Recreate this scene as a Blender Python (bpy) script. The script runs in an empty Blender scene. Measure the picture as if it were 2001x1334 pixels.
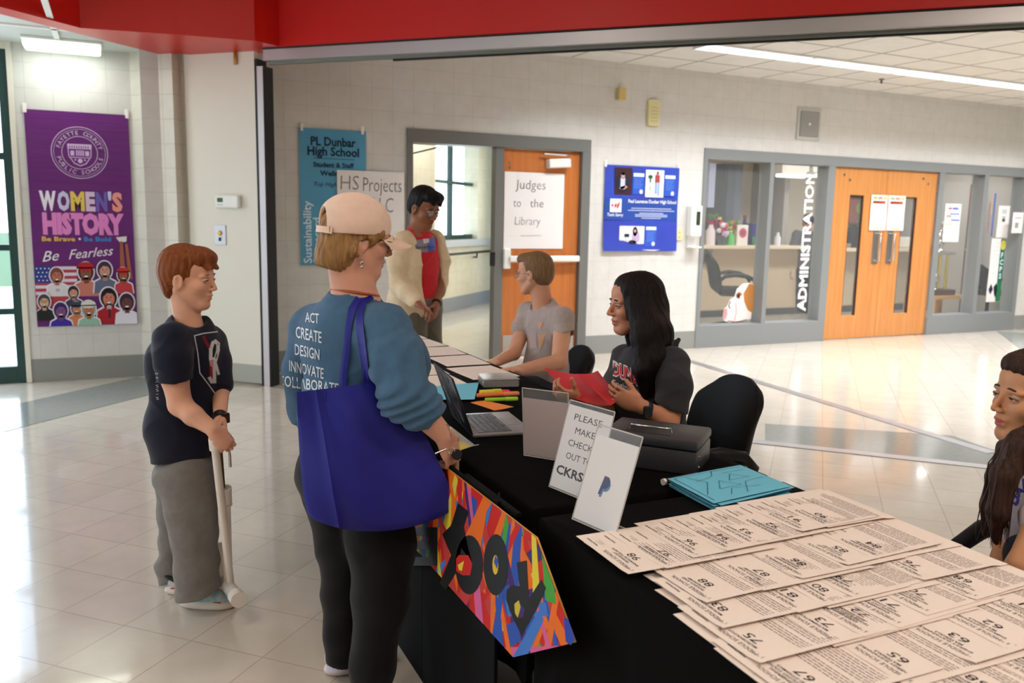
import bpy, bmesh, math, random
import numpy as np
from mathutils import Vector, Matrix
from mathutils.bvhtree import BVHTree

sc = bpy.context.scene
COL = sc.collection
R_ = math.radians

# ---------------------------------------------------------------- camera
F_PX, CX, CY, H = 1650.0, 1000.5, 667.0, 1.45
pit, roll, az = math.atan(243 / F_PX), 0.0192, R_(64.8)
FH = Vector((math.cos(az), math.sin(az), 0)); RH = Vector((math.sin(az), -math.cos(az), 0)); UP = Vector((0, 0, 1))
c_f = FH * math.cos(pit) - UP * math.sin(pit); c_u0 = FH * math.sin(pit) + UP * math.cos(pit)
c_r = RH * math.cos(roll) + c_u0 * math.sin(roll); c_u = -RH * math.sin(roll) + c_u0 * math.cos(roll)
CAM = Vector((0, 0, H))
cd = bpy.data.cameras.new('camera'); cam = bpy.data.objects.new('camera', cd); COL.objects.link(cam)
M = Matrix((c_r, c_u, -c_f)).transposed().to_4x4(); M.translation = CAM
cam.matrix_world = M
cd.sensor_width = 36; cd.lens = F_PX / 2001 * 36; cd.clip_start = 0.05; cd.clip_end = 300
cd.dof.use_dof = True; cd.dof.focus_distance = 2.45; cd.dof.aperture_fstop = 4.5
sc.camera = cam

# ---------------------------------------------------------------- world, exposure, lights
w = bpy.data.worlds.new('sky'); sc.world = w; w.use_nodes = True
wn = w.node_tree.nodes; wl = w.node_tree.links; wn.clear()
wo = wn.new('ShaderNodeOutputWorld'); wb = wn.new('ShaderNodeBackground'); wr = wn.new('ShaderNodeValToRGB')
tc = wn.new('ShaderNodeTexCoord'); sx = wn.new('ShaderNodeSeparateXYZ')
wl.new(tc.outputs['Generated'], sx.inputs[0]); wl.new(sx.outputs['Z'], wr.inputs[0])
wr.color_ramp.elements[0].position = 0.0; wr.color_ramp.elements[0].color = (0.72, 0.84, 0.95, 1)
wr.color_ramp.elements[1].position = 0.5; wr.color_ramp.elements[1].color = (0.55, 0.75, 1.0, 1)
wl.new(wr.outputs[0], wb.inputs['Color']); wb.inputs['Strength'].default_value = 4.6
wl.new(wb.outputs[0], wo.inputs['Surface'])
sc.view_settings.view_transform = 'Standard'; sc.view_settings.look = 'None'
sc.view_settings.gamma = 1.0; sc.view_settings.exposure = 0.32; sc.view_settings.use_curve_mapping = False
sc.cycles.use_denoising = True
sc.cycles.max_bounces = 8; sc.cycles.diffuse_bounces = 4; sc.cycles.glossy_bounces = 4; sc.cycles.transparent_max_bounces = 12
sc.cycles.sample_clamp_indirect = 6.0; sc.cycles.caustics_reflective = False; sc.cycles.caustics_refractive = False

def area(name, loc, direction, sx_, sy_, power, color=(1, 1, 1), spread=180):
    l = bpy.data.lights.new(name, 'AREA'); l.shape = 'RECTANGLE'; l.size = sx_; l.size_y = sy_
    l.energy = power; l.color = color
    o = bpy.data.objects.new(name, l); COL.objects.link(o); o.location = loc
    o.rotation_euler = Vector(direction).to_track_quat('-Z', 'Y').to_euler(); l.spread = R_(spread)
    return o
# daylight coming in through the window wall on the left and the corridor window
area('window_daylight', (-2.6, 7.8, 1.5), (0.12, -1, -0.18), 3.4, 2.3, 72, (0.80, 0.91, 1.0))
area('side_window_daylight', (-4.3, 3.2, 1.6), (1, 0.1, -0.1), 4.0, 2.4, 18, (0.80, 0.91, 1.0))
area('corridor_daylight', (4.9, 12.0, 1.9), (0.7, -0.7, -0.3), 1.6, 1.2, 30, (0.86, 0.94, 1.0))
# ceiling lamps of the lobby the table stands in (above and behind the photographer)
for x_, y_, p_ in ((0.2, -1.2, 24), (2.5, -0.2, 44), (-1.6, 1.4, 26), (0.3, 3.6, 7)):
    area('lobby_ceiling_lamp', (x_, y_, 3.42), (0, 0, -1), 1.2, 0.6, p_, (1.0, 0.87, 0.75))
# fluorescent rows of the bright hall beyond the red beam
for i_ in range(6):
    area('hall_ceiling_lamp', (4.4 + 1.35 * i_, 6.6, 3.03), (0, 0, -1), 1.2, 0.28, 28, (0.93, 0.96, 1.0), 135)
for i_ in range(4):
    area('hall_ceiling_lamp', (6.2 + 1.6 * i_, 4.3, 3.03), (0, 0, -1), 1.2, 0.28, 34, (0.93, 0.96, 1.0), 140)
for x_, y_ in ((7.2, 9.2), (9.6, 9.2), (11.4, 9.4)):
    area('office_ceiling_lamp', (x_, y_, 2.60), (0, 0, -1), 1.2, 0.3, 26, (1.0, 0.97, 0.92))
area('corridor_ceiling_lamp', (3.4, 9.4, 2.7), (0, 0, -1), 1.2, 0.5, 15, (1.0, 0.96, 0.88))
area('corridor_ceiling_lamp', (5.0, 10.6, 2.7), (0, 0, -1), 1.2, 0.5, 15, (1.0, 0.96, 0.88))

# ---------------------------------------------------------------- from a place in the photograph to a place in the room
def ray(x, y): return (c_f * F_PX + c_r * (x - CX) - c_u * (y - CY)) / F_PX
def at_z(x, y, z=0.0): d = ray(x, y); return CAM + d * ((z - H) / d.z)
def at_y(x, y, Y): d = ray(x, y); return CAM + d * (Y / d.y)
def at_x(x, y, X): d = ray(x, y); return CAM + d * (X / d.x)
def at_s(x, y, s): d = ray(x, y); return CAM + d * (s / (d.x + d.y))     # plane x+y=s
def at_m(x, y, s): d = ray(x, y); return CAM + d * (s / (d.y - d.x))     # plane y-x=s
def P(x, y, D): d = ray(x, y); return CAM + d * (D / d.dot(FH))          # D metres ahead along the floor

# ---------------------------------------------------------------- materials
def lin(c): return tuple((v / 12.92 if v <= 0.04045 else ((v + 0.055) / 1.055) ** 2.4) for v in [q / 255 for q in c])
MATS = {}
def mat(name, rgb, rough=0.5, metal=0.0, spec=0.5, emit=None, estr=0.0, alpha=1.0, trans=0.0, ior=1.45, noise=None, bump=None, coat=0.0, sheen=0.0, sss=0.0, rgb2=None):
    if name in MATS: return MATS[name]
    m = bpy.data.materials.new(name); m.use_nodes = True; nt = m.node_tree; b = nt.nodes['Principled BSDF']
    c = (*lin(rgb), 1); b.inputs['Base Color'].default_value = c; m.diffuse_color = c
    b.inputs['Roughness'].default_value = rough; b.inputs['Metallic'].default_value = metal
    b.inputs['Specular IOR Level'].default_value = spec; b.inputs['IOR'].default_value = ior
    if emit: b.inputs['Emission Color'].default_value = (*lin(emit), 1); b.inputs['Emission Strength'].default_value = estr
    if alpha < 1: b.inputs['Alpha'].default_value = alpha
    if trans: b.inputs['Transmission Weight'].default_value = trans
    if coat: b.inputs['Coat Weight'].default_value = coat; b.inputs['Coat Roughness'].default_value = 0.08
    if sheen: b.inputs['Sheen Weight'].default_value = sheen; b.inputs['Sheen Roughness'].default_value = 0.6
    if sss:
        b.inputs['Subsurface Weight'].default_value = sss; b.inputs['Subsurface Radius'].default_value = (0.02, 0.008, 0.004); b.inputs['Subsurface Scale'].default_value = 0.5
    tcn = nt.nodes.new('ShaderNodeTexCoord')
    if noise:   # (scale vector, amount) colour variation between rgb and rgb2
        sc_, amt = noise
        mp = nt.nodes.new('ShaderNodeMapping'); mp.inputs['Scale'].default_value = sc_
        nz = nt.nodes.new('ShaderNodeTexNoise'); nz.inputs['Scale'].default_value = 1.0; nz.inputs['Detail'].default_value = 5
        rp = nt.nodes.new('ShaderNodeValToRGB'); rp.color_ramp.elements[0].position = 0.5 - amt; rp.color_ramp.elements[1].position = 0.5 + amt
        c2 = (*lin(rgb2), 1) if rgb2 else tuple(v * 0.7 for v in c[:3]) + (1,)
        rp.color_ramp.elements[0].color = c2; rp.color_ramp.elements[1].color = c
        nt.links.new(tcn.outputs['Object'], mp.inputs[0]); nt.links.new(mp.outputs[0], nz.inputs[0])
        nt.links.new(nz.outputs['Fac'], rp.inputs[0]); nt.links.new(rp.outputs[0], b.inputs['Base Color'])
    if bump:    # (scale vector, strength, distance)
        s2, st, dist = bump
        mp = nt.nodes.new('ShaderNodeMapping'); mp.inputs['Scale'].default_value = s2
        nz = nt.nodes.new('ShaderNodeTexNoise'); nz.inputs['Scale'].default_value = 1.0; nz.inputs['Detail'].default_value = 4
        bp = nt.nodes.new('ShaderNodeBump'); bp.inputs['Strength'].default_value = st; bp.inputs['Distance'].default_value = dist
        nt.links.new(tcn.outputs['Object'], mp.inputs[0]); nt.links.new(mp.outputs[0], nz.inputs[0])
        nt.links.new(nz.outputs['Fac'], bp.inputs['Height']); nt.links.new(bp.outputs[0], b.inputs['Normal'])
    MATS[name] = m
    return m
def prt(rgb): return mat('print_%d_%d_%d' % tuple(int(v) for v in rgb), rgb, 0.55, spec=0.3)

def grid_mat(name, rgb, mortar, cell, rot=0.0, rough=0.5, msize=0.02, vary=0.04, bumpd=0.003, plane='xz', spec=0.5, coat=0.0, off=(0, 0)):
    """stack-bond blocks or square tiles, world sized"""
    if name in MATS: return MATS[name]
    m = bpy.data.materials.new(name); m.use_nodes = True; nt = m.node_tree; b = nt.nodes['Principled BSDF']
    b.inputs['Roughness'].default_value = rough; b.inputs['Specular IOR Level'].default_value = spec
    if coat: b.inputs['Coat Weight'].default_value = coat; b.inputs['Coat Roughness'].default_value = 0.05
    g = nt.nodes.new('ShaderNodeNewGeometry'); mp = nt.nodes.new('ShaderNodeMapping'); mp.vector_type = 'POINT'
    if plane == 'xz': mp.inputs['Rotation'].default_value = (R_(-90), 0, 0)
    elif plane == 'sz': mp.inputs['Rotation'].default_value = (R_(-90), 0, rot)
    else: mp.inputs['Rotation'].default_value = (0, 0, rot)
    mp.inputs['Location'].default_value = (off[0], off[1], 0)
    src = g.outputs['Position']
    if plane == 'sz':
        vr = nt.nodes.new('ShaderNodeVectorRotate'); vr.inputs['Angle'].default_value = rot; vr.rotation_type = 'Z_AXIS'
        nt.links.new(src, vr.inputs[0]); src = vr.outputs[0]; mp.inputs['Rotation'].default_value = (R_(-90), 0, 0)
    bt = nt.nodes.new('ShaderNodeTexBrick'); bt.offset = 0; bt.squash = 1
    bt.inputs['Scale'].default_value = 1.0; bt.inputs['Brick Width'].default_value = cell[0]; bt.inputs['Row Height'].default_value = cell[1]
    bt.inputs['Mortar Size'].default_value = msize * min(cell); bt.inputs['Mortar Smooth'].default_value = 0.3
    c = lin(rgb)
    bt.inputs['Color1'].default_value = (*[v * (1 + vary) for v in c], 1); bt.inputs['Color2'].default_value = (*[v * (1 - vary) for v in c], 1)
    bt.inputs['Mortar'].default_value = (*lin(mortar), 1); bt.inputs['Bias'].default_value = 0.0
    nt.links.new(src, mp.inputs[0]); nt.links.new(mp.outputs[0], bt.inputs['Vector'])
    nz = nt.nodes.new('ShaderNodeTexNoise'); nz.inputs['Scale'].default_value = 9; nz.inputs['Detail'].default_value = 6
    nt.links.new(g.outputs['Position'], nz.inputs['Vector'])
    mx = nt.nodes.new('ShaderNodeMixRGB'); mx.blend_type = 'MULTIPLY'; mx.inputs[0].default_value = 0.18
    nt.links.new(bt.outputs['Color'], mx.inputs[1]); nt.links.new(nz.outputs['Fac'], mx.inputs[2]); nt.links.new(mx.outputs[0], b.inputs['Base Color'])
    if bumpd:
        bp = nt.nodes.new('ShaderNodeBump'); bp.inputs['Strength'].default_value = 0.6; bp.inputs['Distance'].default_value = bumpd; bp.invert = True
        nt.links.new(bt.outputs['Fac'], bp.inputs['Height']); nt.links.new(bp.outputs[0], b.inputs['Normal'])
    MATS[name] = m
    return m

# ---------------------------------------------------------------- objects
WL = {}
def tag(o, label=None, cat=None, group=None, kind=None):
    if label: o['label'] = label
    if cat: o['category'] = cat
    if group: o['group'] = group
    if kind: o['kind'] = kind
    return o
def empty(name, loc, label, cat, group=None, kind=None):
    o = bpy.data.objects.new(name, None); COL.objects.link(o); o.location = Vector(loc); o.empty_display_size = 0.05
    WL[o.name] = Vector(loc); return tag(o, label, cat, group, kind)
def link(name, me, mats, parent=None, base=None, smooth=None):
    for m in (mats if isinstance(mats, (list, tuple)) else [mats]): me.materials.append(m)
    if smooth is not None:
        me.polygons.foreach_set('use_smooth', [True] * len(me.polygons))
        if smooth < 180: me.set_sharp_from_angle(angle=R_(smooth))
    o = bpy.data.objects.new(name, me); COL.objects.link(o)
    if parent is not None:
        wloc = WL[parent.name]; o.parent = parent; WL[o.name] = wloc
    else:
        n = len(me.vertices); co = np.empty(n * 3, np.float32); me.vertices.foreach_get('co', co); co = co.reshape(-1, 3)
        mn, mx_ = co.min(0), co.max(0)
        wloc = Vector(((mn[0] + mx_[0]) / 2, (mn[1] + mx_[1]) / 2, mn[2])) if base is None else Vector(base)
        o.location = wloc; WL[o.name] = wloc
    me.transform(Matrix.Translation(-wloc)); me.update()
    return o

class MB:
    def __init__(s): s.v = []; s.f = []; s.m = []; s.cm = 0
    def add(s, vs, fs, mi=None):
        n = len(s.v); s.v += [tuple(v) for v in vs]; s.f += [tuple(i + n for i in f) for f in fs]; s.m += [s.cm if mi is None else mi] * len(fs); return s
    def box(s, lo, hi, bev=0, M=None, seg=1, mi=None):
        bm = bmesh.new(); bmesh.ops.create_cube(bm, size=1)
        for v in bm.verts: v.co = Vector([lo[i] + (v.co[i] + 0.5) * (hi[i] - lo[i]) for i in range(3)])
        if bev: bmesh.ops.bevel(bm, geom=bm.edges[:], offset=bev, segments=seg, profile=0.5, affect='EDGES')
        if M is not None: bm.transform(M)
        bm.verts.index_update(); s.add([v.co[:] for v in bm.verts], [[v.index for v in f.verts] for f in bm.faces], mi); bm.free(); return s
    def prism(s, pts, n0, n1=None, mi=None):
        """pts: polygon of 3D points, extruded by vector n0 (closed)"""
        k = len(pts); a = [Vector(p) for p in pts]; b = [p + Vector(n0) for p in a]
        fs = [tuple(range(k))[::-1], tuple(range(k, 2 * k))] + [(i, (i + 1) % k, k + (i + 1) % k, k + i) for i in range(k)]
        return s.add(a + b, fs, mi)
    def tube(s, pts, rad, seg=10, closed=False, caps=True, mi=None):
        pts = [Vector(p) for p in pts]; n = len(pts); rad = rad if isinstance(rad, (list, tuple)) else [rad] * n
        vs = []; t0 = None; nrm = None
        for i, p in enumerate(pts):
            a = pts[i - 1] if (i > 0 or closed) else p; b = pts[(i + 1) % n] if (i < n - 1 or closed) else p
            t = (b - a).normalized()
            if nrm is None:
                nrm = t.cross(Vector((0, 0, 1)));
                if nrm.length < 0.05: nrm = t.cross(Vector((1, 0, 0)))
                nrm.normalize()
            else:
                nrm = (nrm - t * nrm.dot(t)).normalized()
            bn = t.cross(nrm)
            for k in range(seg):
                q = 2 * math.pi * k / seg; vs.append(p + (nrm * math.cos(q) + bn * math.sin(q)) * rad[i])
        fs = []
        for i in range(n if closed else n - 1):
            j = (i + 1) % n
            for k in range(seg): k2 = (k + 1) % seg; fs.append((i * seg + k, i * seg + k2, j * seg + k2, j * seg + k))
        if caps and not closed: fs.append(tuple(range(seg))[::-1]); fs.append(tuple((n - 1) * seg + k for k in range(seg)))
        return s.add(vs, fs, mi)
    def lathe(s, prof, c, axis=(0, 0, 1), seg=24, mi=None):
        ax = Vector(axis).normalized(); a = ax.cross(Vector((0, 0, 1)))
        if a.length < 0.1: a = Vector((1, 0, 0))
        a.normalize(); b = ax.cross(a); vs = []; n = len(prof)
        for r, h in prof:
            for k in range(seg):
                q = 2 * math.pi * k / seg; vs.append(Vector(c) + ax * h + (a * math.cos(q) + b * math.sin(q)) * max(r, 1e-4))
        fs = [(i * seg + k, i * seg + (k + 1) % seg, (i + 1) * seg + (k + 1) % seg, (i + 1) * seg + k) for i in range(n - 1) for k in range(seg)]
        fs.append(tuple(range(seg))[::-1]); fs.append(tuple((n - 1) * seg + k for k in range(seg)))
        return s.add(vs, fs, mi)
    def sphere(s, c, r, seg=16, mi=None, sc_=(1, 1, 1), M=None):
        vs = []; fs = []
        for i in range(1, seg):
            th = math.pi * i / seg
            for k in range(seg * 2):
                ph = math.pi * k / seg; vs.append(Vector((math.sin(th) * math.cos(ph) * sc_[0], math.sin(th) * math.sin(ph) * sc_[1], math.cos(th) * sc_[2])) * r)
        w2 = seg * 2
        for i in range(seg - 2):
            for k in range(w2): fs.append((i * w2 + k, i * w2 + (k + 1) % w2, (i + 1) * w2 + (k + 1) % w2, (i + 1) * w2 + k))
        vs.append(Vector((0, 0, r * sc_[2]))); vs.append(Vector((0, 0, -r * sc_[2]))); t = len(vs) - 2
        for k in range(w2): fs.append((t, (k + 1) % w2, k)); fs.append((t + 1, (seg - 2) * w2 + k, (seg - 2) * w2 + (k + 1) % w2))
        if M is not None: vs = [M @ v for v in vs]
        return s.add([v + Vector(c) for v in vs], fs, mi)
    def fix(s, me):
        bm = bmesh.new(); bm.from_mesh(me); bmesh.ops.recalc_face_normals(bm, faces=bm.faces[:]); bm.to_mesh(me); bm.free()
    def build(s, name, mats, parent=None, base=None, smooth=None, fix=True):
        me = bpy.data.meshes.new(name); me.from_pydata(s.v, [], s.f); me.update()
        me.polygons.foreach_set('material_index', s.m)
        if fix: s.fix(me)
        return link(name, me, mats, parent, base, smooth)

def struct(name, mb, mats, **k):
    o = mb.build(name, mats, **k); o['kind'] = 'structure'; return o

# ---------------------------------------------------------------- flat print: text, shapes
_TX = {}
def text2d(s_, bold=0.0, shear=0.0, sp=1.0):
    key = (s_, bold, shear, sp)
    if key in _TX: return _TX[key]
    cu = bpy.data.curves.new('glyphs', 'FONT'); cu.body = s_; cu.size = 1.0; cu.offset = bold; cu.shear = shear; cu.space_character = sp
    cu.resolution_u = 2; cu.fill_mode = 'FRONT'
    o = bpy.data.objects.new('glyphs', cu); COL.objects.link(o)
    dg = bpy.context.evaluated_depsgraph_get(); dg.update()
    me = bpy.data.meshes.new_from_object(o.evaluated_get(dg))
    vs = np.array([v.co[:2] for v in me.vertices]) if len(me.vertices) else np.zeros((0, 2)); fs = [tuple(p.vertices) for p in me.polygons]
    bpy.data.objects.remove(o); bpy.data.curves.remove(cu); bpy.data.meshes.remove(me)
    _TX[key] = (vs, fs); return _TX[key]

class Art:
    def __init__(s): s.items = []; s.n = 0
    def poly(s, pts, col, z=None):
        pts = np.array(pts, float); s.items.append((pts, [tuple(range(len(pts)))], col, s.n if z is None else z)); return s
    def rect(s, x0, y0, x1, y1, col, z=None): return s.poly([(x0, y0), (x1, y0), (x1, y1), (x0, y1)], col, z)
    def ell(s, x, y, rx, ry, col, z=None, seg=24, rot=0):
        c, sn = math.cos(rot), math.sin(rot)
        return s.poly([(x + rx * math.cos(t) * c - ry * math.sin(t) * sn, y + rx * math.cos(t) * sn + ry * math.sin(t) * c) for t in [2 * math.pi * k / seg for k in range(seg)]], col, z)
    def ring(s, x, y, r0, r1, col, z=None, seg=48, a0=0, a1=360):
        n = max(3, int(seg * (a1 - a0) / 360)); vs = []
        for k in range(n + 1):
            t = R_(a0 + (a1 - a0) * k / n); vs += [(x + r0 * math.cos(t), y + r0 * math.sin(t)), (x + r1 * math.cos(t), y + r1 * math.sin(t))]
        fs = [(2 * k, 2 * k + 1, 2 * k + 3, 2 * k + 2) for k in range(n)]
        s.items.append((np.array(vs), fs, col, s.n if z is None else z)); return s
    def line(s, pts, wd, col, z=None):
        for (a, b) in zip(pts[:-1], pts[1:]):
            a = np.array(a, float); b = np.array(b, float); d = b - a; L = np.hypot(*d)
            if L < 1e-9: continue
            d /= L; n = np.array((-d[1], d[0])) * wd / 2; e = d * wd * 0.35
            s.poly([a - n - e, b - n + e, b + n + e, a + n - e], col, z)
        return s
    def text(s, t, x, y, h, col, al='c', bold=0.0, shear=0.0, wd=None, sp=1.0, rot=0.0, z=None, sx_=1.0):
        """h = capital height; (x, y) = baseline anchor; wd = stretch to this width"""
        vs, fs = text2d(t, bold, shear, sp)
        if not len(vs): return s
        v = vs / 0.70 * h; v[:, 0] *= sx_
        x0, x1 = v[:, 0].min(), v[:, 0].max()
        if wd: v[:, 0] = (v[:, 0] - x0) * wd / (x1 - x0) + x0; x0, x1 = v[:, 0].min(), v[:, 0].max()
        ox = {'c': -(x0 + x1) / 2, 'l': -x0, 'r': -x1}[al]; v = v + np.array((ox, 0))
        if rot: c, sn = math.cos(rot), math.sin(rot); v = np.stack((v[:, 0] * c - v[:, 1] * sn, v[:, 0] * sn + v[:, 1] * c), 1)
        s.items.append((v + np.array((x, y)), fs, col, s.n if z is None else z)); return s
    def up(s, k=1): s.n += k; return s
    def build(s, name, parent, origin, u, v, step=0.0006, lift=0.0008, fn=None, base=None, into=None):
        origin, u, v = Vector(origin), Vector(u), Vector(v); n = u.cross(v).normalized()
        mb = MB(); mats = []; idx = {}
        for pts, fs, col, z in s.items:
            k = tuple(col)
            if k not in idx: idx[k] = len(mats); mats.append(prt(k))
            if fn: mb.add([fn(p[0], p[1], lift + step * z) for p in pts], fs, idx[k])
            else: mb.add([origin + u * p[0] + v * p[1] + n * (lift + step * z) for p in pts], fs, idx[k])
        o = mb.build(name, mats, parent, base=base, fix=False)
        if into is not None: merge(into, o); return into
        return o
def merge(dst, src):
    """print belongs to the surface it is printed on: same mesh, own materials"""
    off = WL[src.name] - WL[dst.name]; src.data.transform(Matrix.Translation(off))
    k = len(dst.data.materials); n = len(dst.data.polygons)
    bm = bmesh.new(); bm.from_mesh(dst.data); bm.from_mesh(src.data); bm.faces.ensure_lookup_table()
    for f in bm.faces[n:]: f.material_index += k; f.smooth = False
    bm.to_mesh(dst.data); bm.free()
    for m in src.data.materials: dst.data.materials.append(m)
    me = src.data; bpy.data.objects.remove(src); bpy.data.meshes.remove(me)

# ================================================================ THE SETTING
YW = 7.79; ZC = 3.06; ZL = 2.745
TA, TB = 0.29, 0.29
m_floor = grid_mat('vinyl_tile', (218, 207, 192), (194, 181, 165), (TA, TB), rot=R_(-45), rough=0.15, msize=0.010, vary=0.03, bumpd=0.0004, plane='xy', spec=0.5, coat=0.4, off=(-0.145, -0.185))
m_grey = mat('grey_vinyl', (150, 152, 146), 0.16, noise=((30, 30, 30), 0.2), rgb2=(138, 142, 138), coat=0.3)
m_block = grid_mat('painted_block', (220, 218, 213), (207, 205, 200), (0.2, 0.2), rough=0.42, msize=0.015, vary=0.012, bumpd=0.0016)
m_blockd = grid_mat('painted_block_diagonal', (222, 216, 203), (206, 200, 187), (0.2, 0.2), rot=R_(45), rough=0.42, msize=0.02, vary=0.02, bumpd=0.003, plane='sz')
m_blockc = grid_mat('cream_block_diagonal', (236, 230, 208), (222, 214, 192), (0.4, 0.2), rot=R_(-45), rough=0.5, msize=0.015, vary=0.02, bumpd=0.002, plane='sz')
m_base = mat('grey_base_paint', (140, 141, 138), 0.28, bump=((12, 12, 12), 0.1, 0.003))
m_plain = mat('cream_paint', (226, 220, 206), 0.55)
m_frame = mat('grey_frame_paint', (128, 131, 132), 0.4)
m_green = mat('dark_green_frame', (34, 66, 64), 0.35)
m_glass = mat('glass', (235, 240, 240), 0.0, alpha=0.05, spec=0.5)
m_red = mat('red_paint', (196, 22, 14), 0.34)
m_alu = mat('aluminium', (186, 182, 184), 0.32, metal=0.85, bump=((3, 3, 90), 0.05, 0.001))
m_black = mat('black_rubber', (14, 14, 14), 0.6)
m_ceil = grid_mat('ceiling_tile', (230, 228, 222), (168, 164, 154), (0.61, 0.61), rough=0.8, msize=0.028, vary=0.03, bumpd=0.002, plane='xy', spec=0.1)
m_white = mat('white_plastic', (236, 235, 230), 0.4)
m_wood = mat('orange_oak_veneer', (206, 144, 84), 0.35, noise=((22, 22, 1.2), 0.28), rgb2=(184, 118, 62), coat=0.25)
m_wood2 = mat('brown_oak_veneer', (200, 122, 60), 0.38, noise=((22, 22, 1.2), 0.28), rgb2=(178, 100, 46), coat=0.2)
m_chrome = mat('chrome', (205, 205, 205), 0.18, metal=1.0)
m_brass = mat('brass', (196, 160, 90), 0.25, metal=1.0)
m_tube = mat('fluorescent_diffuser', (250, 252, 255), 0.5, emit=(232, 240, 255), estr=1.25)

fl = MB().box((-8, -4, -0.1), (16, 18, 0)); struct('floor', fl, m_floor)

def inlay(name, pts, m, z0=0.0, h=0.0025):
    mb = MB().prism([(p[0], p[1], z0 + 0.0002) for p in pts], (0, 0, h)); return struct(name, mb, m)
# grey vinyl bands in the floor, at 45 degrees to the walls
def uv45(a, b): return ((a - b) / 2 ** 0.5, (a + b) / 2 ** 0.5)     # a=(x+y)/r2, b=(y-x)/r2
c1 = at_z(65, 828); c2 = at_z(60, 778)
bb1 = ((c1.y - c1.x) + (at_z(300, 770).y - at_z(300, 770).x)) / 2 / 2 ** 0.5
inlay('floor_band', [uv45(2.2, bb1), uv45(5.72, bb1), uv45(5.72, bb1 + 0.62), uv45(2.2, bb1 + 0.62)], m_grey)
tri = [at_z(1495, 828), at_z(1860, 851), at_z(1948, 882), at_z(1935, 908), at_z(1495, 864)]
inlay('floor_wedge', [(p.x, p.y) for p in tri], m_grey)
inlay('floor_patch', [(1.2, 7.72), (1.22, 7.2), (1.5, 6.9), (2.5, 7.1), (2.5, 7.72)], m_grey)
q1, q2, q3, q4 = at_z(1948, 648), at_z(2030, 652), at_z(2030, 706), at_z(2001, 688)
inlay('floor_corner', [(q1.x, q1.y), (q2.x, q2.y), (q3.x, q3.y), (q4.x, q4.y)], m_grey)

# back wall with doorway and office front
D0, D1, DZ = 2.53, 4.525, 2.255
S0, S1, SZ = 5.98, 11.55, 2.25
mb = MB()
mb.box((0.25, YW, 0), (D0, YW + 0.2, ZC)).box((D0, YW, DZ), (D1, YW + 0.2, ZC)).box((D1, YW, 0), (S0, YW + 0.2, ZC)).box((S0, YW, SZ), (S1, YW + 0.2, ZC)).box((S1, YW, 0), (14.5, YW + 0.2, ZC))
struct('wall_back', mb, m_block)
mb = MB().box((1.12, YW - 0.004, 0), (D0, YW + 0.01, 0.2)).box((D1, YW - 0.004, 0), (S0, YW + 0.01, 0.2)).box((S1, YW - 0.004, 0), (14.5, YW + 0.01, 0.2))
struct('baseboard_back', mb, m_base)
# banner wall on the left, block pier at 45 degrees
XL = -0.695
mb = MB().box((XL, 8.0, 0), (0.18, 8.25, ZL + 0.3)); struct('wall_left', mb, m_block)
mb = MB().box((XL, 7.996, 0), (0.18, 8.02, 0.195)); struct('baseboard_left', mb, m_base)
mb = MB().box((-8, 8.0, 2.69), (XL, 8.2, ZL + 0.2)); struct('wall_header', mb, m_plain)
mb = MB().box((XL - 0.02, 7.985, 0), (XL + 0.02, 8.2, ZL), 0.003); struct('trim_window', mb, m_plain)
pA, pB = Vector((0.18, 8.0, 0)), Vector((0.49, 7.69, 0)); nrm = Vector((0.7071, 0.7071, 0))
mb = MB().prism([pA, pB, pB + nrm * 0.13, Vector((0.25, 8.12, 0)), Vector((0.18, 8.2, 0))], (0, 0, ZL)); struct('wall_pier', mb, m_blockd)
e = nrm * 0.003
mb = MB().prism([pA - e, pB - e, pB + e, pA + e], (0, 0, 0.195)); struct('baseboard_pier', mb, m_base)
# pocket door for the folded partition
pC = Vector((0.585, 7.765, 0)); pD = Vector((1.085, 7.225, 0)); pD.x = 8.30 - pD.y; pC.y = 8.30 - pC.x
pdr = empty('door_1', (pC + pD) / 2, None, None, kind='structure')
MB().prism([pC + Vector((0, 0, .02)), pD + Vector((0, 0, .02)), pD + nrm * 0.05 + Vector((0, 0, .02)), pC + nrm * 0.05 + Vector((0, 0, .02))], (0, 0, 2.72)).build('door_leaf', m_plain, pdr)
MB().prism([pC - e + Vector((0, 0, .02)), pD - e + Vector((0, 0, .02)), pD + Vector((0, 0, .02)), pC + Vector((0, 0, .02))], (0, 0, 0.155)).build('kick_strip', mat('pale_grey_paint', (168, 168, 158), 0.4), pdr)
q = at_s(459, 114, 8.29)
MB().box((q.x - 0.012, q.y - 0.02, q.z - 0.05), (q.x + 0.012, q.y + 0.01, q.z + 0.05), 0.003).build('door_hook', m_brass, pdr)
# black rubber edge and aluminium jamb of the opening
dA = Vector((0.7071, -0.7071, 0))
mb = MB().prism([pD, pD + dA * 0.03, pD + dA * 0.03 + nrm * 0.12, pD + nrm * 0.12], (0, 0, 2.66)); struct('trim_rubber', mb, m_black)
j0 = pD + dA * 0.03
mb = MB().prism([j0 - nrm * 0.01, j0 + dA * 0.055 - nrm * 0.01, j0 + dA * 0.055 + nrm * 0.1, j0 + nrm * 0.1], (0, 0, 2.6)); struct('trim_jamb', mb, mat('pale_aluminium', (200, 194, 198), 0.4, metal=0.4))
j1 = j0 + dA * 0.055
mb = MB().prism([j1, j1 + dA * 0.012, j1 + dA * 0.012 + nrm * 0.11, j1 + nrm * 0.11], (0, 0, 2.6)); struct('trim_seal', mb, m_black)
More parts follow.
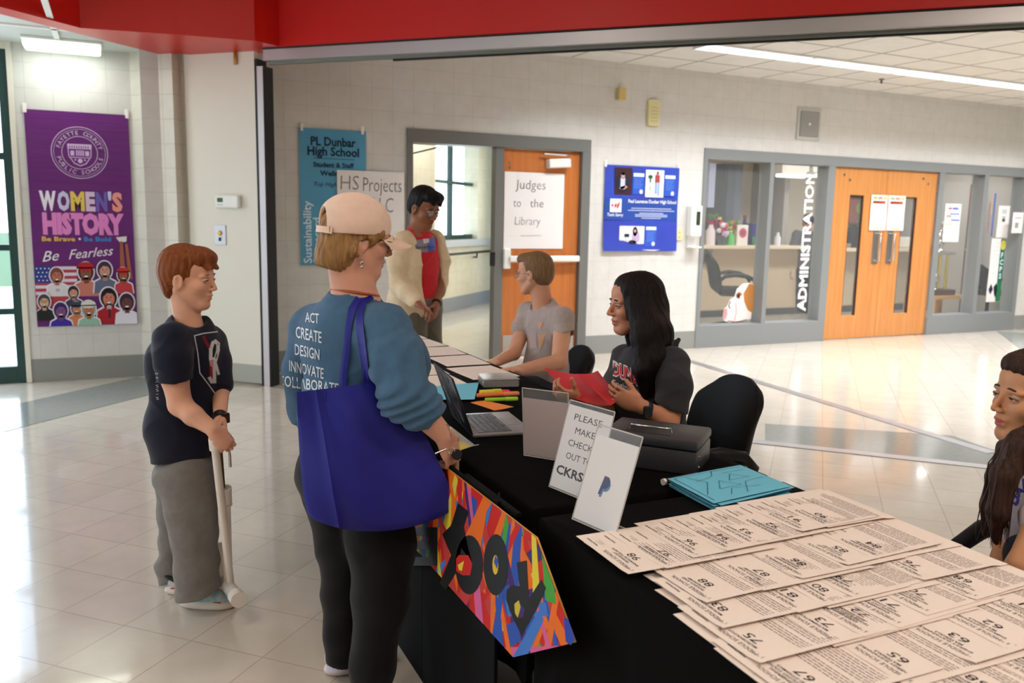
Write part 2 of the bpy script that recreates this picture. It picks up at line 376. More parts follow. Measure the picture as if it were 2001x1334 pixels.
# red bulkhead that carries the partition track
ZB, ZT = 2.72, 3.5
u0 = [(0.43, 7.76), (-0.15, 6.97)]
far = Vector((7.6, 0.6, 0))   # on x+y = 8.2
out = [(-4.0, 3.13), (-0.15, 6.98), (0.5, 6.86), (1.02, 6.80), (1.22, 6.92), (7.55, 0.59), (7.75, 0.66), (1.30, 7.11), (0.95, 7.47), (0.72, 7.70), (0.56, 7.66), (0.42, 7.80), (-4.05, 3.38)]
mb = MB().prism([(x, y, ZB) for x, y in out], (0, 0, ZT - ZB)); struct('trim_bulkhead', mb, m_red)
# partition track under the bulkhead
t0, t1 = Vector((1.12, 7.06, 0)), Vector((7.55, 0.63, 0)); 
def strip(name, a, b, wid, z0, z1, m, off=0.0, kindname=True):
    d = (b - a).normalized(); n = Vector((-d.y, d.x, 0)); a = a + n * off; b = b + n * off
    mb = MB().prism([a + Vector((0, 0, z0)), b + Vector((0, 0, z0)), b + n * wid + Vector((0, 0, z0)), a + n * wid + Vector((0, 0, z0))], (0, 0, z1 - z0)); return struct(name, mb, m)
strip('trim_track', t0, t1, 0.10, 2.625, 2.715, m_alu)
strip('trim_track_edge', t0, t1, 0.006, 2.708, 2.722, m_black, -0.004)
strip('trim_track_lip', t0, t1, 0.03, 2.606, 2.625, mat('dull_steel', (120, 122, 112), 0.5, metal=0.5), 0.07)
strip('trim_track_gap', Vector((1.9, 6.3, 0)), t1, 0.02, 2.594, 2.606, m_black, 0.08)
# floor tracks
a_, b_ = at_z(575, 768), at_z(1932, 917); strip('trim_floor_track', Vector((a_.x, a_.y, 0)), Vector((b_.x + .25, b_.y - .25, 0)), 0.09, 0.0002, 0.005, m_alu)
a_, b_ = at_z(1352, 703), at_z(1952, 884); strip('trim_floor_rail', Vector((a_.x, a_.y + .3, 0)), Vector((b_.x - .02, b_.y, 0)), 0.09, 0.0002, 0.006, m_alu, -0.09)
a_, b_ = at_z(515, 756), at_z(880, 843); strip('trim_threshold', Vector((1.13, 7.13, 0)), Vector((2.9, 5.36, 0)), 0.05, 0.0002, 0.003, mat('grey_threshold', (128, 124, 116), 0.5))

# ceilings
mb = MB().prism([(0.43, 7.8, ZC), (1.3, 6.93, ZC), (7.6, 0.62, ZC), (14.5, 0.62, ZC), (14.5, 8.0, ZC), (0.25, 8.0, ZC)], (0, 0, 0.08)); struct('ceiling_hall', mb, m_ceil)
mb = MB().prism([(-8, 8.1, ZL), (0.5, 8.1, ZL), (0.5, 7.8, ZL), (-4.0, 3.3, ZL), (-8, 3.3, ZL)], (0, 0, 0.08)); struct('ceiling_alcove', mb, mat('alcove_ceiling', (208, 212, 206), 0.8))
mb = MB().box((-8, -4, ZT), (14.5, 8.0, ZT + 0.08)); struct('ceiling_lobby', mb, m_ceil)
g = at_z(100, 57, ZL)
mb = MB().box((-0.35, 5.2, ZL - 0.012), (-0.31, 7.98, ZL)).box((-8, 7.2, ZL - 0.012), (-0.2, 7.24, ZL)); struct('trim_ceiling_grid', mb, m_white)
# enclosing walls the picture does not look at
mb = MB().box((-8, -4.1, 0), (14.6, -4, ZT)); struct('wall_front', mb, m_plain)
mb = MB().box((-5.1, -4, 0), (-5.0, 1.0, ZT)).box((-5.1, 1.0, 0), (-5.0, 2.6, ZT)).box((-5.1, 2.6, 2.5), (-5.0, 4.4, ZT)).box((-5.1, 4.4, 0), (-5.0, 8.1, ZT)); struct('wall_side', mb, m_plain)
mb = MB().box((14.5, -4, 0), (14.6, 8, ZT)); struct('wall_right', mb, m_plain)

# window wall on the left
wd_ = empty('window_1', (-2.6, 8.05, 0), None, None, kind='structure')
mb = MB()
for z0, z1 in ((0.0, 0.14), (0.575, 0.625), (1.10, 1.15), (1.83, 1.885), (2.63, 2.69)): mb.box((-5.0, 8.02, z0), (XL - 0.02, 8.1, z1), 0.004)
for x in (XL - 0.055, -1.62, -2.55, -3.48, -4.41): mb.box((x - 0.03, 8.012, 0.0), (x + 0.035, 8.108, 2.695), 0.004)
mb.build('window_frame', m_green, wd_)
gl_ = MB().box((-5.0, 8.055, 0.1), (XL - 0.05, 8.062, 2.66)).build('glass', m_glass, wd_)
a = Art(); rr = random.Random(4)
for k in range(9): a.text(rr.choice('OCSAGUDE'), -0.83 - 0.02 * (k % 2), 1.98 + 0.075 * k, 0.05, (240, 245, 250), rot=R_(90))
a.build('window_lettering', wd_, (0, 8.053, 0), (1, 0, 0), (0, 0, 1), into=gl_)
lawn = MB().box((-40, 8.9, -0.12), (40, 60, -0.06)); struct('floor_lawn', lawn, mat('grass', (66, 96, 50), 0.9, noise=((3, 3, 3), 0.25), rgb2=(86, 106, 66)))
mb = MB().box((-12, 8.1, -0.12), (0.2, 8.95, -0.05)); struct('floor_path', mb, mat('concrete', (112, 118, 126), 0.8))

# corridor behind the doorway
c45 = Vector((0.7071, 0.7071, 0)); n45 = Vector((0.7071, -0.7071, 0))
def dg(x, s=7.43, z=0.0): return Vector((x, x + s, z))
def dwall(mb, x0, x1, z0, z1, s=7.43, th=0.25):
    a, b = dg(x0, s, z0), dg(x1, s, z0); mb.prism([a, b, b - n45 * th, a - n45 * th], (0, 0, z1 - z0))
mb = MB(); dwall(mb, 3.2, 4.0, 0, 3); dwall(mb, 5.36, 8.0, 0, 3); dwall(mb, 4.0, 5.36, 0, 1.09); dwall(mb, 4.0, 5.36, 2.7, 3); struct('wall_corridor', mb, m_blockc)
mb = MB(); dwall(mb, 1.6, 3.66, 0, 3, 6.45, 0.2); struct('wall_corridor_near', mb, m_blockc)
mb = MB(); dwall(mb, 3.2, 8.0, 0, 0.215, 7.425, 0.02); struct('baseboard_corridor', mb, mat('blue_grey_base', (150, 156, 166), 0.4))
w2 = empty('window_2', dg(4.7, 7.5), None, None, kind='structure')
mb = MB()
for z0, z1 in ((1.09, 1.16), (1.93, 1.98), (2.64, 2.7)): dwall(mb, 3.95, 5.36, z0, z1, 7.56, 0.06)
for x in (3.96, 4.68, 5.30): dwall(mb, x, x + 0.05, 1.09, 2.7, 7.555, 0.07)
mb.build('window_frame', m_green, w2)
mb = MB(); dwall(mb, 3.95, 5.36, 1.1, 2.68, 7.60, 0.006); mb.build('glass', m_glass, w2)
mb = MB(); dwall(mb, 3.9, 6.4, 0.985, 1.09, 7.36, 0.12); mb.build('window_sill', mat('sill_grey', (188, 190, 196), 0.4), w2)
hr = empty('handrail', dg(5.1, 7.3, 0.84), 'dark metal handrail on brackets along the cream corridor wall below the window', 'handrail')
MB().tube([dg(4.33, 7.30, 0.885), dg(4.36, 7.28, 0.885), dg(7.2, 7.28, 0.885)], 0.02, 10).build('rail', mat('dark_bronze', (52, 50, 48), 0.4, metal=0.5), hr, smooth=40)
for x in (4.45, 5.25, 6.1, 6.9): MB().tube([dg(x, 7.28, 0.87), dg(x, 7.3, 0.80), dg(x, 7.42, 0.80)], 0.014, 8).build('bracket', mat('dark_bronze', (52, 50, 48), 0.4), hr, smooth=40)
mb = MB().box((2.2, 8.0, 2.95), (8.5, 15.5, 3.05)); struct('ceiling_corridor', mb, mat('alcove_ceiling', (208, 212, 206), 0.8))
mb = MB().box((5.78, 8.0, 0), (5.9, 12.6, 3.0)); struct('wall_office_side', mb, m_plain)
mb = MB().box((8.0, 12.7, 0), (8.1, 15.6, 3.0)); struct('wall_corridor_end', mb, m_plain)

# double door frame and its closed right leaf
fr = empty('door_2', ((D0 + D1) / 2, YW, 0), None, None, kind='structure')
m_fr2 = mat('dark_grey_frame', (112, 113, 110), 0.4)
mb = MB().box((D0, YW - 0.02, 0), (D0 + 0.06, YW + 0.22, 2.131), 0.0).box((D1 - 0.10, YW - 0.02, 0), (D1, YW + 0.22, 2.131), 0.0).box((D0, YW - 0.02, 2.13), (D1, YW + 0.22, DZ), 0.004).box((3.45, YW + 0.0, 0), (3.545, YW + 0.1, 2.13), 0.004)
mb.build('door_frame', m_fr2, fr)
lf = empty('door_3', (4.0, YW + 0.03, 0), None, None, kind='structure')
MB().box((3.55, YW + 0.03, 0.015), (4.42, YW + 0.075, 2.125), 0.003).build('door_leaf', m_wood2, lf)
MB().box((3.57, YW + 0.024, 0.03), (4.40, YW + 0.03, 0.245)).build('kick_plate', m_chrome, lf)
MB().box((3.60, YW - 0.055, 1.0), (4.41, YW - 0.01, 1.062), 0.01).box((3.60, YW - 0.02, 1.01), (3.64, YW + 0.03, 1.05)).box((4.34, YW - 0.02, 1.01), (4.38, YW + 0.03, 1.05)).build('panic_bar', m_white, lf)
MB().box((3.545, YW - 0.03, 0.93), (3.625, YW + 0.03, 1.135), 0.01).build('latch_case', m_white, lf)
MB().box((3.40, YW - 0.02, 0.96), (3.455, YW + 0.0, 1.10), 0.005).build('strike', m_black, lf)
MB().box((4.02, YW - 0.06, 1.955), (4.27, YW + 0.03, 2.045), 0.008, Matrix.Translation((4.14, YW, 2.0)) @ Matrix.Rotation(R_(-4), 4, 'Y') @ Matrix.Translation((-4.14, -YW, -2.0))).build('door_closer', m_white, lf)
MB().tube([(4.24, YW - 0.05, 2.06), (4.23, YW - 0.03, 2.085), (3.97, YW - 0.03, 2.09)], 0.010, 8).build('closer_arm', m_chrome, lf)
MB().lathe([(0.012, 0), (0.012, 0.01)], (3.615, YW + 0.03, 1.985), (0, -1, 0), 12).lathe([(0.012, 0), (0.012, 0.01)], (3.615, YW + 0.03, 1.94), (0, -1, 0), 12).build('bolt_cap', m_chrome, lf)
MB().tube([(2.62, YW + 0.15, 2.10), (2.70, YW + 0.4, 2.05), (2.95, YW + 0.3, 2.12)], 0.008, 6).build('closer_arm', m_black, fr)

# office front: grey frame, glass, pair of doors
of = empty('window_3', ((S0 + S1) / 2, YW, 0), None, None, kind='structure')
mb = MB()
Y0, Y1 = YW - 0.015, YW + 0.17
mb.box((S0, Y0, 2.13), (S1, Y1, SZ), 0.003).box((S0, Y0, 0), (7.945, Y1, 0.255), 0.003).box((9.765, Y0, 0), (S1, Y1, 0.255), 0.003)
for x0, x1 in ((S0, 6.03), (6.93, 6.99), (7.83, 7.945), (9.765, 9.86), (10.64, 10.72), (11.47, S1)): mb.box((x0, Y0, 0.254 if not (x0 == 7.83 or x0 == 9.765) else 0.254), (x1, Y1, 2.131), 0.0)
mb.build('window_frame', m_frame, of)
og_ = MB().box((6.0, YW + 0.12, 0.25), (7.85, YW + 0.126, 2.14)).box((9.85, YW + 0.12, 0.25), (11.5, YW + 0.126, 2.14)).build('glass', m_glass, of)
a = Art(); a.text('ADMINISTRATION', 0, 0, 0.13, (250, 250, 250), al='l', bold=0.035, wd=1.70, rot=R_(90))
a.build('window_lettering', of, (7.74, YW + 0.118, 0.36), (1, 0, 0), (0, 0, 1), into=og_)
a = Art(); W_ = (236, 226, 220); TN = (176, 118, 62)
a.poly([(0.02, 0.02), (0.10, 0.0), (0.42, 0.03), (0.44, 0.44), (0.36, 0.47), (0.26, 0.46), (0.18, 0.40), (0.15, 0.31), (0.08, 0.27), (0.05, 0.20), (0.0, 0.16), (-0.01, 0.07)], W_).up()
a.poly([(0.44, 0.44), (0.36, 0.46), (0.32, 0.40), (0.28, 0.34), (0.30, 0.24), (0.36, 0.14), (0.44, 0.10)], TN)
a.poly([(0.0, 0.16), (0.05, 0.17), (0.06, 0.10), (0.03, 0.03), (-0.01, 0.07)], (206, 150, 150)).ell(0.215, 0.32, 0.045, 0.04, (150, 100, 70)).up().ell(0.21, 0.315, 0.022, 0.022, (40, 26, 22)).ell(0.245, 0.30, 0.012, 0.02, (245, 240, 240))
a.line([(0.17, 0.24), (0.19, 0.12), (0.17, 0.02)], 0.008, (190, 110, 110)).line([(0.09, 0.25), (0.07, 0.20), (0.09, 0.17)], 0.014, (70, 50, 50)).line([(0.07, 0.02), (0.20, 0.0), (0.35, 0.025)], 0.01, (120, 80, 76))
a.build('dog_head_decal', of, (6.47, YW + 0.118, 0.262), (1, 0, 0), (0, 0, 1))

def office_door(name, x0, x1, hx, gl):
    d = empty(name, ((x0 + x1) / 2, YW + 0.02, 0), None, None, kind='structure')
    g0, g1 = gl; ya, yb = YW + 0.02, YW + 0.065
    MB().box((x0, ya, 0.012), (x1, yb, 0.30)).box((x0, ya, 1.80), (x1, yb, 2.125)).box((x0, ya, 0.30), (g0, yb, 1.80)).box((g1, ya, 0.30), (x1, yb, 1.80)).build('door_leaf', m_wood, d)
    MB().box((g0, ya + 0.02, 0.30), (g1, ya + 0.026, 1.80)).build('glass', m_glass, d)
    MB().box((g0, ya + 0.004, 0.30), (g0 + 0.012, yb, 1.80)).box((g1 - 0.012, ya + 0.004, 0.30), (g1, yb, 1.80)).box((g0, ya + 0.004, 1.785), (g1, yb, 1.80)).build('glass_bead', mat('dark_bead', (60, 34, 22), 0.5), d)
    MB().box((hx - 0.05, ya - 0.006, 0.95), (hx + 0.05, ya, 1.37), 0.002).build('pull_plate', mat('brushed_steel', (150, 150, 148), 0.35, metal=0.8), d)
    MB().tube([(hx + 0.02, ya, 1.33), (hx + 0.02, ya - 0.06, 1.33), (hx + 0.02, ya - 0.06, 0.99), (hx + 0.02, ya, 0.99)], 0.012, 8).build('pull_handle', m_chrome, d, smooth=50)
    for z in (0.28, 1.1, 1.92): MB().lathe([(0.014, -0.05), (0.014, 0.05)], (x0 - 0.004 if hx > (x0 + x1) / 2 else x1 + 0.004, ya - 0.012, z), (0, 0, 1), 10).build('hinge', m_chrome, d)
    for k, zz in ((0, 2.04), (1, 1.98)):
        xx = (x0 + 0.17 + 0.10 * k) if hx > (x0 + x1) / 2 else (x1 - 0.27 + 0.10 * k)
        MB().lathe([(0.018, 0), (0.016, 0.008)], (xx, ya, zz), (0, -1, 0), 12).build('bolt_cap', m_chrome, d)
    return d
office_door('door_4', 7.95, 8.855, 8.74, (8.245, 8.48)); office_door('door_5', 8.86, 9.765, 8.99, (9.165, 9.42))
# office room behind the glass
mb = MB().box((5.9, 11.6, 0), (14, 11.7, 2.75)); struct('wall_office_back', mb, mat('office_paint', (226, 218, 204), 0.6))
mb = MB().box((5.9, 8.0, 2.68), (14, 11.7, 2.75)); struct('ceiling_office', mb, mat('alcove_ceiling', (208, 212, 206), 0.8))
mb = MB().box((12.6, 8.0, 0), (12.7, 11.6, 2.7)); struct('wall_office_right', mb, mat('office_grey', (168, 166, 162), 0.6))
mb = MB().box((9.95, 10.8, 0), (10.05, 11.6, 2.7)); struct('wall_office_partition', mb, mat('office_grey', (168, 166, 162), 0.6))
mb = MB().box((5.92, 10.9, 0.0), (12.6, 11.6, 0.10)); struct('baseboard_office', mb, mat('dark_grey', (64, 66, 70), 0.6))

# ================================================================ LAMPS, POSTERS AND WALL FITTINGS
m_paper = mat('white_paper', (236, 232, 230), 0.7)
m_hook = mat('clear_hook', (240, 232, 230), 0.3)
def ceiling_light(x0, y0, z, L, Wd, label, group=None, lit=True):
    e_ = empty('ceiling_light', (x0 + L / 2, y0 + Wd / 2, z), label, 'ceiling light', group)
    MB().box((x0, y0, z - 0.02), (x0 + L, y0 + 0.012, z + 0.0)).box((x0, y0 + Wd - 0.012, z - 0.02), (x0 + L, y0 + Wd, z + 0.0)).box((x0, y0 + .012, z - 0.02), (x0 + 0.012, y0 + Wd - .012, z)).box((x0 + L - 0.012, y0 + .012, z - 0.02), (x0 + L, y0 + Wd - .012, z)).build('frame', m_white, e_)
    MB().box((x0 + 0.012, y0 + 0.012, z - 0.016), (x0 + L - 0.012, y0 + Wd - 0.012, z - 0.004)).build('diffuser', m_tube, e_)
    return e_
names = ['first', 'second', 'third', 'fourth', 'fifth', 'sixth']
for k in range(6):
    ceiling_light(5.0 + 1.29 * k, 6.5, ZC - 0.002, 1.28, 0.27, 'long glowing fluorescent panel in the hall ceiling, %s of the row from the left' % names[k], 'row of fluorescent panels in the hall ceiling')
cl = empty('ceiling_light', (-0.24, 7.75, ZL - 0.04), 'glowing fluorescent lamp with wrapped lens above the purple banner', 'ceiling light')
g0 = at_y(41, 78, 7.75); g1 = at_y(178, 92, 7.75)
MB().box((-0.58, 7.6, ZL - 0.02), (-0.02, 7.9, ZL), 0.004).build('housing', m_white, cl)
MB().box((-0.57, 7.62, ZL - 0.075), (-0.03, 7.88, ZL - 0.02), 0.02, seg=3).build('lens', mat('lamp_lens', (235, 250, 240), 0.3, emit=(225, 250, 232), estr=1.0), cl)
area('alcove_lamp', (-0.30, 7.72, ZL - 0.10), (0, 0.25, -1), 0.5, 0.2, 2.6, (0.95, 1.0, 0.93))
for k, (x0, x1) in enumerate(((8.3, 9.0), (9.12, 9.6))):
    pass
for k, q in enumerate(((1519, 342, 1571, 342), (1579, 342, 1611, 344))):
    a_, b_ = at_y(q[0], q[1], 10.3), at_y(q[2], q[3], 10.3)
    e_ = empty('ceiling_light', ((a_.x + b_.x) / 2, 10.3, a_.z), ('long glowing tube lamp inside the office behind the first glass pane', 'short glowing tube lamp inside the office beside the lettering')[k], 'ceiling light')
    MB().box((a_.x, 10.25, a_.z - 0.03), (b_.x, 10.35, a_.z + 0.02), 0.015, seg=2).build('tube', m_tube, e_)
    MB().box((a_.x, 10.2, a_.z + 0.02), (b_.x, 10.4, 2.68)).build('housing', m_white, e_)
sp = empty('ceiling_speck', at_z(1723, 154, ZC), 'small dark sprinkler head in the hall ceiling beside the fluorescent row', 'sprinkler')
p_ = at_z(1723, 154, ZC); MB().lathe([(0.03, 0), (0.03, -0.01), (0.012, -0.015), (0.012, -0.05)], p_, (0, 0, 1), 12).build('sprinkler_body', mat('dull_steel', (120, 122, 112), 0.5), sp)

def hooks(e_, pts, y, n=0):
    for (x, z) in pts: MB().box((x - 0.016, y - 0.012, z - 0.03), (x + 0.016, y, z + 0.045), 0.006).build('adhesive_hook', m_hook, e_)
SHEET = {}
def sheet(e_, x0, z0, x1, z1, y, m, name='sheet', wav=0.004, nx=10, nz=14, seed=0, curl=0.0):
    rr = random.Random(seed); ph = rr.random() * 6; mb = MB(); vs = []
    for j in range(nz + 1):
        for i in range(nx + 1):
            u, v = i / nx, j / nz
            vs.append((x0 + (x1 - x0) * u, y - 0.006 - wav * (1 + math.sin(ph + u * 5 + v * 9)) * 0.5 - curl * (1 - v) ** 4, z0 + (z1 - z0) * v))
    n = len(vs); vs += [(a, b - 0.0012, c) for a, b, c in vs]; W1 = nx + 1
    fs = []
    for j in range(nz):
        for i in range(nx):
            q = (j * W1 + i, j * W1 + i + 1, (j + 1) * W1 + i + 1, (j + 1) * W1 + i); fs.append(q); fs.append(tuple(a + n for a in q)[::-1])
    bd = [i for i in range(nx)] + [j * W1 + nx for j in range(nz)] + [nz * W1 + i for i in range(nx, 0, -1)] + [j * W1 for j in range(nz, 0, -1)]
    for a, b in zip(bd, bd[1:] + bd[:1]): fs.append((a, b, b + n, a + n))
    mb.add(vs, fs); e_['_s'] = 1; o = mb.build(name, m, e_, smooth=60); SHEET[e_.name] = o; del e_['_s']; return o

# --- purple banner
e_ = empty('banner', (-0.23, 7.99, 0.47), 'tall purple banner with a round school seal and women portraits, by the window', 'banner')
bx0, bx1, bz0, bz1 = -0.612, 0.152, 0.47, 2.235
m_pur = mat('purple_vinyl', (104, 32, 116), 0.32, noise=((2, 2, 10), 0.3), rgb2=(92, 26, 104), bump=((1.0, 1.0, 26), 0.35, 0.01))
sheet(e_, bx0, bz0, bx1, bz1, 7.993, m_pur, 'vinyl', 0.003, seed=3)
hooks(e_, [(bx0 + 0.005, bz1), (bx1 - 0.01, bz1 - 0.0)], 7.993)
a = Art(); BW, BH = bx1 - bx0, bz1 - bz0
def bp(px, py): return ((px - 20) / 620 * BW if py < 0 else 0, 0)
def bm(px, py):   # picture of the banner in the zoomed crop -> banner coordinates
    t = (py - 45) / 1240.0; xl = 20 + 78 * t; xr = 632 + 45 * t
    return (BW * (px - xl) / (xr - xl), BH * (1 - t))
LV = (206, 178, 214)
cx_, cz_ = bm(340, 275); rs = 0.205
a.ring(cx_, cz_, rs, rs + 0.006, LV).ring(cx_, cz_, rs - 0.016, rs - 0.013, LV).ring(cx_, cz_, rs * 0.63, rs * 0.63 + 0.005, LV)
def arc_text(s_, r, a0, a1, h, top=True):
    n = len(s_)
    for i, ch in enumerate(s_):
        t = R_(a0 + (a1 - a0) * (i / (n - 1)))
        if ch != ' ': a.text(ch, cx_ + r * math.cos(t), cz_ + r * math.sin(t), h, LV, rot=t - math.pi / 2 if top else t + math.pi / 2, bold=0.01)
arc_text('FAYETTE COUNTY', rs * 0.71, 163, 17, 0.032); arc_text('PUBLIC SCHOOLS', rs * 0.86, 197, 343, 0.032, False)
a.poly([(cx_ - 0.09, cz_ + 0.07), (cx_ + 0.09, cz_ + 0.07), (cx_ + 0.085, cz_ - 0.03), (cx_ + 0.045, cz_ - 0.09), (cx_, cz_ - 0.11), (cx_ - 0.045, cz_ - 0.09), (cx_ - 0.085, cz_ - 0.03)], LV).up()
a.poly([(cx_ - 0.082, cz_ + 0.03), (cx_ + 0.082, cz_ + 0.03), (cx_ + 0.078, cz_ - 0.03), (cx_ + 0.04, cz_ - 0.084), (cx_, cz_ - 0.102), (cx_ - 0.04, cz_ - 0.084), (cx_ - 0.078, cz_ - 0.03)], (110, 40, 122)).up()
for k in range(9): a.rect(cx_ - 0.075 + 0.017 * k, cz_ + 0.035, cx_ - 0.068 + 0.017 * k, cz_ + 0.055, (110, 40, 122))
for x in (-0.055, 0.055): a.rect(cx_ + x - 0.014, cz_ - 0.025, cx_ + x + 0.014, cz_ + 0.015, LV)
for k in range(5): a.rect(cx_ - 0.028 + 0.013 * k, cz_ - 0.025, cx_ - 0.020 + 0.013 * k, cz_ + 0.02, LV)
a.rect(cx_ - 0.075, cz_ - 0.042, cx_ + 0.075, cz_ - 0.036, LV).ell(cx_, cz_ - 0.066, 0.018, 0.018, LV).ell(cx_ - 0.035, cz_ - 0.058, 0.007, 0.007, LV).ell(cx_ + 0.035, cz_ - 0.058, 0.007, 0.007, LV)
wcols = [(232, 226, 236), (200, 196, 226), (226, 196, 92), (216, 190, 220), (110, 96, 176), (206, 200, 236), (232, 150, 140)]
x0w, zw = bm(110, 603); x1w, _ = bm(598, 603); hw = 0.143; xx = x0w
adv = {'W': 1.35, 'O': 1.0, 'M': 1.15, 'E': 0.8, 'N': 0.95, "'": 0.3, 'S': 0.9}; tot = sum(adv[c] for c in "WOMEN'S")
for ch, c in zip("WOMEN'S", wcols):
    wd = adv[ch] / tot * (x1w - x0w); a.text(ch, xx, zw, hw, c, al='l', bold=0.055, wd=wd * 0.93); xx += wd
a.up()
rr = random.Random(7); xx = x0w
x0h, zh = bm(128, 738); x1h, _ = bm(603, 738); a.text('HISTORY', x0h, zh, 0.155, (222, 132, 196), al='l', bold=0.07, wd=x1h - x0h)
x0t, zt = bm(122, 785); a.text('Be Brave', x0t, zt, 0.036, (226, 178, 84), al='l', bold=0.03, wd=0.245).text('Be Bold', x0t + 0.31, zt, 0.036, (54, 132, 204), al='l', bold=0.03, wd=0.205).ell(x0t + 0.278, zt + 0.018, 0.009, 0.009, (236, 226, 240))
x0t, zt = bm(125, 905); a.text('Be', x0t, zt, 0.085, (238, 230, 240), al='l', shear=0.45, rot=R_(6)).text('Fearless', x0t + 0.195, zt + 0.02, 0.078, (238, 230, 240), al='l', shear=0.45, wd=0.345, rot=R_(6))
a.up()
# portrait collage: flag, then heads and shoulders, each with its white outline
fx0, fz1 = bm(72, 930); fx1, fz0 = bm(330, 1180); a.rect(0.002, fz0, fx1, fz1, (176, 60, 74)).up()
for k in range(5): a.rect(0.002, fz1 - 0.03 - 0.052 * k, fx1, fz1 - 0.004 - 0.052 * k, (214, 206, 222))
a.up().rect(0.002, fz1 - 0.14, 0.16, fz1, (46, 62, 140)).up()
for i in range(5):
    for j in range(4): a.ell(0.02 + 0.03 * i + (j % 2) * 0.012, fz1 - 0.02 - 0.033 * j, 0.006, 0.006, (222, 222, 238), seg=6)
def portrait(px, py, s, skin, hair, cloth, hat=None, glasses=False, mic=False):
    x, z = bm(px, py); s = s * 0.0000125
    WH = (232, 224, 236)
    a.up().ell(x, z, 46 * s, 60 * s, WH).poly([(x - 70 * s, z - 140 * s), (x - 62 * s, z - 66 * s), (x, z - 30 * s), (x + 62 * s, z - 66 * s), (x + 70 * s, z - 140 * s)], WH)
    a.up().ell(x, z, 40 * s, 53 * s, hair).poly([(x - 64 * s, z - 140 * s), (x - 56 * s, z - 72 * s), (x, z - 40 * s), (x + 56 * s, z - 72 * s), (x + 64 * s, z - 140 * s)], cloth)
    a.up().rect(x - 13 * s, z - 66 * s, x + 13 * s, z - 20 * s, tuple(int(v * .85) for v in skin)).ell(x, z - 8 * s, 28 * s, 38 * s, skin)
    a.up().ell(x - 11 * s, z, 4.5 * s, 3 * s, (44, 34, 40), seg=8).ell(x + 11 * s, z, 4.5 * s, 3 * s, (44, 34, 40), seg=8).rect(x - 17 * s, z + 8 * s, x - 6 * s, z + 10 * s, (60, 44, 44)).rect(x + 6 * s, z + 8 * s, x + 17 * s, z + 10 * s, (60, 44, 44))
    a.ell(x, z - 27 * s, 11 * s, 5 * s, (236, 226, 226), seg=10).poly([(x - 2 * s, z), (x + 4 * s, z - 14 * s), (x - 4 * s, z - 14 * s)], tuple(int(v * .8) for v in skin))
    a.poly([(x - 28 * s, z + 2 * s), (x - 26 * s, z + 34 * s), (x, z + 46 * s), (x + 28 * s, z + 30 * s), (x + 28 * s, z + 2 * s), (x + 18 * s, z + 20 * s), (x - 8 * s, z + 24 * s)], hat or hair)
    if hat: a.up().ell(x, z + 30 * s, 42 * s, 26 * s, hat).rect(x - 44 * s, z + 18 * s, x + 44 * s, z + 26 * s, tuple(int(v * .7) for v in hat))
    if glasses: a.ring(x - 12 * s, z, 8 * s, 10 * s, (30, 30, 40), seg=14).ring(x + 12 * s, z, 8 * s, 10 * s, (30, 30, 40), seg=14)
    if mic: a.up().ell(x, z - 52 * s, 11 * s, 13 * s, (190, 170, 180), seg=10).rect(x - 5 * s, z - 110 * s, x + 5 * s, z - 60 * s, (60, 40, 50))
portrait(205, 985, 100, (186, 110, 92), (120, 70, 60), (214, 208, 214)); x, z = bm(210, 1078); a.up().text('20', x, z, 0.022, (60, 60, 80))
portrait(372, 965, 118, (140, 82, 66), (60, 34, 36), (196, 118, 104), hat=(176, 34, 46))
portrait(482, 955, 112, (206, 150, 130), (62, 44, 70), (96, 104, 130))
x, z = bm(590, 800)
a.up().poly([(x - 0.05, z + 0.055), (x + 0.035, z + 0.065), (x + 0.03, z + 0.02), (x - 0.02, z + 0.01)], (226, 214, 214)).poly([(x - 0.02, z + 0.02), (x, z + 0.02), (x + 0.012, z - 0.24), (x - 0.03, z - 0.24)], (160, 92, 66)).poly([(x + 0.018, z), (x + 0.04, z), (x + 0.065, z - 0.30), (x + 0.035, z - 0.30)], (160, 92, 66))
portrait(592, 985, 92, (160, 92, 66), (40, 24, 26), (190, 60, 70), hat=(196, 44, 56))
portrait(300, 1085, 84, (204, 150, 126), (46, 34, 44), (60, 60, 90))
portrait(505, 1120, 128, (206, 126, 104), (30, 24, 34), (166, 30, 44), mic=True)
portrait(612, 1150, 116, (112, 66, 66), (56, 40, 60), (226, 222, 232))
portrait(318, 1180, 84, (204, 132, 84), (70, 80, 104), (200, 120, 80), hat=(60, 66, 90))
portrait(135, 1135, 92, (216, 172, 140), (70, 66, 74), (34, 34, 38), glasses=True)
portrait(228, 1190, 104, (128, 78, 130), (54, 34, 92), (60, 40, 150))
portrait(388, 1185, 106, (190, 110, 70), (120, 150, 146), (146, 186, 166), hat=(214, 210, 206))
# trim everything to the sheet
for i, (pts, fs, c, z) in enumerate(a.items):
    pts = pts.copy(); pts[:, 0] = np.clip(pts[:, 0], 0.003, BW - 0.003); pts[:, 1] = np.clip(pts[:, 1], 0.003, BH - 0.003); a.items[i] = (pts, fs, c, z)
a.build('printed_artwork', e_, (bx0, 7.993 - 0.0105, bz0), (1, 0, 0), (0, 0, 1), step=0.0003, into=SHEET[e_.name])

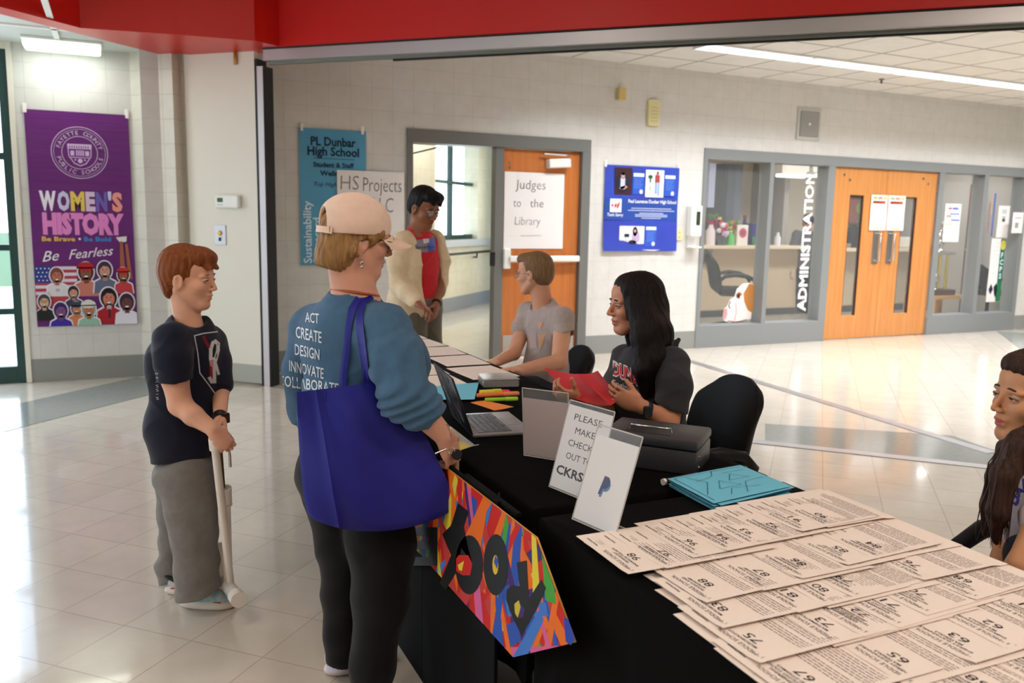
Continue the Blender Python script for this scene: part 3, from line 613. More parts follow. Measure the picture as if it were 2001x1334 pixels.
# --- blue school banner
e_ = empty('banner', (1.83, YW - 0.01, 0.98), 'pale blue vertical school scorecard banner behind the woman in the cap', 'banner')
x0, x1, z0, z1 = 1.525, 2.135, 0.98, 2.20
sheet(e_, x0, z0, x1, z1, YW - 0.006, mat('blue_vinyl', (96, 170, 204), 0.45, noise=((1, 1, 1.2), 0.3), rgb2=(70, 146, 190)), 'vinyl', 0.003, seed=5)
hooks(e_, [(x0 + 0.03, z1), (x1 - 0.03, z1)], YW - 0.004)
a = Art(); Wd, Ht = x1 - x0, z1 - z0; NV = (18, 40, 62)
a.text('PL Dunbar', 0.31, Ht - 0.145, 0.075, NV, bold=0.028, wd=0.41).text('High School', 0.31, Ht - 0.232, 0.075, NV, bold=0.028, wd=0.47).rect(0.13, Ht - 0.262, 0.50, Ht - 0.256, (40, 90, 120))
a.text('Student & Staff', 0.31, Ht - 0.335, 0.042, NV, bold=0.03, wd=0.37).text('Wellness', 0.31, Ht - 0.41, 0.042, NV, bold=0.03, wd=0.25).text('Top High School', 0.32, Ht - 0.505, 0.036, (20, 60, 90), shear=0.3, wd=0.38)
a.text('Sustainability', 0.098, 0.02, 0.072, (222, 236, 244), al='l', rot=R_(90), wd=0.56, bold=0.015).text('Scorecard', 0.185, 0.02, 0.072, (222, 236, 244), al='l', rot=R_(90), wd=0.41, bold=0.015)
a.up().ell(0.245, 0.31, 0.055, 0.075, (150, 130, 60)).up().ell(0.25, 0.31, 0.035, 0.05, (180, 156, 80))
a.build('printed_artwork', e_, (x0, YW - 0.0165, z0), (1, 0, 0), (0, 0, 1), into=SHEET[e_.name])

def handpaper(label, x0, z0, x1, z1, y, lines, seed, rotl=0.0):
    e_ = empty('paper_sign', ((x0 + x1) / 2, y, z0), label, 'sign'); sheet(e_, x0, z0, x1, z1, y, m_paper, 'sheet', 0.003, seed=seed)
    a = Art()
    for t, x, z, h, wd in lines: a.text(t, x, z, h, (128, 126, 132), al='l', wd=wd, bold=-0.012, shear=0.05)
    return e_, a
e_, a = handpaper('white poster sheet reading HS Projects in LLC, partly behind the cap', 1.862, 1.03, 2.50, 1.845, YW - 0.016, [('HS', 0.03, 0.64, 0.13, 0.17), ('Projects', 0.24, 0.63, 0.13, 0.37), ('in', 0.12, 0.44, 0.12, 0.06), ('LLC', 0.33, 0.44, 0.14, 0.20)], 2)
a.build('handwriting', e_, (1.862, YW - 0.0265, 1.03), (1, 0, 0), (0, 0, 1), into=SHEET[e_.name])
e_, a = handpaper('white handwritten sheet reading Judges to the Library on the brown door', 3.56, 1.133, 4.238, 1.90, YW + 0.03, [('Judges', 0.12, 0.60, 0.095, 0.34), ('to', 0.10, 0.42, 0.085, 0.085), ('the', 0.29, 0.42, 0.085, 0.15), ('Library', 0.12, 0.24, 0.085, 0.29)], 9)
a.line([(0.19, 0.13), (0.42, 0.135)], 0.004, (140, 138, 144)); a.build('handwriting', e_, (3.56, YW + 0.0195, 1.133), (1, 0, 0), (0, 0, 1), into=SHEET[e_.name])

# --- blue poster right of the doorway
e_ = empty('poster', (5.17, YW - 0.01, 1.11), 'square royal blue poster with three photos, right of the brown door', 'poster')
x0, x1, z0, z1 = 4.70, 5.645, 1.11, 2.015; Wd, Ht = x1 - x0, z1 - z0
sheet(e_, x0, z0, x1, z1, YW - 0.006, mat('royal_blue_vinyl', (40, 84, 190), 0.4, noise=((1.2, 1.2, 1.2), 0.3), rgb2=(58, 54, 156)), 'vinyl', 0.008, seed=8, curl=0.015)
hooks(e_, [(x0 + 0.01, z1), (x1 - 0.01, z1)], YW - 0.004)
a = Art(); sx0, sz0 = Wd / 900, Ht / 1080
def bq(px, py): return ((px - 120) * Wd / 905, (1225 - py) * Ht / 1075)
def brect(p0, p1, c): (xa, za), (xb, zb) = bq(*p0), bq(*p1); a.rect(xa, zb, xb, za, c)
brect((125, 560), (1015, 830), (42, 74, 156)); a.up(); brect((232, 180), (440, 515), (62, 36, 34)); brect((605, 190), (832, 535), (232, 236, 236)); brect((312, 905), (615, 1155), (222, 220, 232))
for p0, p1 in (((450, 235), (590, 505)), ((840, 245), (980, 515)), ((630, 905), (765, 1165))):
    brect(p0, p1, (48, 88, 186)); a.up(); brect((p0[0] + 5, p0[1] + 5), (p1[0] - 5, p0[1] + 48), (222, 230, 246)); x, z = bq(p1[0] - 35, p1[1] - 35); a.ell(x, z, 0.022, 0.024, (206, 206, 234)); 
    for k in range(6): brect((p0[0] + 15, p0[1] + 75 + 22 * k), (p1[0] - 20 - 8 * (k % 3), p0[1] + 80 + 22 * k), (106, 142, 222))
a.up()
x, z = bq(328, 340); a.ell(x, z - 0.02, 0.085, 0.11, (34, 36, 54)).up().rect(x - 0.028, z - 0.09, x + 0.028, z + 0.03, (196, 206, 230)).ell(x, z + 0.05, 0.024, 0.032, (196, 148, 130)).ell(x, z + 0.075, 0.028, 0.02, (44, 26, 24)).ell(x + 0.03, z - 0.065, 0.03, 0.015, (200, 140, 120)).ell(x - 0.01, z - 0.075, 0.03, 0.015, (200, 140, 120))
x, z = bq(750, 300); a.rect(x - 0.03, z - 0.04, x + 0.03, z + 0.04, (166, 70, 70)).rect(x - 0.03, z - 0.16, x - 0.004, z - 0.04, (140, 170, 210)).rect(x + 0.004, z - 0.18, x + 0.03, z - 0.04, (150, 180, 214)).ell(x, z + 0.06, 0.016, 0.02, (150, 96, 70))
x, z = bq(662, 290); a.ell(x, z + 0.01, 0.03, 0.02, (40, 90, 60)).rect(x - 0.01, z - 0.05, x + 0.01, z, (90, 90, 100)).rect(x - 0.012, z - 0.14, x + 0.012, z - 0.08, (170, 200, 176))
x, z = bq(500, 1010); a.ell(x, z + 0.03, 0.03, 0.05, (40, 26, 30)).ell(x + 0.012, z - 0.03, 0.05, 0.07, (190, 166, 200)).ell(x - 0.03, z - 0.085, 0.05, 0.022, (40, 36, 50)).up().ell(x - 0.002, z + 0.035, 0.013, 0.018, (206, 160, 140)); brect((372, 1005), (428, 1045), (30, 50, 44)); brect((320, 1085), (420, 1092), (196, 180, 186))
brect((186, 568), (322, 735), (240, 238, 240)); a.up(); x, z = bq(252, 650)
for dx, h in ((-0.04, 0.02), (0.0, 0.04), (0.032, 0.07)): a.ell(x + dx, z, 0.012, h / 2 + 0.006, (196, 60, 60), rot=-0.4).ell(x + dx - 0.004, z + 0.004, 0.004, h / 3, (240, 238, 240), rot=-0.4)
x, z = bq(250, 785); a.text('Tech Savvy', x, z, 0.032, (226, 232, 246), wd=0.20, bold=0.02)
x, z = bq(700, 612); a.text('Paul Laurence Dunbar High School', x, z, 0.036, (232, 236, 250), wd=0.62, bold=0.02)
for k, (wl_, yy) in enumerate(((0.52, 685), (0.60, 712), (0.31, 745), (0.42, 765), (0.42, 785), (0.25, 808))):
    x, z = bq(690, yy); a.rect(x - wl_ / 2, z, x + wl_ / 2, z + 0.008, (190, 202, 236))
brect((120, 1205), (1010, 1222), (214, 214, 240))
a.build('printed_artwork', e_, (x0, YW - 0.0225, z0), (1, 0, 0), (0, 0, 1), fn=None, into=SHEET[e_.name])

def small(name, label, cat, build):
    e_ = empty(name, (0, 0, 0), label, cat); return e_
# fittings on the wall
def wallbox(name, part, label, cat, c, w_, h_, d_, m, y=YW, bev=0.006, extra=None):
    e_ = empty(name, (c.x, y, c.z - h_ / 2), label, cat)
    MB().box((c.x - w_ / 2, y - d_, c.z - h_ / 2), (c.x + w_ / 2, y, c.z + h_ / 2), bev, seg=2).build(part, m, e_)
    return e_
m_iv = mat('ivory_plastic', (222, 212, 160), 0.5)
c = at_y(1211, 184, YW); e_ = wallbox('alarm_box', 'housing', 'small tan alarm box high on the wall above the blue poster', 'alarm', c, 0.085, 0.125, 0.06, mat('tan_plastic', (206, 182, 116), 0.5))
c = at_y(1275, 221, YW); e_ = wallbox('bell_box', 'housing', 'ivory rectangular chime box on the upper wall right of the tan alarm', 'chime', c, 0.14, 0.27, 0.035, m_iv)
mb = MB()
for k in range(5): mb.box((c.x - 0.045, YW - 0.037, c.z - 0.09 + 0.035 * k), (c.x + 0.045, YW - 0.034, c.z - 0.08 + 0.035 * k))
mb.build('grille', mat('ivory_shade', (196, 188, 150), 0.5), e_)
c = at_y(1579, 243, YW); e_ = wallbox('wall_speaker', 'frame', 'grey square loudspeaker grille on the wall above the office window', 'speaker', c, 0.36, 0.36, 0.02, mat('speaker_frame', (190, 190, 186), 0.5))
MB().box((c.x - 0.145, YW - 0.028, c.z - 0.145), (c.x + 0.145, YW - 0.015, c.z + 0.145), 0.01).build('grille', mat('speaker_grille', (150, 150, 146), 0.6, bump=((260, 260, 260), 0.6, 0.003)), e_)
MB().lathe([(0.018, 0), (0.012, 0.01)], (c.x, YW - 0.027, c.z), (0, -1, 0), 14).build('badge', m_white, e_)
c = at_y(1356, 445, YW); e_ = empty('sanitizer_dispenser', (c.x, YW, 1.14), 'white hand sanitizer dispenser with drip tray left of the office glass', 'dispenser')
MB().box((5.78, YW - 0.1, 1.27), (5.93, YW, 1.62), 0.02, seg=2).build('housing', m_white, e_)
MB().box((5.845, YW - 0.108, 1.40), (5.895, YW - 0.095, 1.55), 0.004).build('window', mat('dark_window', (52, 66, 48), 0.2), e_)
MB().box((5.79, YW - 0.115, 1.145), (5.93, YW, 1.165), 0.006).box((5.80, YW - 0.02, 1.16), (5.92, YW, 1.28), 0.004).build('drip_tray', m_white, e_)
c = at_y(1327, 461, YW); e_ = wallbox('wall_outlet', 'cover_plate', 'ivory outlet plate between the blue poster and the white dispenser', 'outlet', Vector((5.69, 0, 1.29)), 0.085, 0.125, 0.01, m_iv, bev=0.003)
for zz in (1.265, 1.315): MB().box((5.675, YW - 0.014, zz - 0.012), (5.705, YW - 0.009, zz + 0.012), 0.003).build('socket', mat('socket_face', (196, 186, 140), 0.5), e_)
# thermostat and pull-station plate on the partition pocket door
dM = Matrix.Translation(Vector((0, 0, 0)))
def on_door(name, label, cat, px, py, w_, h_, d_, m, part='cover', bev=0.008):
    c = at_s(px, py, 8.30); e_ = empty(name, c - Vector((0, 0, h_ / 2)), label, cat)
    Mx = Matrix.Translation(c) @ Matrix.Rotation(R_(-45), 4, 'Z')
    MB().box((-w_ / 2, -d_, -h_ / 2), (w_ / 2, 0, h_ / 2), bev, Mx, seg=2).build(part, m, e_); return e_, Mx
e_, Mx = on_door('thermostat', 'white thermostat with a small dark display on the cream pocket door', 'thermostat', 449, 394, 0.235, 0.108, 0.045, m_white, 'housing', 0.015)
MB().box((-0.09, -0.047, -0.005), (-0.035, -0.044, 0.03), 0, Mx).build('display', mat('lcd', (60, 84, 70), 0.2), e_)
MB().box((-0.09, -0.047, -0.032), (-0.078, -0.044, -0.02), 0.001, Mx).box((-0.07, -0.047, -0.032), (-0.058, -0.044, -0.02), 0.001, Mx).box((-0.05, -0.047, -0.032), (-0.038, -0.044, -0.02), 0.001, Mx).build('button', mat('button_grey', (180, 190, 190), 0.5), e_)
e_, Mx = on_door('switch_plate', 'pale square key switch plate below the thermostat', 'switch', 431, 459, 0.115, 0.165, 0.008, mat('steel_plate', (196, 196, 204), 0.35, metal=0.5), 'cover_plate', 0.003)
MB().lathe([(0.022, 0), (0.018, 0.012)], Mx @ Vector((0, -0.008, 0.015)), Mx.to_3x3() @ Vector((0, -1, 0)), 16).build('key_cylinder', m_brass, e_)
MB().box((-0.006, -0.02, -0.05), (0.006, -0.008, -0.02), 0.001, Mx).build('toggle', m_black, e_)

# papers on the office front
def notice(label, x0, z0, x1, z1, y, items, cat='notice', seed=1, tilt=0):
    e_ = empty('notice', ((x0 + x1) / 2, y, z0), label, cat); sheet(e_, x0, z0, x1, z1, y, m_paper, 'sheet', 0.003, nx=4, nz=6, seed=seed)
    a = Art(); w_, h_ = x1 - x0, z1 - z0
    for (u0, v0, u1, v1, c) in items: a.rect(u0 * w_, v0 * h_, u1 * w_, v1 * h_, c)
    a.build('printing', e_, (x0, y - 0.0112, z0), (1, 0, 0), (0, 0, 1), into=SHEET[e_.name]); return e_
rb = [(0.1, 0.88, 0.35, 0.95, (150, 200, 110)), (0.4, 0.88, 0.65, 0.95, (238, 150, 140)), (0.7, 0.88, 0.92, 0.95, (214, 206, 90)), (0.1, 0.76, 0.6, 0.83, (150, 60, 40)), (0.6, 0.76, 0.85, 0.83, (190, 70, 50)), (0.2, 0.04, 0.8, 0.07, (190, 206, 110))]
notice('white notice with a coloured heading taped across the left office door', 8.60, 1.372, 8.885, 1.812, YW + 0.018, rb, seed=2)
notice('white notice with a coloured heading taped to the right office door', 8.90, 1.372, 9.20, 1.812, YW + 0.018, rb, seed=3)
notice('white notice with coloured lines on the glass right of the orange doors', 10.08, 1.23, 10.39, 1.74, YW + 0.118, [(0.2, 0.85, 0.4, 0.9, (214, 120, 120)), (0.45, 0.85, 0.8, 0.9, (96, 120, 200)), (0.3, 0.72, 0.9, 0.75, (110, 140, 210)), (0.1, 0.66, 0.4, 0.69, (220, 110, 110)), (0.4, 0.56, 0.95, 0.59, (90, 120, 200)), (0.1, 0.45, 0.5, 0.48, (200, 214, 140))], seed=4)
def at_g(px, py): return at_y(px, py, YW + 0.118)
c0, c1_ = at_g(1945, 464), at_g(1968, 402)
notice('white flyer with a small dark emblem held by a clip on the rightmost glass', c0.x, c0.z, c1_.x + 0.06, c1_.z, YW + 0.118, [(0.3, 0.75, 0.7, 0.88, (200, 206, 206)), (0.38, 0.5, 0.62, 0.6, (90, 70, 60)), (0.35, 0.62, 0.65, 0.66, (160, 180, 190))], seed=5)
c0, c1_ = at_y(1975, 455, YW - 0.02), at_y(2000, 415, YW - 0.02)
notice('small white card at the far right edge of the office front', c0.x, c0.z, c1_.x, c1_.z, YW - 0.02, [(0.25, 0.25, 0.55, 0.5, (150, 160, 156)), (0.2, 0.7, 0.8, 0.76, (190, 190, 200))], seed=6)
e_ = empty('poster', (10.95, YW + 0.1, 0.6), 'tall white poster with a green side strip reading FCPS on the rightmost glass', 'poster')
c0, c1_ = at_g(1925, 590), at_g(1963, 466); xa, xb, za, zb = c0.x, c1_.x + 0.02, c0.z, c1_.z
sheet(e_, xa, za, xb, zb, YW + 0.118, m_paper, 'sheet', 0.003, seed=11)
a = Art(); Wd, Ht = xb - xa, zb - za
a.rect(Wd * 0.66, 0.005, Wd - 0.004, Ht - 0.005, (30, 106, 92)).up().rect(Wd * 0.66, 0.005, Wd - 0.004, Ht * 0.3, (36, 120, 70)).ell(Wd * 0.83, Ht * 0.90, 0.055, 0.07, (214, 206, 90)).up()
for k, ch in enumerate('FCPS'): a.text(ch, Wd * 0.82, Ht * (0.70 - 0.11 * k), 0.07, (224, 236, 230), bold=0.03)
for k in range(4): a.rect(0.04, Ht * (0.93 - 0.06 * k), Wd * 0.6, Ht * (0.935 - 0.06 * k), (196, 206, 220))
a.poly([(Wd * .1, Ht * .2), (Wd * .25, Ht * .29), (Wd * .4, Ht * .2), (Wd * .25, Ht * .12)], (30, 44, 70)).poly([(Wd * .45, Ht * .24), (Wd * .62, Ht * .30), (Wd * .72, Ht * .2), (Wd * .66, Ht * .06), (Wd * .52, Ht * .12)], (26, 30, 46))
a.build('printed_artwork', e_, (xa, YW + 0.107, za), (1, 0, 0), (0, 0, 1), into=SHEET[e_.name])
e_ = empty('pennant', (10.9, YW + 0.3, 1.2), 'narrow blue, red and yellow ribbon strips hanging behind the rightmost glass', 'ribbon')
for k, (px0, px1, py0, py1, c) in enumerate(((1938, 1944, 378, 462, (40, 80, 190)), (1930, 1935, 395, 455, (150, 50, 110)), (1935, 1939, 390, 420, (220, 180, 90)))):
    a0, b0 = at_y(px0, py1, YW + 0.2), at_y(px1, py0, YW + 0.2); MB().box((a0.x, YW + 0.195, a0.z), (b0.x, YW + 0.2, b0.z)).build('ribbon', prt(c), e_)

# ================================================================ TABLES AND WHAT LIES ON THEM
TZ = 0.76
m_cloth = mat('black_tablecloth', (9, 8, 8), 0.9, bump=((5, 5, 5), 0.25, 0.02), spec=0.08)
m_blackp = mat('black_plastic', (18, 18, 19), 0.5, spec=0.3)
def fold_table(y0, y1, label):
    e_ = empty('folding_table', (1.23, (y0 + y1) / 2, 0), label, 'table', 'folding tables in a row')
    MB().box((0.90, y0, TZ - 0.04), (1.58, y1, TZ - 0.006), 0.01).build('tabletop', mat('grey_tabletop', (150, 146, 140), 0.5), e_)
    for sy in (y0 + 0.2, y1 - 0.2):
        for x in (0.98, 1.5): MB().tube([(x, sy, TZ - 0.04), (x, sy, 0.0)], 0.014, 8).build('leg', m_blackp, e_, smooth=50)
    return e_
fold_table(-0.15, 1.68, 'nearest folding table, hidden under the black cloth covered with numbered sheets')
fold_table(1.74, 3.28, 'middle folding table under the black cloth with the laptop and acrylic signs')
fold_table(3.30, 4.80, 'farthest folding table under the black cloth, where the grey-shirted teen sits')
def drape(name, label, x0, x1, y0, y1, zb_front, zb_back, zb_near, zb_far, seed=0):
    """cloth lying on the top with hanging, gently rippled sides"""
    rr = random.Random(seed); mb = MB(); vs = []; fs = []
    # outline of the top, sampled, with outward direction and drop
    pts = []
    def side(ax, ay, bx, by, nx, ny, zb, n):
        for i in range(n):
            t = i / n; pts.append((ax + (bx - ax) * t, ay + (by - ay) * t, nx, ny, zb))
    n1 = int((y1 - y0) / 0.04); n2 = int((x1 - x0) / 0.04)
    side(x0, y0, x0, y1, -1, 0, zb_front, n1); side(x0, y1, x1, y1, 0, 1, zb_far, n2); side(x1, y1, x1, y0, 1, 0, zb_back, n1); side(x1, y0, x0, y0, 0, -1, zb_near, n2)
    rows = [(0.0, 0.0), (0.006, 0.006)] + [(0.0, t) for t in (0.05, 0.12, 0.22, 0.35, 0.5, 0.66, 0.82, 1.0)]
    N = len(pts); ph = rr.random() * 6
    for r, (o_, t) in enumerate(rows):
        for i, (x, y, nx, ny, zb) in enumerate(pts):
            if r == 0: vs.append((x, y, TZ)); continue
            if r == 1: vs.append((x + nx * 0.006, y + ny * 0.006, TZ - 0.006)); continue
            z = TZ - 0.006 - (TZ - 0.006 - zb) * t
            am = 0.018 * min(1, t * 1.6) * ((TZ - zb) / TZ)
            s_ = (y if nx else x); rip = am * (math.sin(s_ * 17 + ph) + 0.5 * math.sin(s_ * 41 + ph * 2)) + 0.012 * t
            vs.append((x + nx * (0.007 + rip), y + ny * (0.007 + rip), z))
    for r in range(len(rows) - 1):
        for i in range(N): j = (i + 1) % N; fs.append((r * N + i, r * N + j, (r + 1) * N + j, (r + 1) * N + i))
    fs.append(tuple(range(N)))
    mb.add(vs, fs); o = mb.build(name, m_cloth, smooth=60); tag(o, label, 'tablecloth'); return o
drape('tablecloth', 'black floor-length cloth under the spread of numbered sheets', 0.868, 1.60, -0.2, 1.672, 0.01, 0.01, 0.01, 0.03, 1)
drape('tablecloth', 'black cloth with a shorter drop under the laptop, acrylic signs and cash box', 0.886, 1.60, 1.732, 4.82, 0.30, 0.28, 0.45, 0.28, 2)

# numbered sheets: across = reading direction (+y), down the page = +x
SH = {98: (0.920, 1.361, 'TECHNOLOGY|ENHANCES THE ARTS'), 97: (0.992, 1.351, 'PLANT SCIENCES'), 96: (1.076, 1.375, 'PLANT SCIENCES'), 94: (1.160, 1.373, 'PLANT SCIENCES'), 93: (1.227, 1.378, 'PLANT SCIENCES'), 92: (1.305, 1.385, 'PLANT SCIENCES'), 91: (1.383, 1.394, 'PLANT SCIENCES'), 90: (1.453, 1.390, 'PLANT SCIENCES'),
      88: (0.985, 1.206, 'PHYSICS AND|ASTRONOMY'), 87: (1.113, 1.202, 'PHYSICS AND|ASTRONOMY'), 86: (1.216, 1.212, 'PHYSICS AND|ASTRONOMY'), 85: (1.348, 1.225, 'PHYSICS AND|ASTRONOMY'), 84: (1.429, 1.217, 'PHYSICS AND|ASTRONOMY'),
      83: (0.945, 1.121, 'MICROBIOLOGY'), 81: (1.102, 1.112, 'MICROBIOLOGY'), 80: (1.169, 1.107, 'MICROBIOLOGY'), 79: (1.243, 1.115, 'MICROBIOLOGY'), 76: (1.423, 1.117, 'MICROBIOLOGY'),
      75: (0.927, 1.010, 'MICROBIOLOGY'), 73: (1.078, 1.005, 'MATHEMATICS'), 72: (1.164, 1.007, 'ENGINEERING|TECHNOLOGY STATICS|AND DYNAMICS'), 71: (1.244, 1.008, 'ENGINEERING|TECHNOLOGY STATICS|AND DYNAMICS'), 70: (1.328, 1.020, 'ENGINEERING|TECHNOLOGY STATICS|AND DYNAMICS'), 68: (1.462, 1.024, 'ENGINEERING|TECHNOLOGY STATICS|AND DYNAMICS'),
      67: (0.924, 0.892, 'ENGINEERING|TECHNOLOGY STATICS|AND DYNAMICS'), 65: (1.100, 0.872, 'ENERGY SUSTAINABLE|MATERIALS'), 63: (1.251, 0.876, 'ENERGY SUSTAINABLE|MATERIALS'), 62: (1.345, 0.886, 'ENERGY SUSTAINABLE|MATERIALS'), 61: (1.470, 0.900, 'EARTH AND|ENVIRONMENTAL|SCIENCE'),
      60: (0.95, 0.778, 'EARTH AND|ENVIRONMENTAL|SCIENCE'), 58: (1.162, 0.776, 'EARTH AND|ENVIRONMENTAL|SCIENCE'), 57: (1.300, 0.780, 'EARTH AND|ENVIRONMENTAL|SCIENCE'), 56: (1.44, 0.775, 'EARTH AND|ENVIRONMENTAL|SCIENCE')}
m_sheet = mat('rose_white_paper', (240, 224, 214), 0.75, spec=0.2)
ROWS = [[60, 58, 57, 56], [67, 65, 63, 62, 61], [75, 73, 72, 71, 70, 68], [83, 81, 80, 79, 76], [88, 87, 86, 85, 84], [98, 97, 96, 94, 93, 92, 91, 90]]
ORD = ['first', 'second', 'third', 'fourth', 'fifth', 'sixth', 'seventh', 'eighth']
WHERE = {no: ', %s from the left in the %s row from the signs' % (ORD[i], ORD[5 - r]) for r, rw in enumerate(ROWS) for i, no in enumerate(rw)}
rowk = {1.37: 0, 1.21: 1, 1.115: 2, 1.01: 3, 0.88: 4, 0.778: 5}
INK = (52, 44, 50)
def page(no, nx, ny, cat_, lift, seed):
    rr = random.Random(seed); rot = rr.uniform(-0.03, 0.03); Wp, Hp = 0.2159, 0.2794
    if no in (68,): rot += 0.03
    Wd = 0.2; x0 = nx - (0.038 + 0.0085 * len(cat_.split('|'))); y0 = ny - 0.068
    O = Vector((x0, y0, TZ + 0.0015 + lift)); u = Vector((math.sin(-rot), math.cos(rot), 0)); v = Vector((math.cos(rot), math.sin(rot), 0))   # u reading, v down the page
    xmax = 1.60 if ny > 0.95 else 1.61
    e_ = empty('numbered_sheet', (x0 + 0.12, y0 + 0.1, TZ + lift), 'sheet printed %d%s' % (no, WHERE[no]), 'paper', 'numbered sheets spread on the near table')
    mb = MB(); NX, NY = 8, 10; vs = []; ph = rr.random() * 6
    def pos(a, b, dz=0.0):      # a across (0..Wp), b down the page (0..Hp)
        p = O + u * a + v * b; z = 0.0003 * (1 + math.sin(ph + a * 30 + b * 17)) + 0.0045 * max(0, 1 - a / 0.035) ** 2 * (0.5 + 0.5 * math.sin(ph * 3))
        over = max(0, p.x - xmax + 0.02); 
        if over > 0: z -= over * over * 2.2; 
        return Vector((p.x, p.y, p.z + max(z, -0.001) + dz) if over <= 0 else (p.x, p.y, p.z + z * 0.2 + dz))
    Hq = min(Hp, xmax + 0.012 - x0)
    for j in range(NY + 1):
        for i in range(NX + 1): vs.append(pos(Wp * i / NX, Hq * j / NY))
    n = len(vs); vs += [p - Vector((0, 0, 0.0003)) for p in vs]; W1 = NX + 1; fs = []
    for j in range(NY):
        for i in range(NX):
            q = (j * W1 + i, j * W1 + i + 1, (j + 1) * W1 + i + 1, (j + 1) * W1 + i); fs.append(q[::-1]); fs.append(tuple(a + n for a in q))
    bd = [i for i in range(NX)] + [j * W1 + NX for j in range(NY)] + [NY * W1 + i for i in range(NX, 0, -1)] + [j * W1 for j in range(NY, 0, -1)]
    for a, b in zip(bd, bd[1:] + bd[:1]): fs.append((a, b, b + n, a + n))
    o = mb.add(vs, fs).build('sheet', m_sheet, e_, smooth=60)
    a = Art()   # art coordinates: x = reading, y = -down
    a.text('5', 0.012, -0.021, 0.0075, (90, 80, 84), al='l').text('TH', 0.019, -0.017, 0.0035, (90, 80, 84), al='l').text('MIDDLE SCHOOL', 0.027, -0.021, 0.0085, (84, 74, 78), al='l', wd=0.098)
    lines = cat_.split('|'); zc = -0.033
    for t in lines: a.text(t, 0.078, zc, 0.0055, INK, wd=min(0.10, 0.0058 * len(t)), bold=0.01); zc -= 0.0085
    a.text(str(no), 0.072, zc - 0.0150, 0.0185, INK, wd=0.034)
    a.text('Project Numbers', 0.150, -0.060, 0.0042, INK, al='l', wd=0.045, bold=0.03).text('Printed Projects', 0.150, -0.018, 0.0042, INK, al='l', wd=0.045, bold=0.03)
    for k in range(3):
        for m_ in range(3): a.rect(0.150, -0.026 - 0.0042 * k - 0.012 * 0, 0.150 + rr.uniform(0.012, 0.03), -0.0268 - 0.0042 * k, (150, 136, 132))
    for k in range(12):
        if k in (4,): continue
        zl = -0.098 - 0.0072 * k; xs = 0.012; xe = rr.uniform(0.13, 0.195)
        while xs < xe: wl_ = rr.uniform(0.005, 0.017); a.rect(xs, zl, min(xs + wl_, xe), zl + 0.0019, (140, 124, 122)); xs += wl_ + 0.0022
    a.items = [it for it in a.items if -it[0][:, 1].min() < Hq - 0.004]
    a.build('printing', e_, (0, 0, 0), (1, 0, 0), (0, 1, 0), fn=lambda x, y, l: pos(x, -y, l * 0.5 + 0.0002), into=o)
    return e_
order = sorted(SH, key=lambda k: (round(SH[k][1] * 4) , SH[k][0]))
rows_ = [[67, 65, 63, 62, 61], [60, 58, 57, 56]]
seq = [60, 58, 57, 56, 67, 65, 63, 62, 61, 75, 73, 72, 71, 70, 83, 81, 80, 79, 76, 68, 88, 87, 86, 85, 84, 98, 97, 96, 94, 93, 92, 91, 90]
ROWS = [[60, 58, 57, 56], [67, 65, 63, 62, 61], [75, 73, 72, 71, 70, 68], [83, 81, 80, 79, 76], [88, 87, 86, 85, 84], [98, 97, 96, 94, 93, 92, 91, 90]]
for r_, rw in enumerate(ROWS):
    for i_, no in enumerate(rw): page(no, *SH[no], 0.0012 + 0.0024 * r_ + 0.0009 * i_ * (1.0 if r_ < 5 else 0.65), 100 + no)
# the corner sheets without a number in view
def plain_sheet(label, pts, z, group, m=m_sheet, nm='paper_sheet', cat='paper', lines=True, seed=0, up_=0.0):
    """pts: four corners on the table, in order"""
    c = sum((Vector(p) for p in pts), Vector()) / 4; e_ = empty(nm, (c.x, c.y, z), label, cat, group)
    rr = random.Random(seed); a0, a1, a2, a3 = [Vector((p[0], p[1], z)) for p in pts]; ph = rr.random() * 6
    def pos(s, t, dz=0): p = a0.lerp(a1, s).lerp(a3.lerp(a2, s), t); p.z += 0.0009 + 0.0012 * (1 + math.sin(ph + s * 5 + t * 4)) * 0.5 + up_ * s * s + dz; return p
    mb = MB(); N = 6; vs = [pos(i / N, j / N) for j in range(N + 1) for i in range(N + 1)]; n = len(vs); vs += [p - Vector((0, 0, 0.0004)) for p in vs]; fs = []
    for j in range(N):
        for i in range(N): q = (j * (N + 1) + i, j * (N + 1) + i + 1, (j + 1) * (N + 1) + i + 1, (j + 1) * (N + 1) + i); fs.append(q); fs.append(tuple(k + n for k in q)[::-1])
    bd = [i for i in range(N)] + [j * (N + 1) + N for j in range(N)] + [N * (N + 1) + i for i in range(N, 0, -1)] + [j * (N + 1) for j in range(N, 0, -1)]
    for a, b in zip(bd, bd[1:] + bd[:1]): fs.append((a, b, b + n, a + n))
    o = mb.add(vs, fs).build('sheet', m, e_, smooth=60)
    if lines:
        a = Art()
        for k in range(9):
            x = 0.1; 
            while x < 0.85: wl_ = rr.uniform(0.03, 0.1); a.rect(x, 0.12 + 0.085 * k, min(0.9, x + wl_), 0.128 + 0.085 * k, (186, 168, 160)); x += wl_ + 0.02
        a.build('printing', e_, (0, 0, 0), (1, 0, 0), (0, 1, 0), fn=lambda x, y, l: pos(x, y, l * 0.5 + 0.0002), into=o)
    return e_, o
def quad(x0, y0, x1, y1, r=0.0):
    cx, cy = (x0 + x1) / 2, (y0 + y1) / 2; c, s = math.cos(r), math.sin(r)
    return [(cx + (x - cx) * c - (y - cy) * s, cy + (x - cx) * s + (y - cy) * c, 0) for x, y in ((x0, y0), (x1, y0), (x1, y1), (x0, y1))]
plain_sheet('rose-white sheet peeking from under the left edge of the spread below sheet 98', quad(0.911, 1.10, 1.10, 1.31, 0.02), TZ + 0.0005, 'unnumbered sheets under the spread')
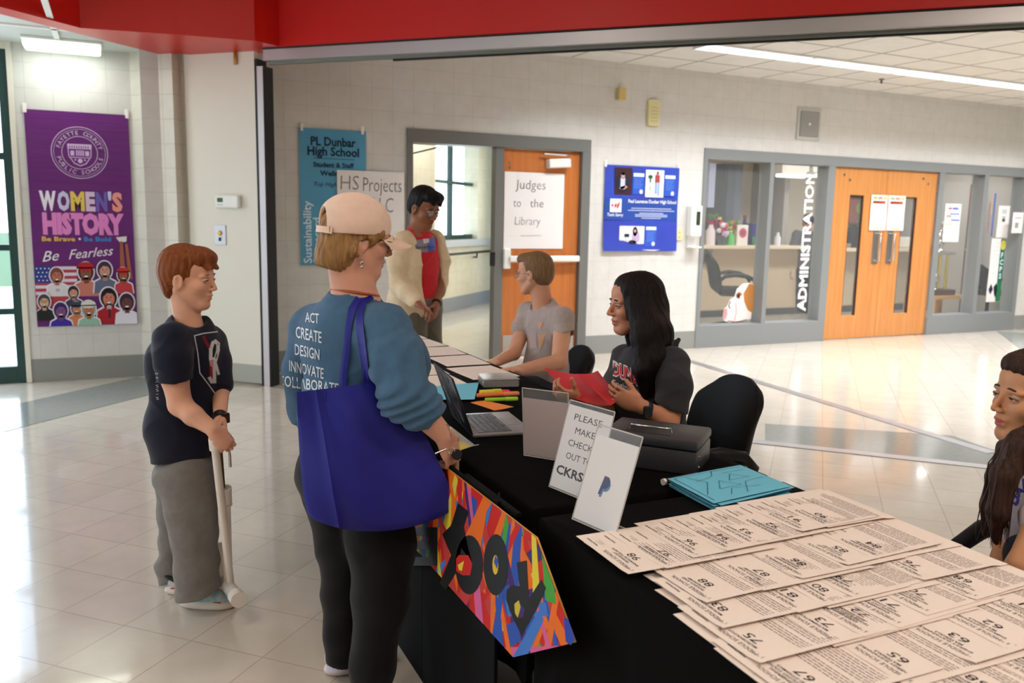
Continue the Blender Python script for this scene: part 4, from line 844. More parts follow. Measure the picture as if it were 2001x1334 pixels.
plain_sheet('rose-white sheet whose short edge pokes out left of the third row of numbers', quad(0.893, 1.03, 1.1, 1.245, 0.02), TZ + 0.0008, 'unnumbered sheets under the spread', seed=2)
plain_sheet('rose-white sheet whose corner pokes out left of the fourth row of numbers', quad(0.862, 0.93, 1.08, 1.145, -0.03), TZ + 0.0003, 'unnumbered sheets under the spread', seed=3)
plain_sheet('rose-white sheet whose long edge shows left of sheet 67 at the bottom of the photo', quad(0.852, 0.80, 1.08, 1.02, -0.03), TZ + 0.0004, 'unnumbered sheets under the spread', seed=4)
for k in range(8):
    x0 = 0.885 + 0.082 * k; plain_sheet('rose-white sheet end showing behind the top row of numbers, %s from the left' % ['first', 'second', 'third', 'fourth', 'fifth', 'sixth', 'seventh', 'eighth'][k], quad(x0, 1.33, x0 + 0.15, 1.50 + 0.004 * k, 0.01), TZ + 0.001 + 0.0006 * k, 'sheet ends behind the top row', lines=False, seed=20 + k)
# pale sheets on the far table
FP = [(1.36, 4.48, 1.58, 4.76), (1.365, 4.19, 1.585, 4.46), (1.37, 3.90, 1.59, 4.17), (1.365, 3.60, 1.585, 3.87), (1.35, 3.265, 1.575, 3.56), (1.12, 4.40, 1.34, 4.68), (1.12, 4.05, 1.335, 4.33), (1.11, 3.73, 1.32, 4.01), (1.10, 3.42, 1.315, 3.70), (1.08, 3.12, 1.30, 3.40)]
FL = ['farthest sheet of the back-edge row nearest the standing teen', 'second sheet from the far end of the back-edge row', 'middle sheet of the back-edge row on the far table', 'sheet of the back-edge row by the far hand of the seated teen', 'sheet of the back-edge row beside the near hand of the seated teen',
      'farthest sheet of the left row on the far table', 'second sheet from the far end of the left row', 'middle sheet of the left row beside the woman in the cap', 'fourth sheet of the left row, just behind the laptop lid', 'sheet of the left row lying nearest to the laptop lid']
for k, (x0, y0, x1, y1) in enumerate(FP): plain_sheet('pale pink ' + FL[k], quad(x0, y0, x1, y1, 0.05 * math.sin(k * 2.1)), TZ + 0.0006 + 0.0002 * k, 'pale sheets on the far table', seed=40 + k, m=mat('pale_pink_paper', (242, 226, 216), 0.75))

# acrylic sign holders
m_acr = mat('clear_acrylic', (225, 228, 235), 0.02, alpha=0.06, spec=0.8)
m_acre = mat('acrylic_edge', (210, 205, 200), 0.1, alpha=0.75, spec=0.8)
def sign_holder(label, bl, br, tl, hgt, items, back=False, paper_top=0.90, papermat=m_paper, base_front=1, baselen=0.055):
    bl, br = Vector(bl), Vector(br); u = (br - bl); W_ = u.length; u.normalize()
    v = (Vector(tl) - bl); v = (v - u * v.dot(u)).normalized(); n = u.cross(v).normalized()
    e_ = empty('sign_holder', (bl + br) / 2, label, 'sign holder')
    def q(a, b, c): return bl + u * a + v * b + n * c
    mb = MB(); mb.prism([q(0, 0, -0.003), q(W_, 0, -0.003), q(W_, hgt, -0.003), q(0, hgt, -0.003)], n * 0.002); mb.prism([q(0, 0, 0.001), q(W_, 0, 0.001), q(W_, hgt, 0.001), q(0, hgt, 0.001)], n * 0.002)
    mb.build('sleeve', m_acr, e_)
    g = Vector((n.x, n.y, 0)).normalized() * (-base_front)
    MB().prism([bl, br, br + g * baselen, bl + g * baselen], (0, 0, 0.0025)).build('base', m_acr, e_)
    t = 0.0018
    mb = MB()
    for (A, B) in ((q(0, 0, 0), q(0, hgt, 0)), (q(W_, 0, 0), q(W_, hgt, 0)), (q(0, hgt, 0), q(W_, hgt, 0)), (bl + g * baselen + Vector((0, 0, .001)), br + g * baselen + Vector((0, 0, .001))), (q(0, 0, 0), q(W_, 0, 0))): mb.tube([A, B], t, 4)
    mb.build('polished_edge', m_acre, e_)
    o = MB().prism([q(0.002, 0.004, -0.0004), q(W_ - 0.002, 0.004, -0.0004), q(W_ - 0.002, hgt * paper_top, -0.0004), q(0.002, hgt * paper_top, -0.0004)], n * 0.0008).build('insert_sheet', papermat, e_)
    if items:
        a = Art()
        for f_ in items: f_(a, W_, hgt)
        if not back: a.build('printing', e_, q(0, 0, 0.0003), u, v, step=0.0001, lift=0.0002, into=o)
        else: a.build('printing', e_, q(W_, 0, -0.0003), -u, v, step=0.0001, lift=0.0002, into=o)
    return e_
def pp(a, W_, H_, c1=(32, 44, 100), c2=(70, 120, 180), cx=0.5, cz=0.43, s=1.0):
    def P_(ox, oy, c, k):
        x, y = W_ * cx + ox, H_ * cz + oy
        a.poly([(x - 0.014 * k, y - 0.022 * k), (x - 0.006 * k, y - 0.022 * k), (x - 0.003 * k, y - 0.007 * k), (x + 0.006 * k, y - 0.006 * k), (x + 0.014 * k, y + 0.002 * k), (x + 0.015 * k, y + 0.013 * k), (x + 0.008 * k, y + 0.021 * k), (x - 0.007 * k, y + 0.022 * k)], c)
    P_(0.004 * s, -0.006 * s, c2, s * 0.95); a.up(); P_(0, 0, c1, s)
def txt3(a, W_, H_):
    for t, z, wd in (('PLEASE', 0.80, 0.62), ('MAKE', 0.655, 0.44), ('CHECKS', 0.51, 0.62), ('OUT TO', 0.365, 0.58)): a.text(t, W_ * 0.5, H_ * z, 0.0165, (36, 34, 38), wd=W_ * wd)
    a.text('CKRSEF', W_ * 0.5, H_ * 0.175, 0.022, (24, 22, 26), wd=W_ * 0.86, bold=0.03)
b0, b1 = at_z(1118, 1013, TZ + .003), at_z(1202, 1050, TZ + .003)
t0_ = P(1180, 828, (b0 - CAM).dot(FH) + 0.02)
# nearest: logo card; middle: cheque notice; rear: seen from behind
sign_holder('clear acrylic sign holder nearest the numbered sheets, white card with a blue double P logo', b0, b1, (b0.x + 0.075, b0.y - 0.004, b0.z + 0.21), 0.226, [pp], papermat=m_paper)
c0, c1_ = at_z(1073, 950, TZ + .003), at_z(1125, 982, TZ + .003); d_ = (c1_ - c0).normalized(); 
sign_holder('clear acrylic sign holder reading PLEASE MAKE CHECKS OUT TO CKRSEF', c0, c0 + (b1 - b0).normalized() * 0.165, (c0.x + 0.065, c0.y - 0.004, c0.z + 0.215), 0.23, [txt3], paper_top=0.955)
d0, d1 = at_z(1024, 889, TZ + .003), at_z(1112, 903, TZ + .003)
sign_holder('clear acrylic sign holder beside the laptop, showing the pale back of its card', d1, d0, (d1.x - 0.012, d1.y - 0.02, d1.z + 0.21), 0.205, [], papermat=mat('card_back', (206, 188, 190), 0.7), paper_top=0.86, base_front=-1, baselen=0.05)

# cash box
cb = [at_z(1359, 931, TZ), at_z(1392, 901, TZ)]
e_ = empty('cash_box', (1.36, 1.93, TZ), 'dark grey metal cash box with a chrome handle behind the acrylic signs', 'cash box')
ux = Vector((0.76, 0.65, 0)).normalized(); bxo = Vector((1.402, 1.792, 0))
uy = Vector((-ux.y, ux.x, 0))
Mx = Matrix((( -uy.x, ux.x, 0, 0), (-uy.y, ux.y, 0, 0), (0, 0, 1, 0), (0, 0, 0, 1))); Mx.translation = Vector((1.402, 1.792, TZ)) + uy * 0
# local: x = -uy (to the lower left is negative) ; use explicit frame
Mx = Matrix.Translation((1.402, 1.792, TZ)) @ Matrix.Rotation(math.atan2(ux.y, ux.x), 4, 'Z')     # local x depth, local y to the left
MB().box((0, 0, 0.002), (0.19, 0.27, 0.068), 0.006, Mx, seg=2).build('body', mat('charcoal_enamel', (46, 44, 48), 0.42), e_, smooth=40)
MB().box((-0.002, -0.002, 0.070), (0.192, 0.272, 0.098), 0.008, Mx, seg=2).build('lid', mat('charcoal_enamel', (46, 44, 48), 0.42), e_, smooth=40)
MB().box((0.03, 0.08, 0.098), (0.11, 0.21, 0.0995), 0.001, Mx).build('handle_recess', mat('charcoal_dark', (30, 29, 32), 0.4), e_)
MB().tube([Mx @ Vector(p) for p in ((0.06, 0.085, 0.099), (0.06, 0.088, 0.112), (0.045, 0.10, 0.114), (0.045, 0.19, 0.114), (0.06, 0.202, 0.112), (0.06, 0.205, 0.099))], 0.003, 8).build('handle', m_chrome, e_, smooth=50)
MB().lathe([(0.004, 0), (0.003, 0.003)], Mx @ Vector((0.03, -0.001, 0.05)), Mx.to_3x3() @ Vector((0, -1, 0)), 10).lathe([(0.004, 0), (0.003, 0.003)], Mx @ Vector((0.03, -0.001, 0.02)), Mx.to_3x3() @ Vector((0, -1, 0)), 10).build('rivet', m_chrome, e_)

# blue sheets stack
m_blue = mat('sky_blue_paper', (112, 190, 216), 0.7, spec=0.2)
BC = [(1.275, 1.544), (1.285, 1.748), (1.548, 1.779), (1.543, 1.579)]
names = ['bottom', 'second from the bottom', 'third from the bottom', 'fourth from the bottom', 'fifth from the bottom', 'sixth from the bottom', 'top']
rr = random.Random(12)
for k in range(7):
    jx, jy, jr = rr.uniform(-0.006, 0.006), rr.uniform(-0.006, 0.006), rr.uniform(-0.03, 0.03)
    cx, cy = 1.412, 1.662; pts = []
    for (x, y) in BC: dx, dy = x - cx, y - cy; pts.append((cx + dx * math.cos(jr) - dy * math.sin(jr) + jx, cy + dx * math.sin(jr) + dy * math.cos(jr) + jy, 0))
    e_, o = plain_sheet('sky blue sheet beside the cash box, %s of its stack' % names[k], pts, TZ + 0.0009 + 0.0034 * k, 'sky blue plan sheets in the stack', m=m_blue, nm='blue_sheet', lines=False, seed=60 + k)
    if k == 6:
        a = Art(); LN = (30, 70, 92); a0, a1, a2, a3 = [Vector((p[0], p[1], TZ + 0.0009 + 0.0034 * 6)) for p in pts]
        for ln in ([(0.25, 0.08), (0.62, 0.30), (0.9, 0.18)], [(0.12, 0.30), (0.30, 0.42), (0.22, 0.75)], [(0.35, 0.30), (0.35, 0.58), (0.60, 0.44), (0.35, 0.30)], [(0.55, 0.55), (0.55, 0.82), (0.75, 0.68), (0.55, 0.55)], [(0.70, 0.20), (0.78, 0.46), (0.95, 0.55)], [(0.10, 0.5), (0.42, 0.68), (0.45, 0.95)], [(0.82, 0.62), (0.80, 0.92)], [(0.06, 0.05), (0.94, 0.05), (0.94, 0.95)]): a.line(ln, 0.006, LN)
        a.build('printing', e_, (0, 0, 0), (1, 0, 0), (0, 1, 0), fn=lambda x, y, l: a0.lerp(a1, x).lerp(a3.lerp(a2, x), y) + Vector((0, 0, 0.0032 + l * 0.3)), into=o)
# marker roll beside the cash box
e_ = empty('marker_pen', (1.33, 1.78, TZ), 'dark maroon marker pen with a pale end lying in front of the cash box', 'marker')
MB().tube([(1.285, 1.768, TZ + 0.009), (1.40, 1.785, TZ + 0.009)], 0.0085, 14).build('barrel', mat('maroon_plastic', (52, 18, 26), 0.35), e_, smooth=50)
MB().tube([(1.277, 1.767, TZ + 0.009), (1.285, 1.768, TZ + 0.009)], 0.0088, 14).build('cap', m_white, e_, smooth=50)

# laptop
e_ = empty('laptop', (1.10, 2.52, TZ), 'open silver laptop with a stickered dark lid, screen turned to the right', 'laptop')
h0, h1 = Vector((0.994, 2.384, TZ + 0.012)), Vector((1.035, 2.665, TZ + 0.012)); hd = (h1 - h0).normalized(); dd = Vector((hd.y, -hd.x, 0)); HL = (h1 - h0).length
Mx = Matrix(((dd.x, hd.x, 0, h0.x), (dd.y, hd.y, 0, h0.y), (0, 0, 1, TZ), (0, 0, 0, 1)))     # local x = out from hinge, y = along hinge
m_sil = mat('silver_aluminium', (150, 148, 152), 0.35, metal=0.6); m_key = mat('key_black', (32, 32, 36), 0.4); m_scr = mat('screen_black', (10, 10, 12), 0.1)
MB().box((0, 0, 0.001), (0.20, HL, 0.013), 0.004, Mx, seg=2).build('deck', m_sil, e_, smooth=40)
mb = MB()
for r in range(5):
    n = 13
    for c in range(n):
        y0 = 0.018 + (HL - 0.036) * c / n; x0 = 0.022 + 0.0195 * r
        mb.box((x0, y0, 0.013), (x0 + 0.0165, y0 + (HL - 0.036) / n - 0.0035, 0.0145), 0, Mx)
mb.box((0.020 + 0.0195 * 5, 0.018, 0.013), (0.034 + 0.0195 * 5, HL * 0.3, 0.0145), 0, Mx).box((0.020 + 0.0195 * 5, HL * 0.32, 0.013), (0.034 + 0.0195 * 5, HL * 0.7, 0.0145), 0, Mx).box((0.020 + 0.0195 * 5, HL * 0.72, 0.013), (0.034 + 0.0195 * 5, HL - 0.018, 0.0145), 0, Mx)
kb = mb.build('keyboard', m_key, e_)
MB().box((0.142, HL * 0.33, 0.0131), (0.192, HL * 0.68, 0.0136), 0, Mx).build('trackpad', mat('trackpad_grey', (128, 126, 130), 0.3, metal=0.4), e_)
# lid leans outwards from the hinge
tl = P(894, 745, 2.50); up_ = Vector((-0.27, 0.0, 0.96)).normalized()
Mt = Mx @ Matrix.Translation((0, 0, 0.012)) @ Matrix.Rotation(R_(-20), 4, 'Y')
lid = MB().box((-0.006, 0, 0), (0.0, HL, 0.195), 0.002, Mt, seg=2).build('lid', mat('lid_dark', (40, 36, 38), 0.4), e_, smooth=40)
MB().box((0.0, 0.006, 0.008), (0.0012, HL - 0.006, 0.188), 0, Mt).build('screen', m_scr, e_)
a = Art(); rr = random.Random(5)
for k in range(26):
    c = rr.choice([(150, 140, 140), (86, 80, 84), (186, 178, 180), (140, 60, 54), (80, 90, 104), (120, 110, 112), (36, 32, 36)])
    x, y = rr.uniform(0.03, HL - 0.03), rr.uniform(0.02, 0.175); a.ell(x, y, rr.uniform(0.008, 0.03), rr.uniform(0.006, 0.02), c, z=k % 5, rot=rr.random() * 3, seg=10)
for k in range(10): x, y = rr.uniform(0.03, HL - 0.05), rr.uniform(0.03, 0.16); a.line([(x, y), (x + rr.uniform(-.03, .03), y + rr.uniform(-.03, .03)), (x + rr.uniform(-.04, .04), y + 0.02)], 0.003, (170, 166, 168), z=6)
for i, (p_, f_, c_, z_) in enumerate(a.items): p_ = p_.copy(); p_[:, 0] = np.clip(p_[:, 0], .004, HL - .004); p_[:, 1] = np.clip(p_[:, 1], .004, .191); a.items[i] = (p_, f_, c_, z_)
a.build('stickers', e_, (0, 0, 0), (1, 0, 0), (0, 1, 0), fn=lambda x, y, l: Mt @ Vector((-0.006 - l * 0.4, x, y)), into=lid)

# stationery
def flat(name, label, cat, pts, z, h, m, part):
    c = sum((Vector((p[0], p[1], 0)) for p in pts), Vector()) / len(pts); e_ = empty(name, (c.x, c.y, z), label, cat)
    o = MB().prism([(p[0], p[1], z) for p in pts], (0, 0, h)).build(part, m, e_); return e_, o
g_ = [at_z(x, y, TZ) for x, y in ((838, 783), (925, 783), (932, 748), (842, 752))]
for k in range(3):
    g2 = [Vector((p.x + 0.004 * k, p.y - 0.006 * k, 0)) for p in [at_z(*q_, TZ) for q_ in ((842, 784), (921, 783), (930, 750), (850, 757))]]
    plain_sheet('sky blue sheet lying behind the laptop lid, %s of three' % ('lowest', 'middle', 'top')[k], g2, TZ + 0.004 + 0.0015 * k, 'sky blue sheets behind the laptop', m=m_blue, nm='blue_sheet', lines=False, seed=80 + k)
e_ = empty('storage_case', (1.38, 3.14, TZ), 'clear plastic storage case behind the highlighter pens', 'case')
c0 = at_z(930, 757, TZ); 
Mx = Matrix.Translation((1.33, 3.09, TZ)) @ Matrix.Rotation(R_(-12), 4, 'Z')
MB().box((0, 0, 0.002), (0.15, 0.13, 0.03), 0.006, Mx, seg=2).build('tray', mat('frosted_plastic', (150, 144, 136), 0.3, alpha=0.6), e_, smooth=40)
MB().box((-0.002, -0.002, 0.031), (0.152, 0.132, 0.038), 0.003, Mx).build('lid', mat('clear_lid', (170, 166, 160), 0.15, alpha=0.5), e_)
def pen(label, a_, b_, r, cb_, cc, z=0.0, name='highlighter'):
    a_, b_ = Vector((a_[0], a_[1], TZ + r + z)), Vector((b_[0], b_[1], TZ + r + z)); e_ = empty(name, ((a_ + b_) / 2).to_tuple()[:2] + (TZ,), label, 'pen')
    m1 = a_.lerp(b_, 0.62); MB().tube([a_, a_.lerp(b_, 0.02), m1], [r * 0.8, r, r], 12).build('barrel', prt(cb_), e_, smooth=50)
    MB().tube([m1, b_.lerp(m1, 0.1), b_], [r * 1.12, r * 1.05, r * 0.7], 12).build('cap', prt(cc), e_, smooth=50)
def zq(x, y): q_ = at_z(x, y, TZ + .008); return (q_.x, q_.y)
pen('hot pink highlighter lying farthest back in the pile of pens', zq(936, 766), zq(996, 766), 0.009, (226, 40, 110), (236, 60, 130))
pen('orange highlighter with a blue tip on top of the pile of pens', zq(932, 776), zq(1014, 772), 0.009, (238, 120, 70), (240, 140, 90), 0.006)
pen('yellow highlighter with dark lettering in the middle of the pile of pens', zq(938, 775), zq(980, 772), 0.010, (214, 210, 60), (206, 200, 50), 0.014)
pen('lime green highlighter nearest the laptop', zq(948, 781), zq(1012, 779), 0.008, (150, 206, 50), (170, 220, 60))
pts = [at_z(x, y, TZ) for x, y in ((919, 787), (950, 783), (1004, 796), (966, 803))]
plain_sheet('small bright orange paper slip between the pens and the laptop keyboard', pts, TZ + 0.0008, None, m=mat('orange_paper', (240, 136, 56), 0.7), nm='orange_slip', lines=False)

# ---- black display board and the hand-painted sign hung on it upside down
e_ = empty('display_board', (0.83, 2.3, 0), 'black folding display board standing against the front of the tablecloth', 'display board')
m_board = mat('black_board', (13, 13, 14), 0.75, spec=0.12)
MB().box((0.815, 1.80, 0.0), (0.823, 2.35, 0.765), 0.001).build('panel', m_board, e_)
MB().box((0.815, 2.352, 0.0), (0.823, 2.93, 0.765), 0.001).build('panel', m_board, e_)
MB().prism([(0.824, 1.80, 0), (0.850, 1.86, 0), (0.846, 1.864, 0), (0.820, 1.806, 0)], (0, 0, 0.765)).build('fold_flap', m_board, e_)
MB().box((0.824, 1.71, 0.754), (0.838, 2.04, 0.764), 0.001).build('top_strip', m_board, e_)
sg = empty('painted_sign', (0.80, 2.0, 0.42), 'rocket-shaped sign painted in bright crossing stripes with black cut-out letters, hanging upside down', 'sign')
# sign coordinates: s = distance along the table from the nose (0 at y=1.39, growing away), z
OUT = [(1.391, 0.601), (1.675, 0.425), (2.72, 0.42), (2.95, 0.50), (2.95, 0.70), (2.72, 0.758), (1.572, 0.757)]
bd_ = MB().prism([(0.812, y, z) for y, z in OUT], (-0.004, 0, 0)).build('board', mat('sign_edge', (206, 150, 60), 0.6), sg)
import colorsys
cols = [(206, 34, 30), (236, 112, 30), (44, 84, 176), (226, 208, 60), (72, 160, 60), (214, 96, 150), (66, 40, 110), (206, 34, 30), (236, 112, 30), (196, 60, 60), (64, 120, 200)]
def clip_poly(sub, clip):
    """Sutherland-Hodgman, convex clip polygon counter-clockwise"""
    out_ = list(sub)
    for i in range(len(clip)):
        A = clip[i]; B = clip[(i + 1) % len(clip)]; inp = out_; out_ = []
        if not inp: break
        def ins(p): return (B[0] - A[0]) * (p[1] - A[1]) - (B[1] - A[1]) * (p[0] - A[0]) >= 0
        for j in range(len(inp)):
            p, q = inp[j - 1], inp[j]; ip, iq = ins(p), ins(q)
            if ip != iq:
                d1 = (B[0] - A[0]) * (p[1] - A[1]) - (B[1] - A[1]) * (p[0] - A[0]); d2 = (B[0] - A[0]) * (q[1] - A[1]) - (B[1] - A[1]) * (q[0] - A[0]); t = d1 / (d1 - d2)
                out_.append((p[0] + (q[0] - p[0]) * t, p[1] + (q[1] - p[1]) * t))
            if iq: out_.append(q)
    return out_
# view from the lobby: +y runs to the left, so picture coordinate x = -y
CL = [(-y, z) for y, z in OUT]; 
ar_ = sum(CL[i - 1][0] * CL[i][1] - CL[i][0] * CL[i - 1][1] for i in range(len(CL)))
if ar_ < 0: CL = CL[::-1]
a = Art(); rr = random.Random(21)
a.poly(CL, (206, 34, 30)); a.up()
for k in range(190):
    x = -rr.uniform(1.35, 2.98); z = rr.uniform(0.40, 0.78); t = rr.choice([rr.gauss(1.25, 0.25), rr.gauss(1.9, 0.25), rr.gauss(1.57, 0.2), rr.gauss(0.7, 0.2)]); L = rr.uniform(0.18, 0.42); w0, w1 = rr.uniform(0.014, 0.028), rr.uniform(0.004, 0.022)
    d = (math.cos(t), math.sin(t)); n_ = (-d[1], d[0])
    pl = [(x - d[0] * L / 2 - n_[0] * w0, z - d[1] * L / 2 - n_[1] * w0), (x + d[0] * L / 2 - n_[0] * w1, z + d[1] * L / 2 - n_[1] * w1), (x + d[0] * L / 2 + n_[0] * w1, z + d[1] * L / 2 + n_[1] * w1), (x - d[0] * L / 2 + n_[0] * w0, z - d[1] * L / 2 + n_[1] * w0)]
    pl = clip_poly(pl, CL)
    if len(pl) > 2: a.poly(pl, cols[k % len(cols)], z=1 + k * 0.03)
a.n = 9
BK = (16, 15, 16)
def sp_(px, py): q_ = at_x(px, py, 0.808); return (-q_.y, q_.z)
def zo(X, Y, ox=780, oy=880, s=2.9375): return sp_(ox + X / s, oy + Y / s)
# letters read R O C K E T from the nose, each upside down
a.poly([zo(*p) for p in ((678, 642), (736, 630), (748, 850), (820, 738), (846, 790), (792, 912), (706, 1060), (655, 960), (618, 860), (620, 800), (650, 772), (694, 778))], BK)
x, z = zo(555, 655); 
def ell4(cxp, cyp, rx, ry, n=28, a0=0, a1=360): return [zo(cxp + rx * math.cos(R_(a0 + (a1 - a0) * k / n)), cyp + ry * math.sin(R_(a0 + (a1 - a0) * k / n))) for k in range(n)]
a.poly(ell4(558, 655, 71, 176), BK); a.poly(ell4(405, 655, 80, 170), BK)
a.poly([zo(*p) for p in ((340, 300), (402, 350), (372, 440), (420, 640), (360, 560), (330, 700), (270, 800), (236, 760), (300, 600), (250, 480), (300, 430))], BK)
a.poly([zo(*p) for p in ((90, 440), (222, 440), (222, 660), (60, 660), (70, 610), (170, 610), (172, 570), (90, 565), (92, 520), (172, 520), (172, 490), (90, 490))], BK)
a.up()
a.poly([zo(*p) for p in ((665, 880), (690, 858), (702, 900), (684, 960), (668, 930))], (206, 186, 60)).poly([zo(*p) for p in ((702, 880), (724, 910), (716, 955), (690, 962))], (66, 40, 110))
a.poly(ell4(556, 655, 17, 56), (226, 190, 60)).up(0).poly([zo(*p) for p in ((345, 600), (400, 600), (424, 650), (410, 715), (366, 715), (330, 690), (330, 620))], (206, 34, 30)); a.up().poly([zo(*p) for p in ((340, 655), (376, 632), (364, 690), (346, 684))], (226, 208, 60)).poly([zo(*p) for p in ((556, 600), (574, 630), (566, 680), (548, 640))], (44, 84, 176))
a.poly([zo(*p) for p in ((948, 955), (975, 965), (1012, 1080), (990, 1116), (960, 1095))], (40, 70, 170))
a.build('painted_face', sg, (0, 0, 0), (1, 0, 0), (0, 1, 0), fn=lambda x, y, l: Vector((0.808 - l * 0.25, -x, y)), into=bd_)

# ---- office furniture seen through the glass
m_dk = mat('black_leather', (17, 16, 17), 0.6, spec=0.2)
e_ = empty('reception_counter', (9.2, 10.3, 0), 'long cream reception counter behind the office glass', 'counter')
MB().box((6.3, 10.3, 0.1), (9.9, 10.4, 1.04)).box((10.1, 10.3, 0.1), (12.5, 10.4, 1.0)).build('front_panel', mat('counter_cream', (196, 184, 160), 0.6), e_)
MB().box((6.2, 10.12, 1.04), (9.93, 10.75, 1.09), 0.004).box((10.07, 10.12, 1.0), (12.5, 10.75, 1.05), 0.004).build('counter_top', mat('counter_top', (226, 214, 190), 0.4), e_)
MB().box((6.3, 10.28, 0.0), (9.9, 10.4, 0.1)).box((10.1, 10.28, 0.0), (12.5, 10.4, 0.1)).build('toe_kick', mat('dark_grey', (64, 66, 70), 0.6), e_)
MB().prism([(8.0, 10.2, 0.9), (8.0, 10.3, 0.8), (8.0, 10.3, 1.04), (8.0, 10.15, 1.04)], (0.05, 0, 0)).build('bracket', m_frame, e_)
e_ = empty('wall_cabinet', (8.2, 11.0, 1.45), 'grey upper wall cabinet inside the office, above the counter clutter', 'cabinet')
a0, a1 = at_y(1412, 450, 10.9), at_y(1452, 338, 10.9)
MB().box((a0.x, 10.9, a0.z), (a1.x, 11.35, 2.35), 0.005).build('body', mat('cabinet_blue_grey', (104, 112, 128), 0.5), e_)
MB().box((a0.x + 0.02, 10.88, a0.z + 0.02), (a1.x - 0.16, 10.9, 2.33), 0.003).build('door', mat('cabinet_dark', (88, 96, 110), 0.5), e_)
e_ = empty('wall_panel', (7.3, 11.0, 1.2), 'pale blue noticeboard strip at the left edge of the office view', 'noticeboard')
a0, a1 = at_y(1383, 405, 10.5), at_y(1400, 318, 10.5)
MB().box((a0.x, 10.5, a0.z), (a1.x, 10.55, a1.z), 0.004).build('board', mat('pale_blue', (180, 190, 222), 0.6), e_)
# counter clutter
def bottle(name, label, cat, px, py, h, r, c, cc, Y=10.28):
    b = at_y(px, py, Y); zt = 1.09; e_ = empty(name, (b.x, Y, zt), label, cat)
    MB().lathe([(r, 0), (r, h * 0.6), (r * 0.5, h * 0.8), (r * 0.45, h * 0.9)], (b.x, Y, zt), (0, 0, 1), 14).build('body', prt(c), e_, smooth=50); MB().lathe([(r * 0.5, h * 0.9), (r * 0.5, h)], (b.x, Y, zt), (0, 0, 1), 10).build('cap', prt(cc), e_)
bottle('bottle', 'white bottle with a red top among the counter clutter, leftmost in the office', 'bottle', 1388, 470, 0.34, 0.07, (226, 214, 220), (190, 40, 60))
bottle('bottle', 'dark bottle beside the pink flower on the office counter', 'bottle', 1404, 470, 0.42, 0.055, (40, 46, 44), (214, 206, 110))
bottle('bottle', 'green cleaning bottle on the office counter below the cabinet', 'bottle', 1426, 470, 0.22, 0.07, (96, 196, 96), (220, 224, 210))
bottle('bottle', 'small dark blue bottle right of the framed card on the counter', 'bottle', 1453, 470, 0.46, 0.05, (50, 44, 90), (120, 50, 40))
bottle('bottle', 'clear white bottle on the counter in front of the lamp', 'bottle', 1519, 474, 0.2, 0.05, (214, 216, 224), (230, 230, 236))
def blobs(name, label, cat, px, py, h, cs, w_, Y=10.5, seed=0):
    b = at_y(px, py, Y); rr = random.Random(seed); zt = 1.09; e_ = empty(name, (b.x, Y, zt), label, cat)
    MB().lathe([(0.06, 0), (0.08, 0.12), (0.085, 0.14)], (b.x, Y, zt), (0, 0, 1), 14).build('pot', prt((90, 90, 96)), e_, smooth=50)
    mb = MB(); ms = [prt(c) for c in cs]
    for k in range(16): mb.sphere((b.x + rr.uniform(-w_, w_), Y + rr.uniform(-.06, .06), zt + 0.16 + rr.random() * (h - 0.2)), rr.uniform(0.03, 0.055), 6, mi=k % len(cs))
    mb.build('blossoms', ms, e_, smooth=180)
blobs('flower_pot', 'magenta flowers in a pot at the left end of the office counter', 'plant', 1394, 470, 0.5, [(190, 30, 110), (150, 30, 90), (70, 110, 60)], 0.10, seed=1)
blobs('flower_pot', 'yellow and orange flowers in a pot below the office cabinet', 'plant', 1424, 470, 0.42, [(226, 200, 60), (226, 120, 50), (200, 60, 70), (100, 150, 60)], 0.13, 10.6, 2)
blobs('flower_pot', 'white and lilac flowers in a pot beside the magenta ones', 'plant', 1409, 472, 0.36, [(226, 220, 230), (190, 160, 200), (200, 70, 80)], 0.08, 10.25, 3)
e_ = empty('framed_card', (8.6, 10.2, 1.09), 'white framed card with a pink flower print standing on the office counter', 'card')
a0, a1 = at_y(1440, 473, 10.2), at_y(1463, 438, 10.2); 
o = MB().box((a0.x, 10.2, 1.09), (a1.x, 10.22, 1.40), 0.004).build('card', m_white, e_)
a = Art(); a.ell((a1.x - a0.x) / 2, 0.19, 0.075, 0.075, (200, 90, 120)).up().ell((a1.x - a0.x) / 2, 0.19, 0.045, 0.045, (160, 50, 90)); a.build('printing', e_, (a0.x, 10.199, 1.09), (1, 0, 0), (0, 0, 1), into=o)
for k, (px, c, L) in enumerate(((1470, (54, 50, 130), 'left'), (1483, (40, 74, 120), 'right'))):
    b = at_y(px, 470, 10.4); e_ = empty('magazine_file', (b.x, 10.4, 1.09), 'dark blue and green upright file on the office counter, %s one of two' % L, 'file')
    MB().box((b.x - 0.055, 10.35, 1.09), (b.x + 0.055, 10.55, 1.42), 0.004).build('case', prt(c), e_); MB().box((b.x - 0.045, 10.345, 1.10), (b.x + 0.045, 10.35, 1.22)).build('label', prt((60, 130, 90)), e_)
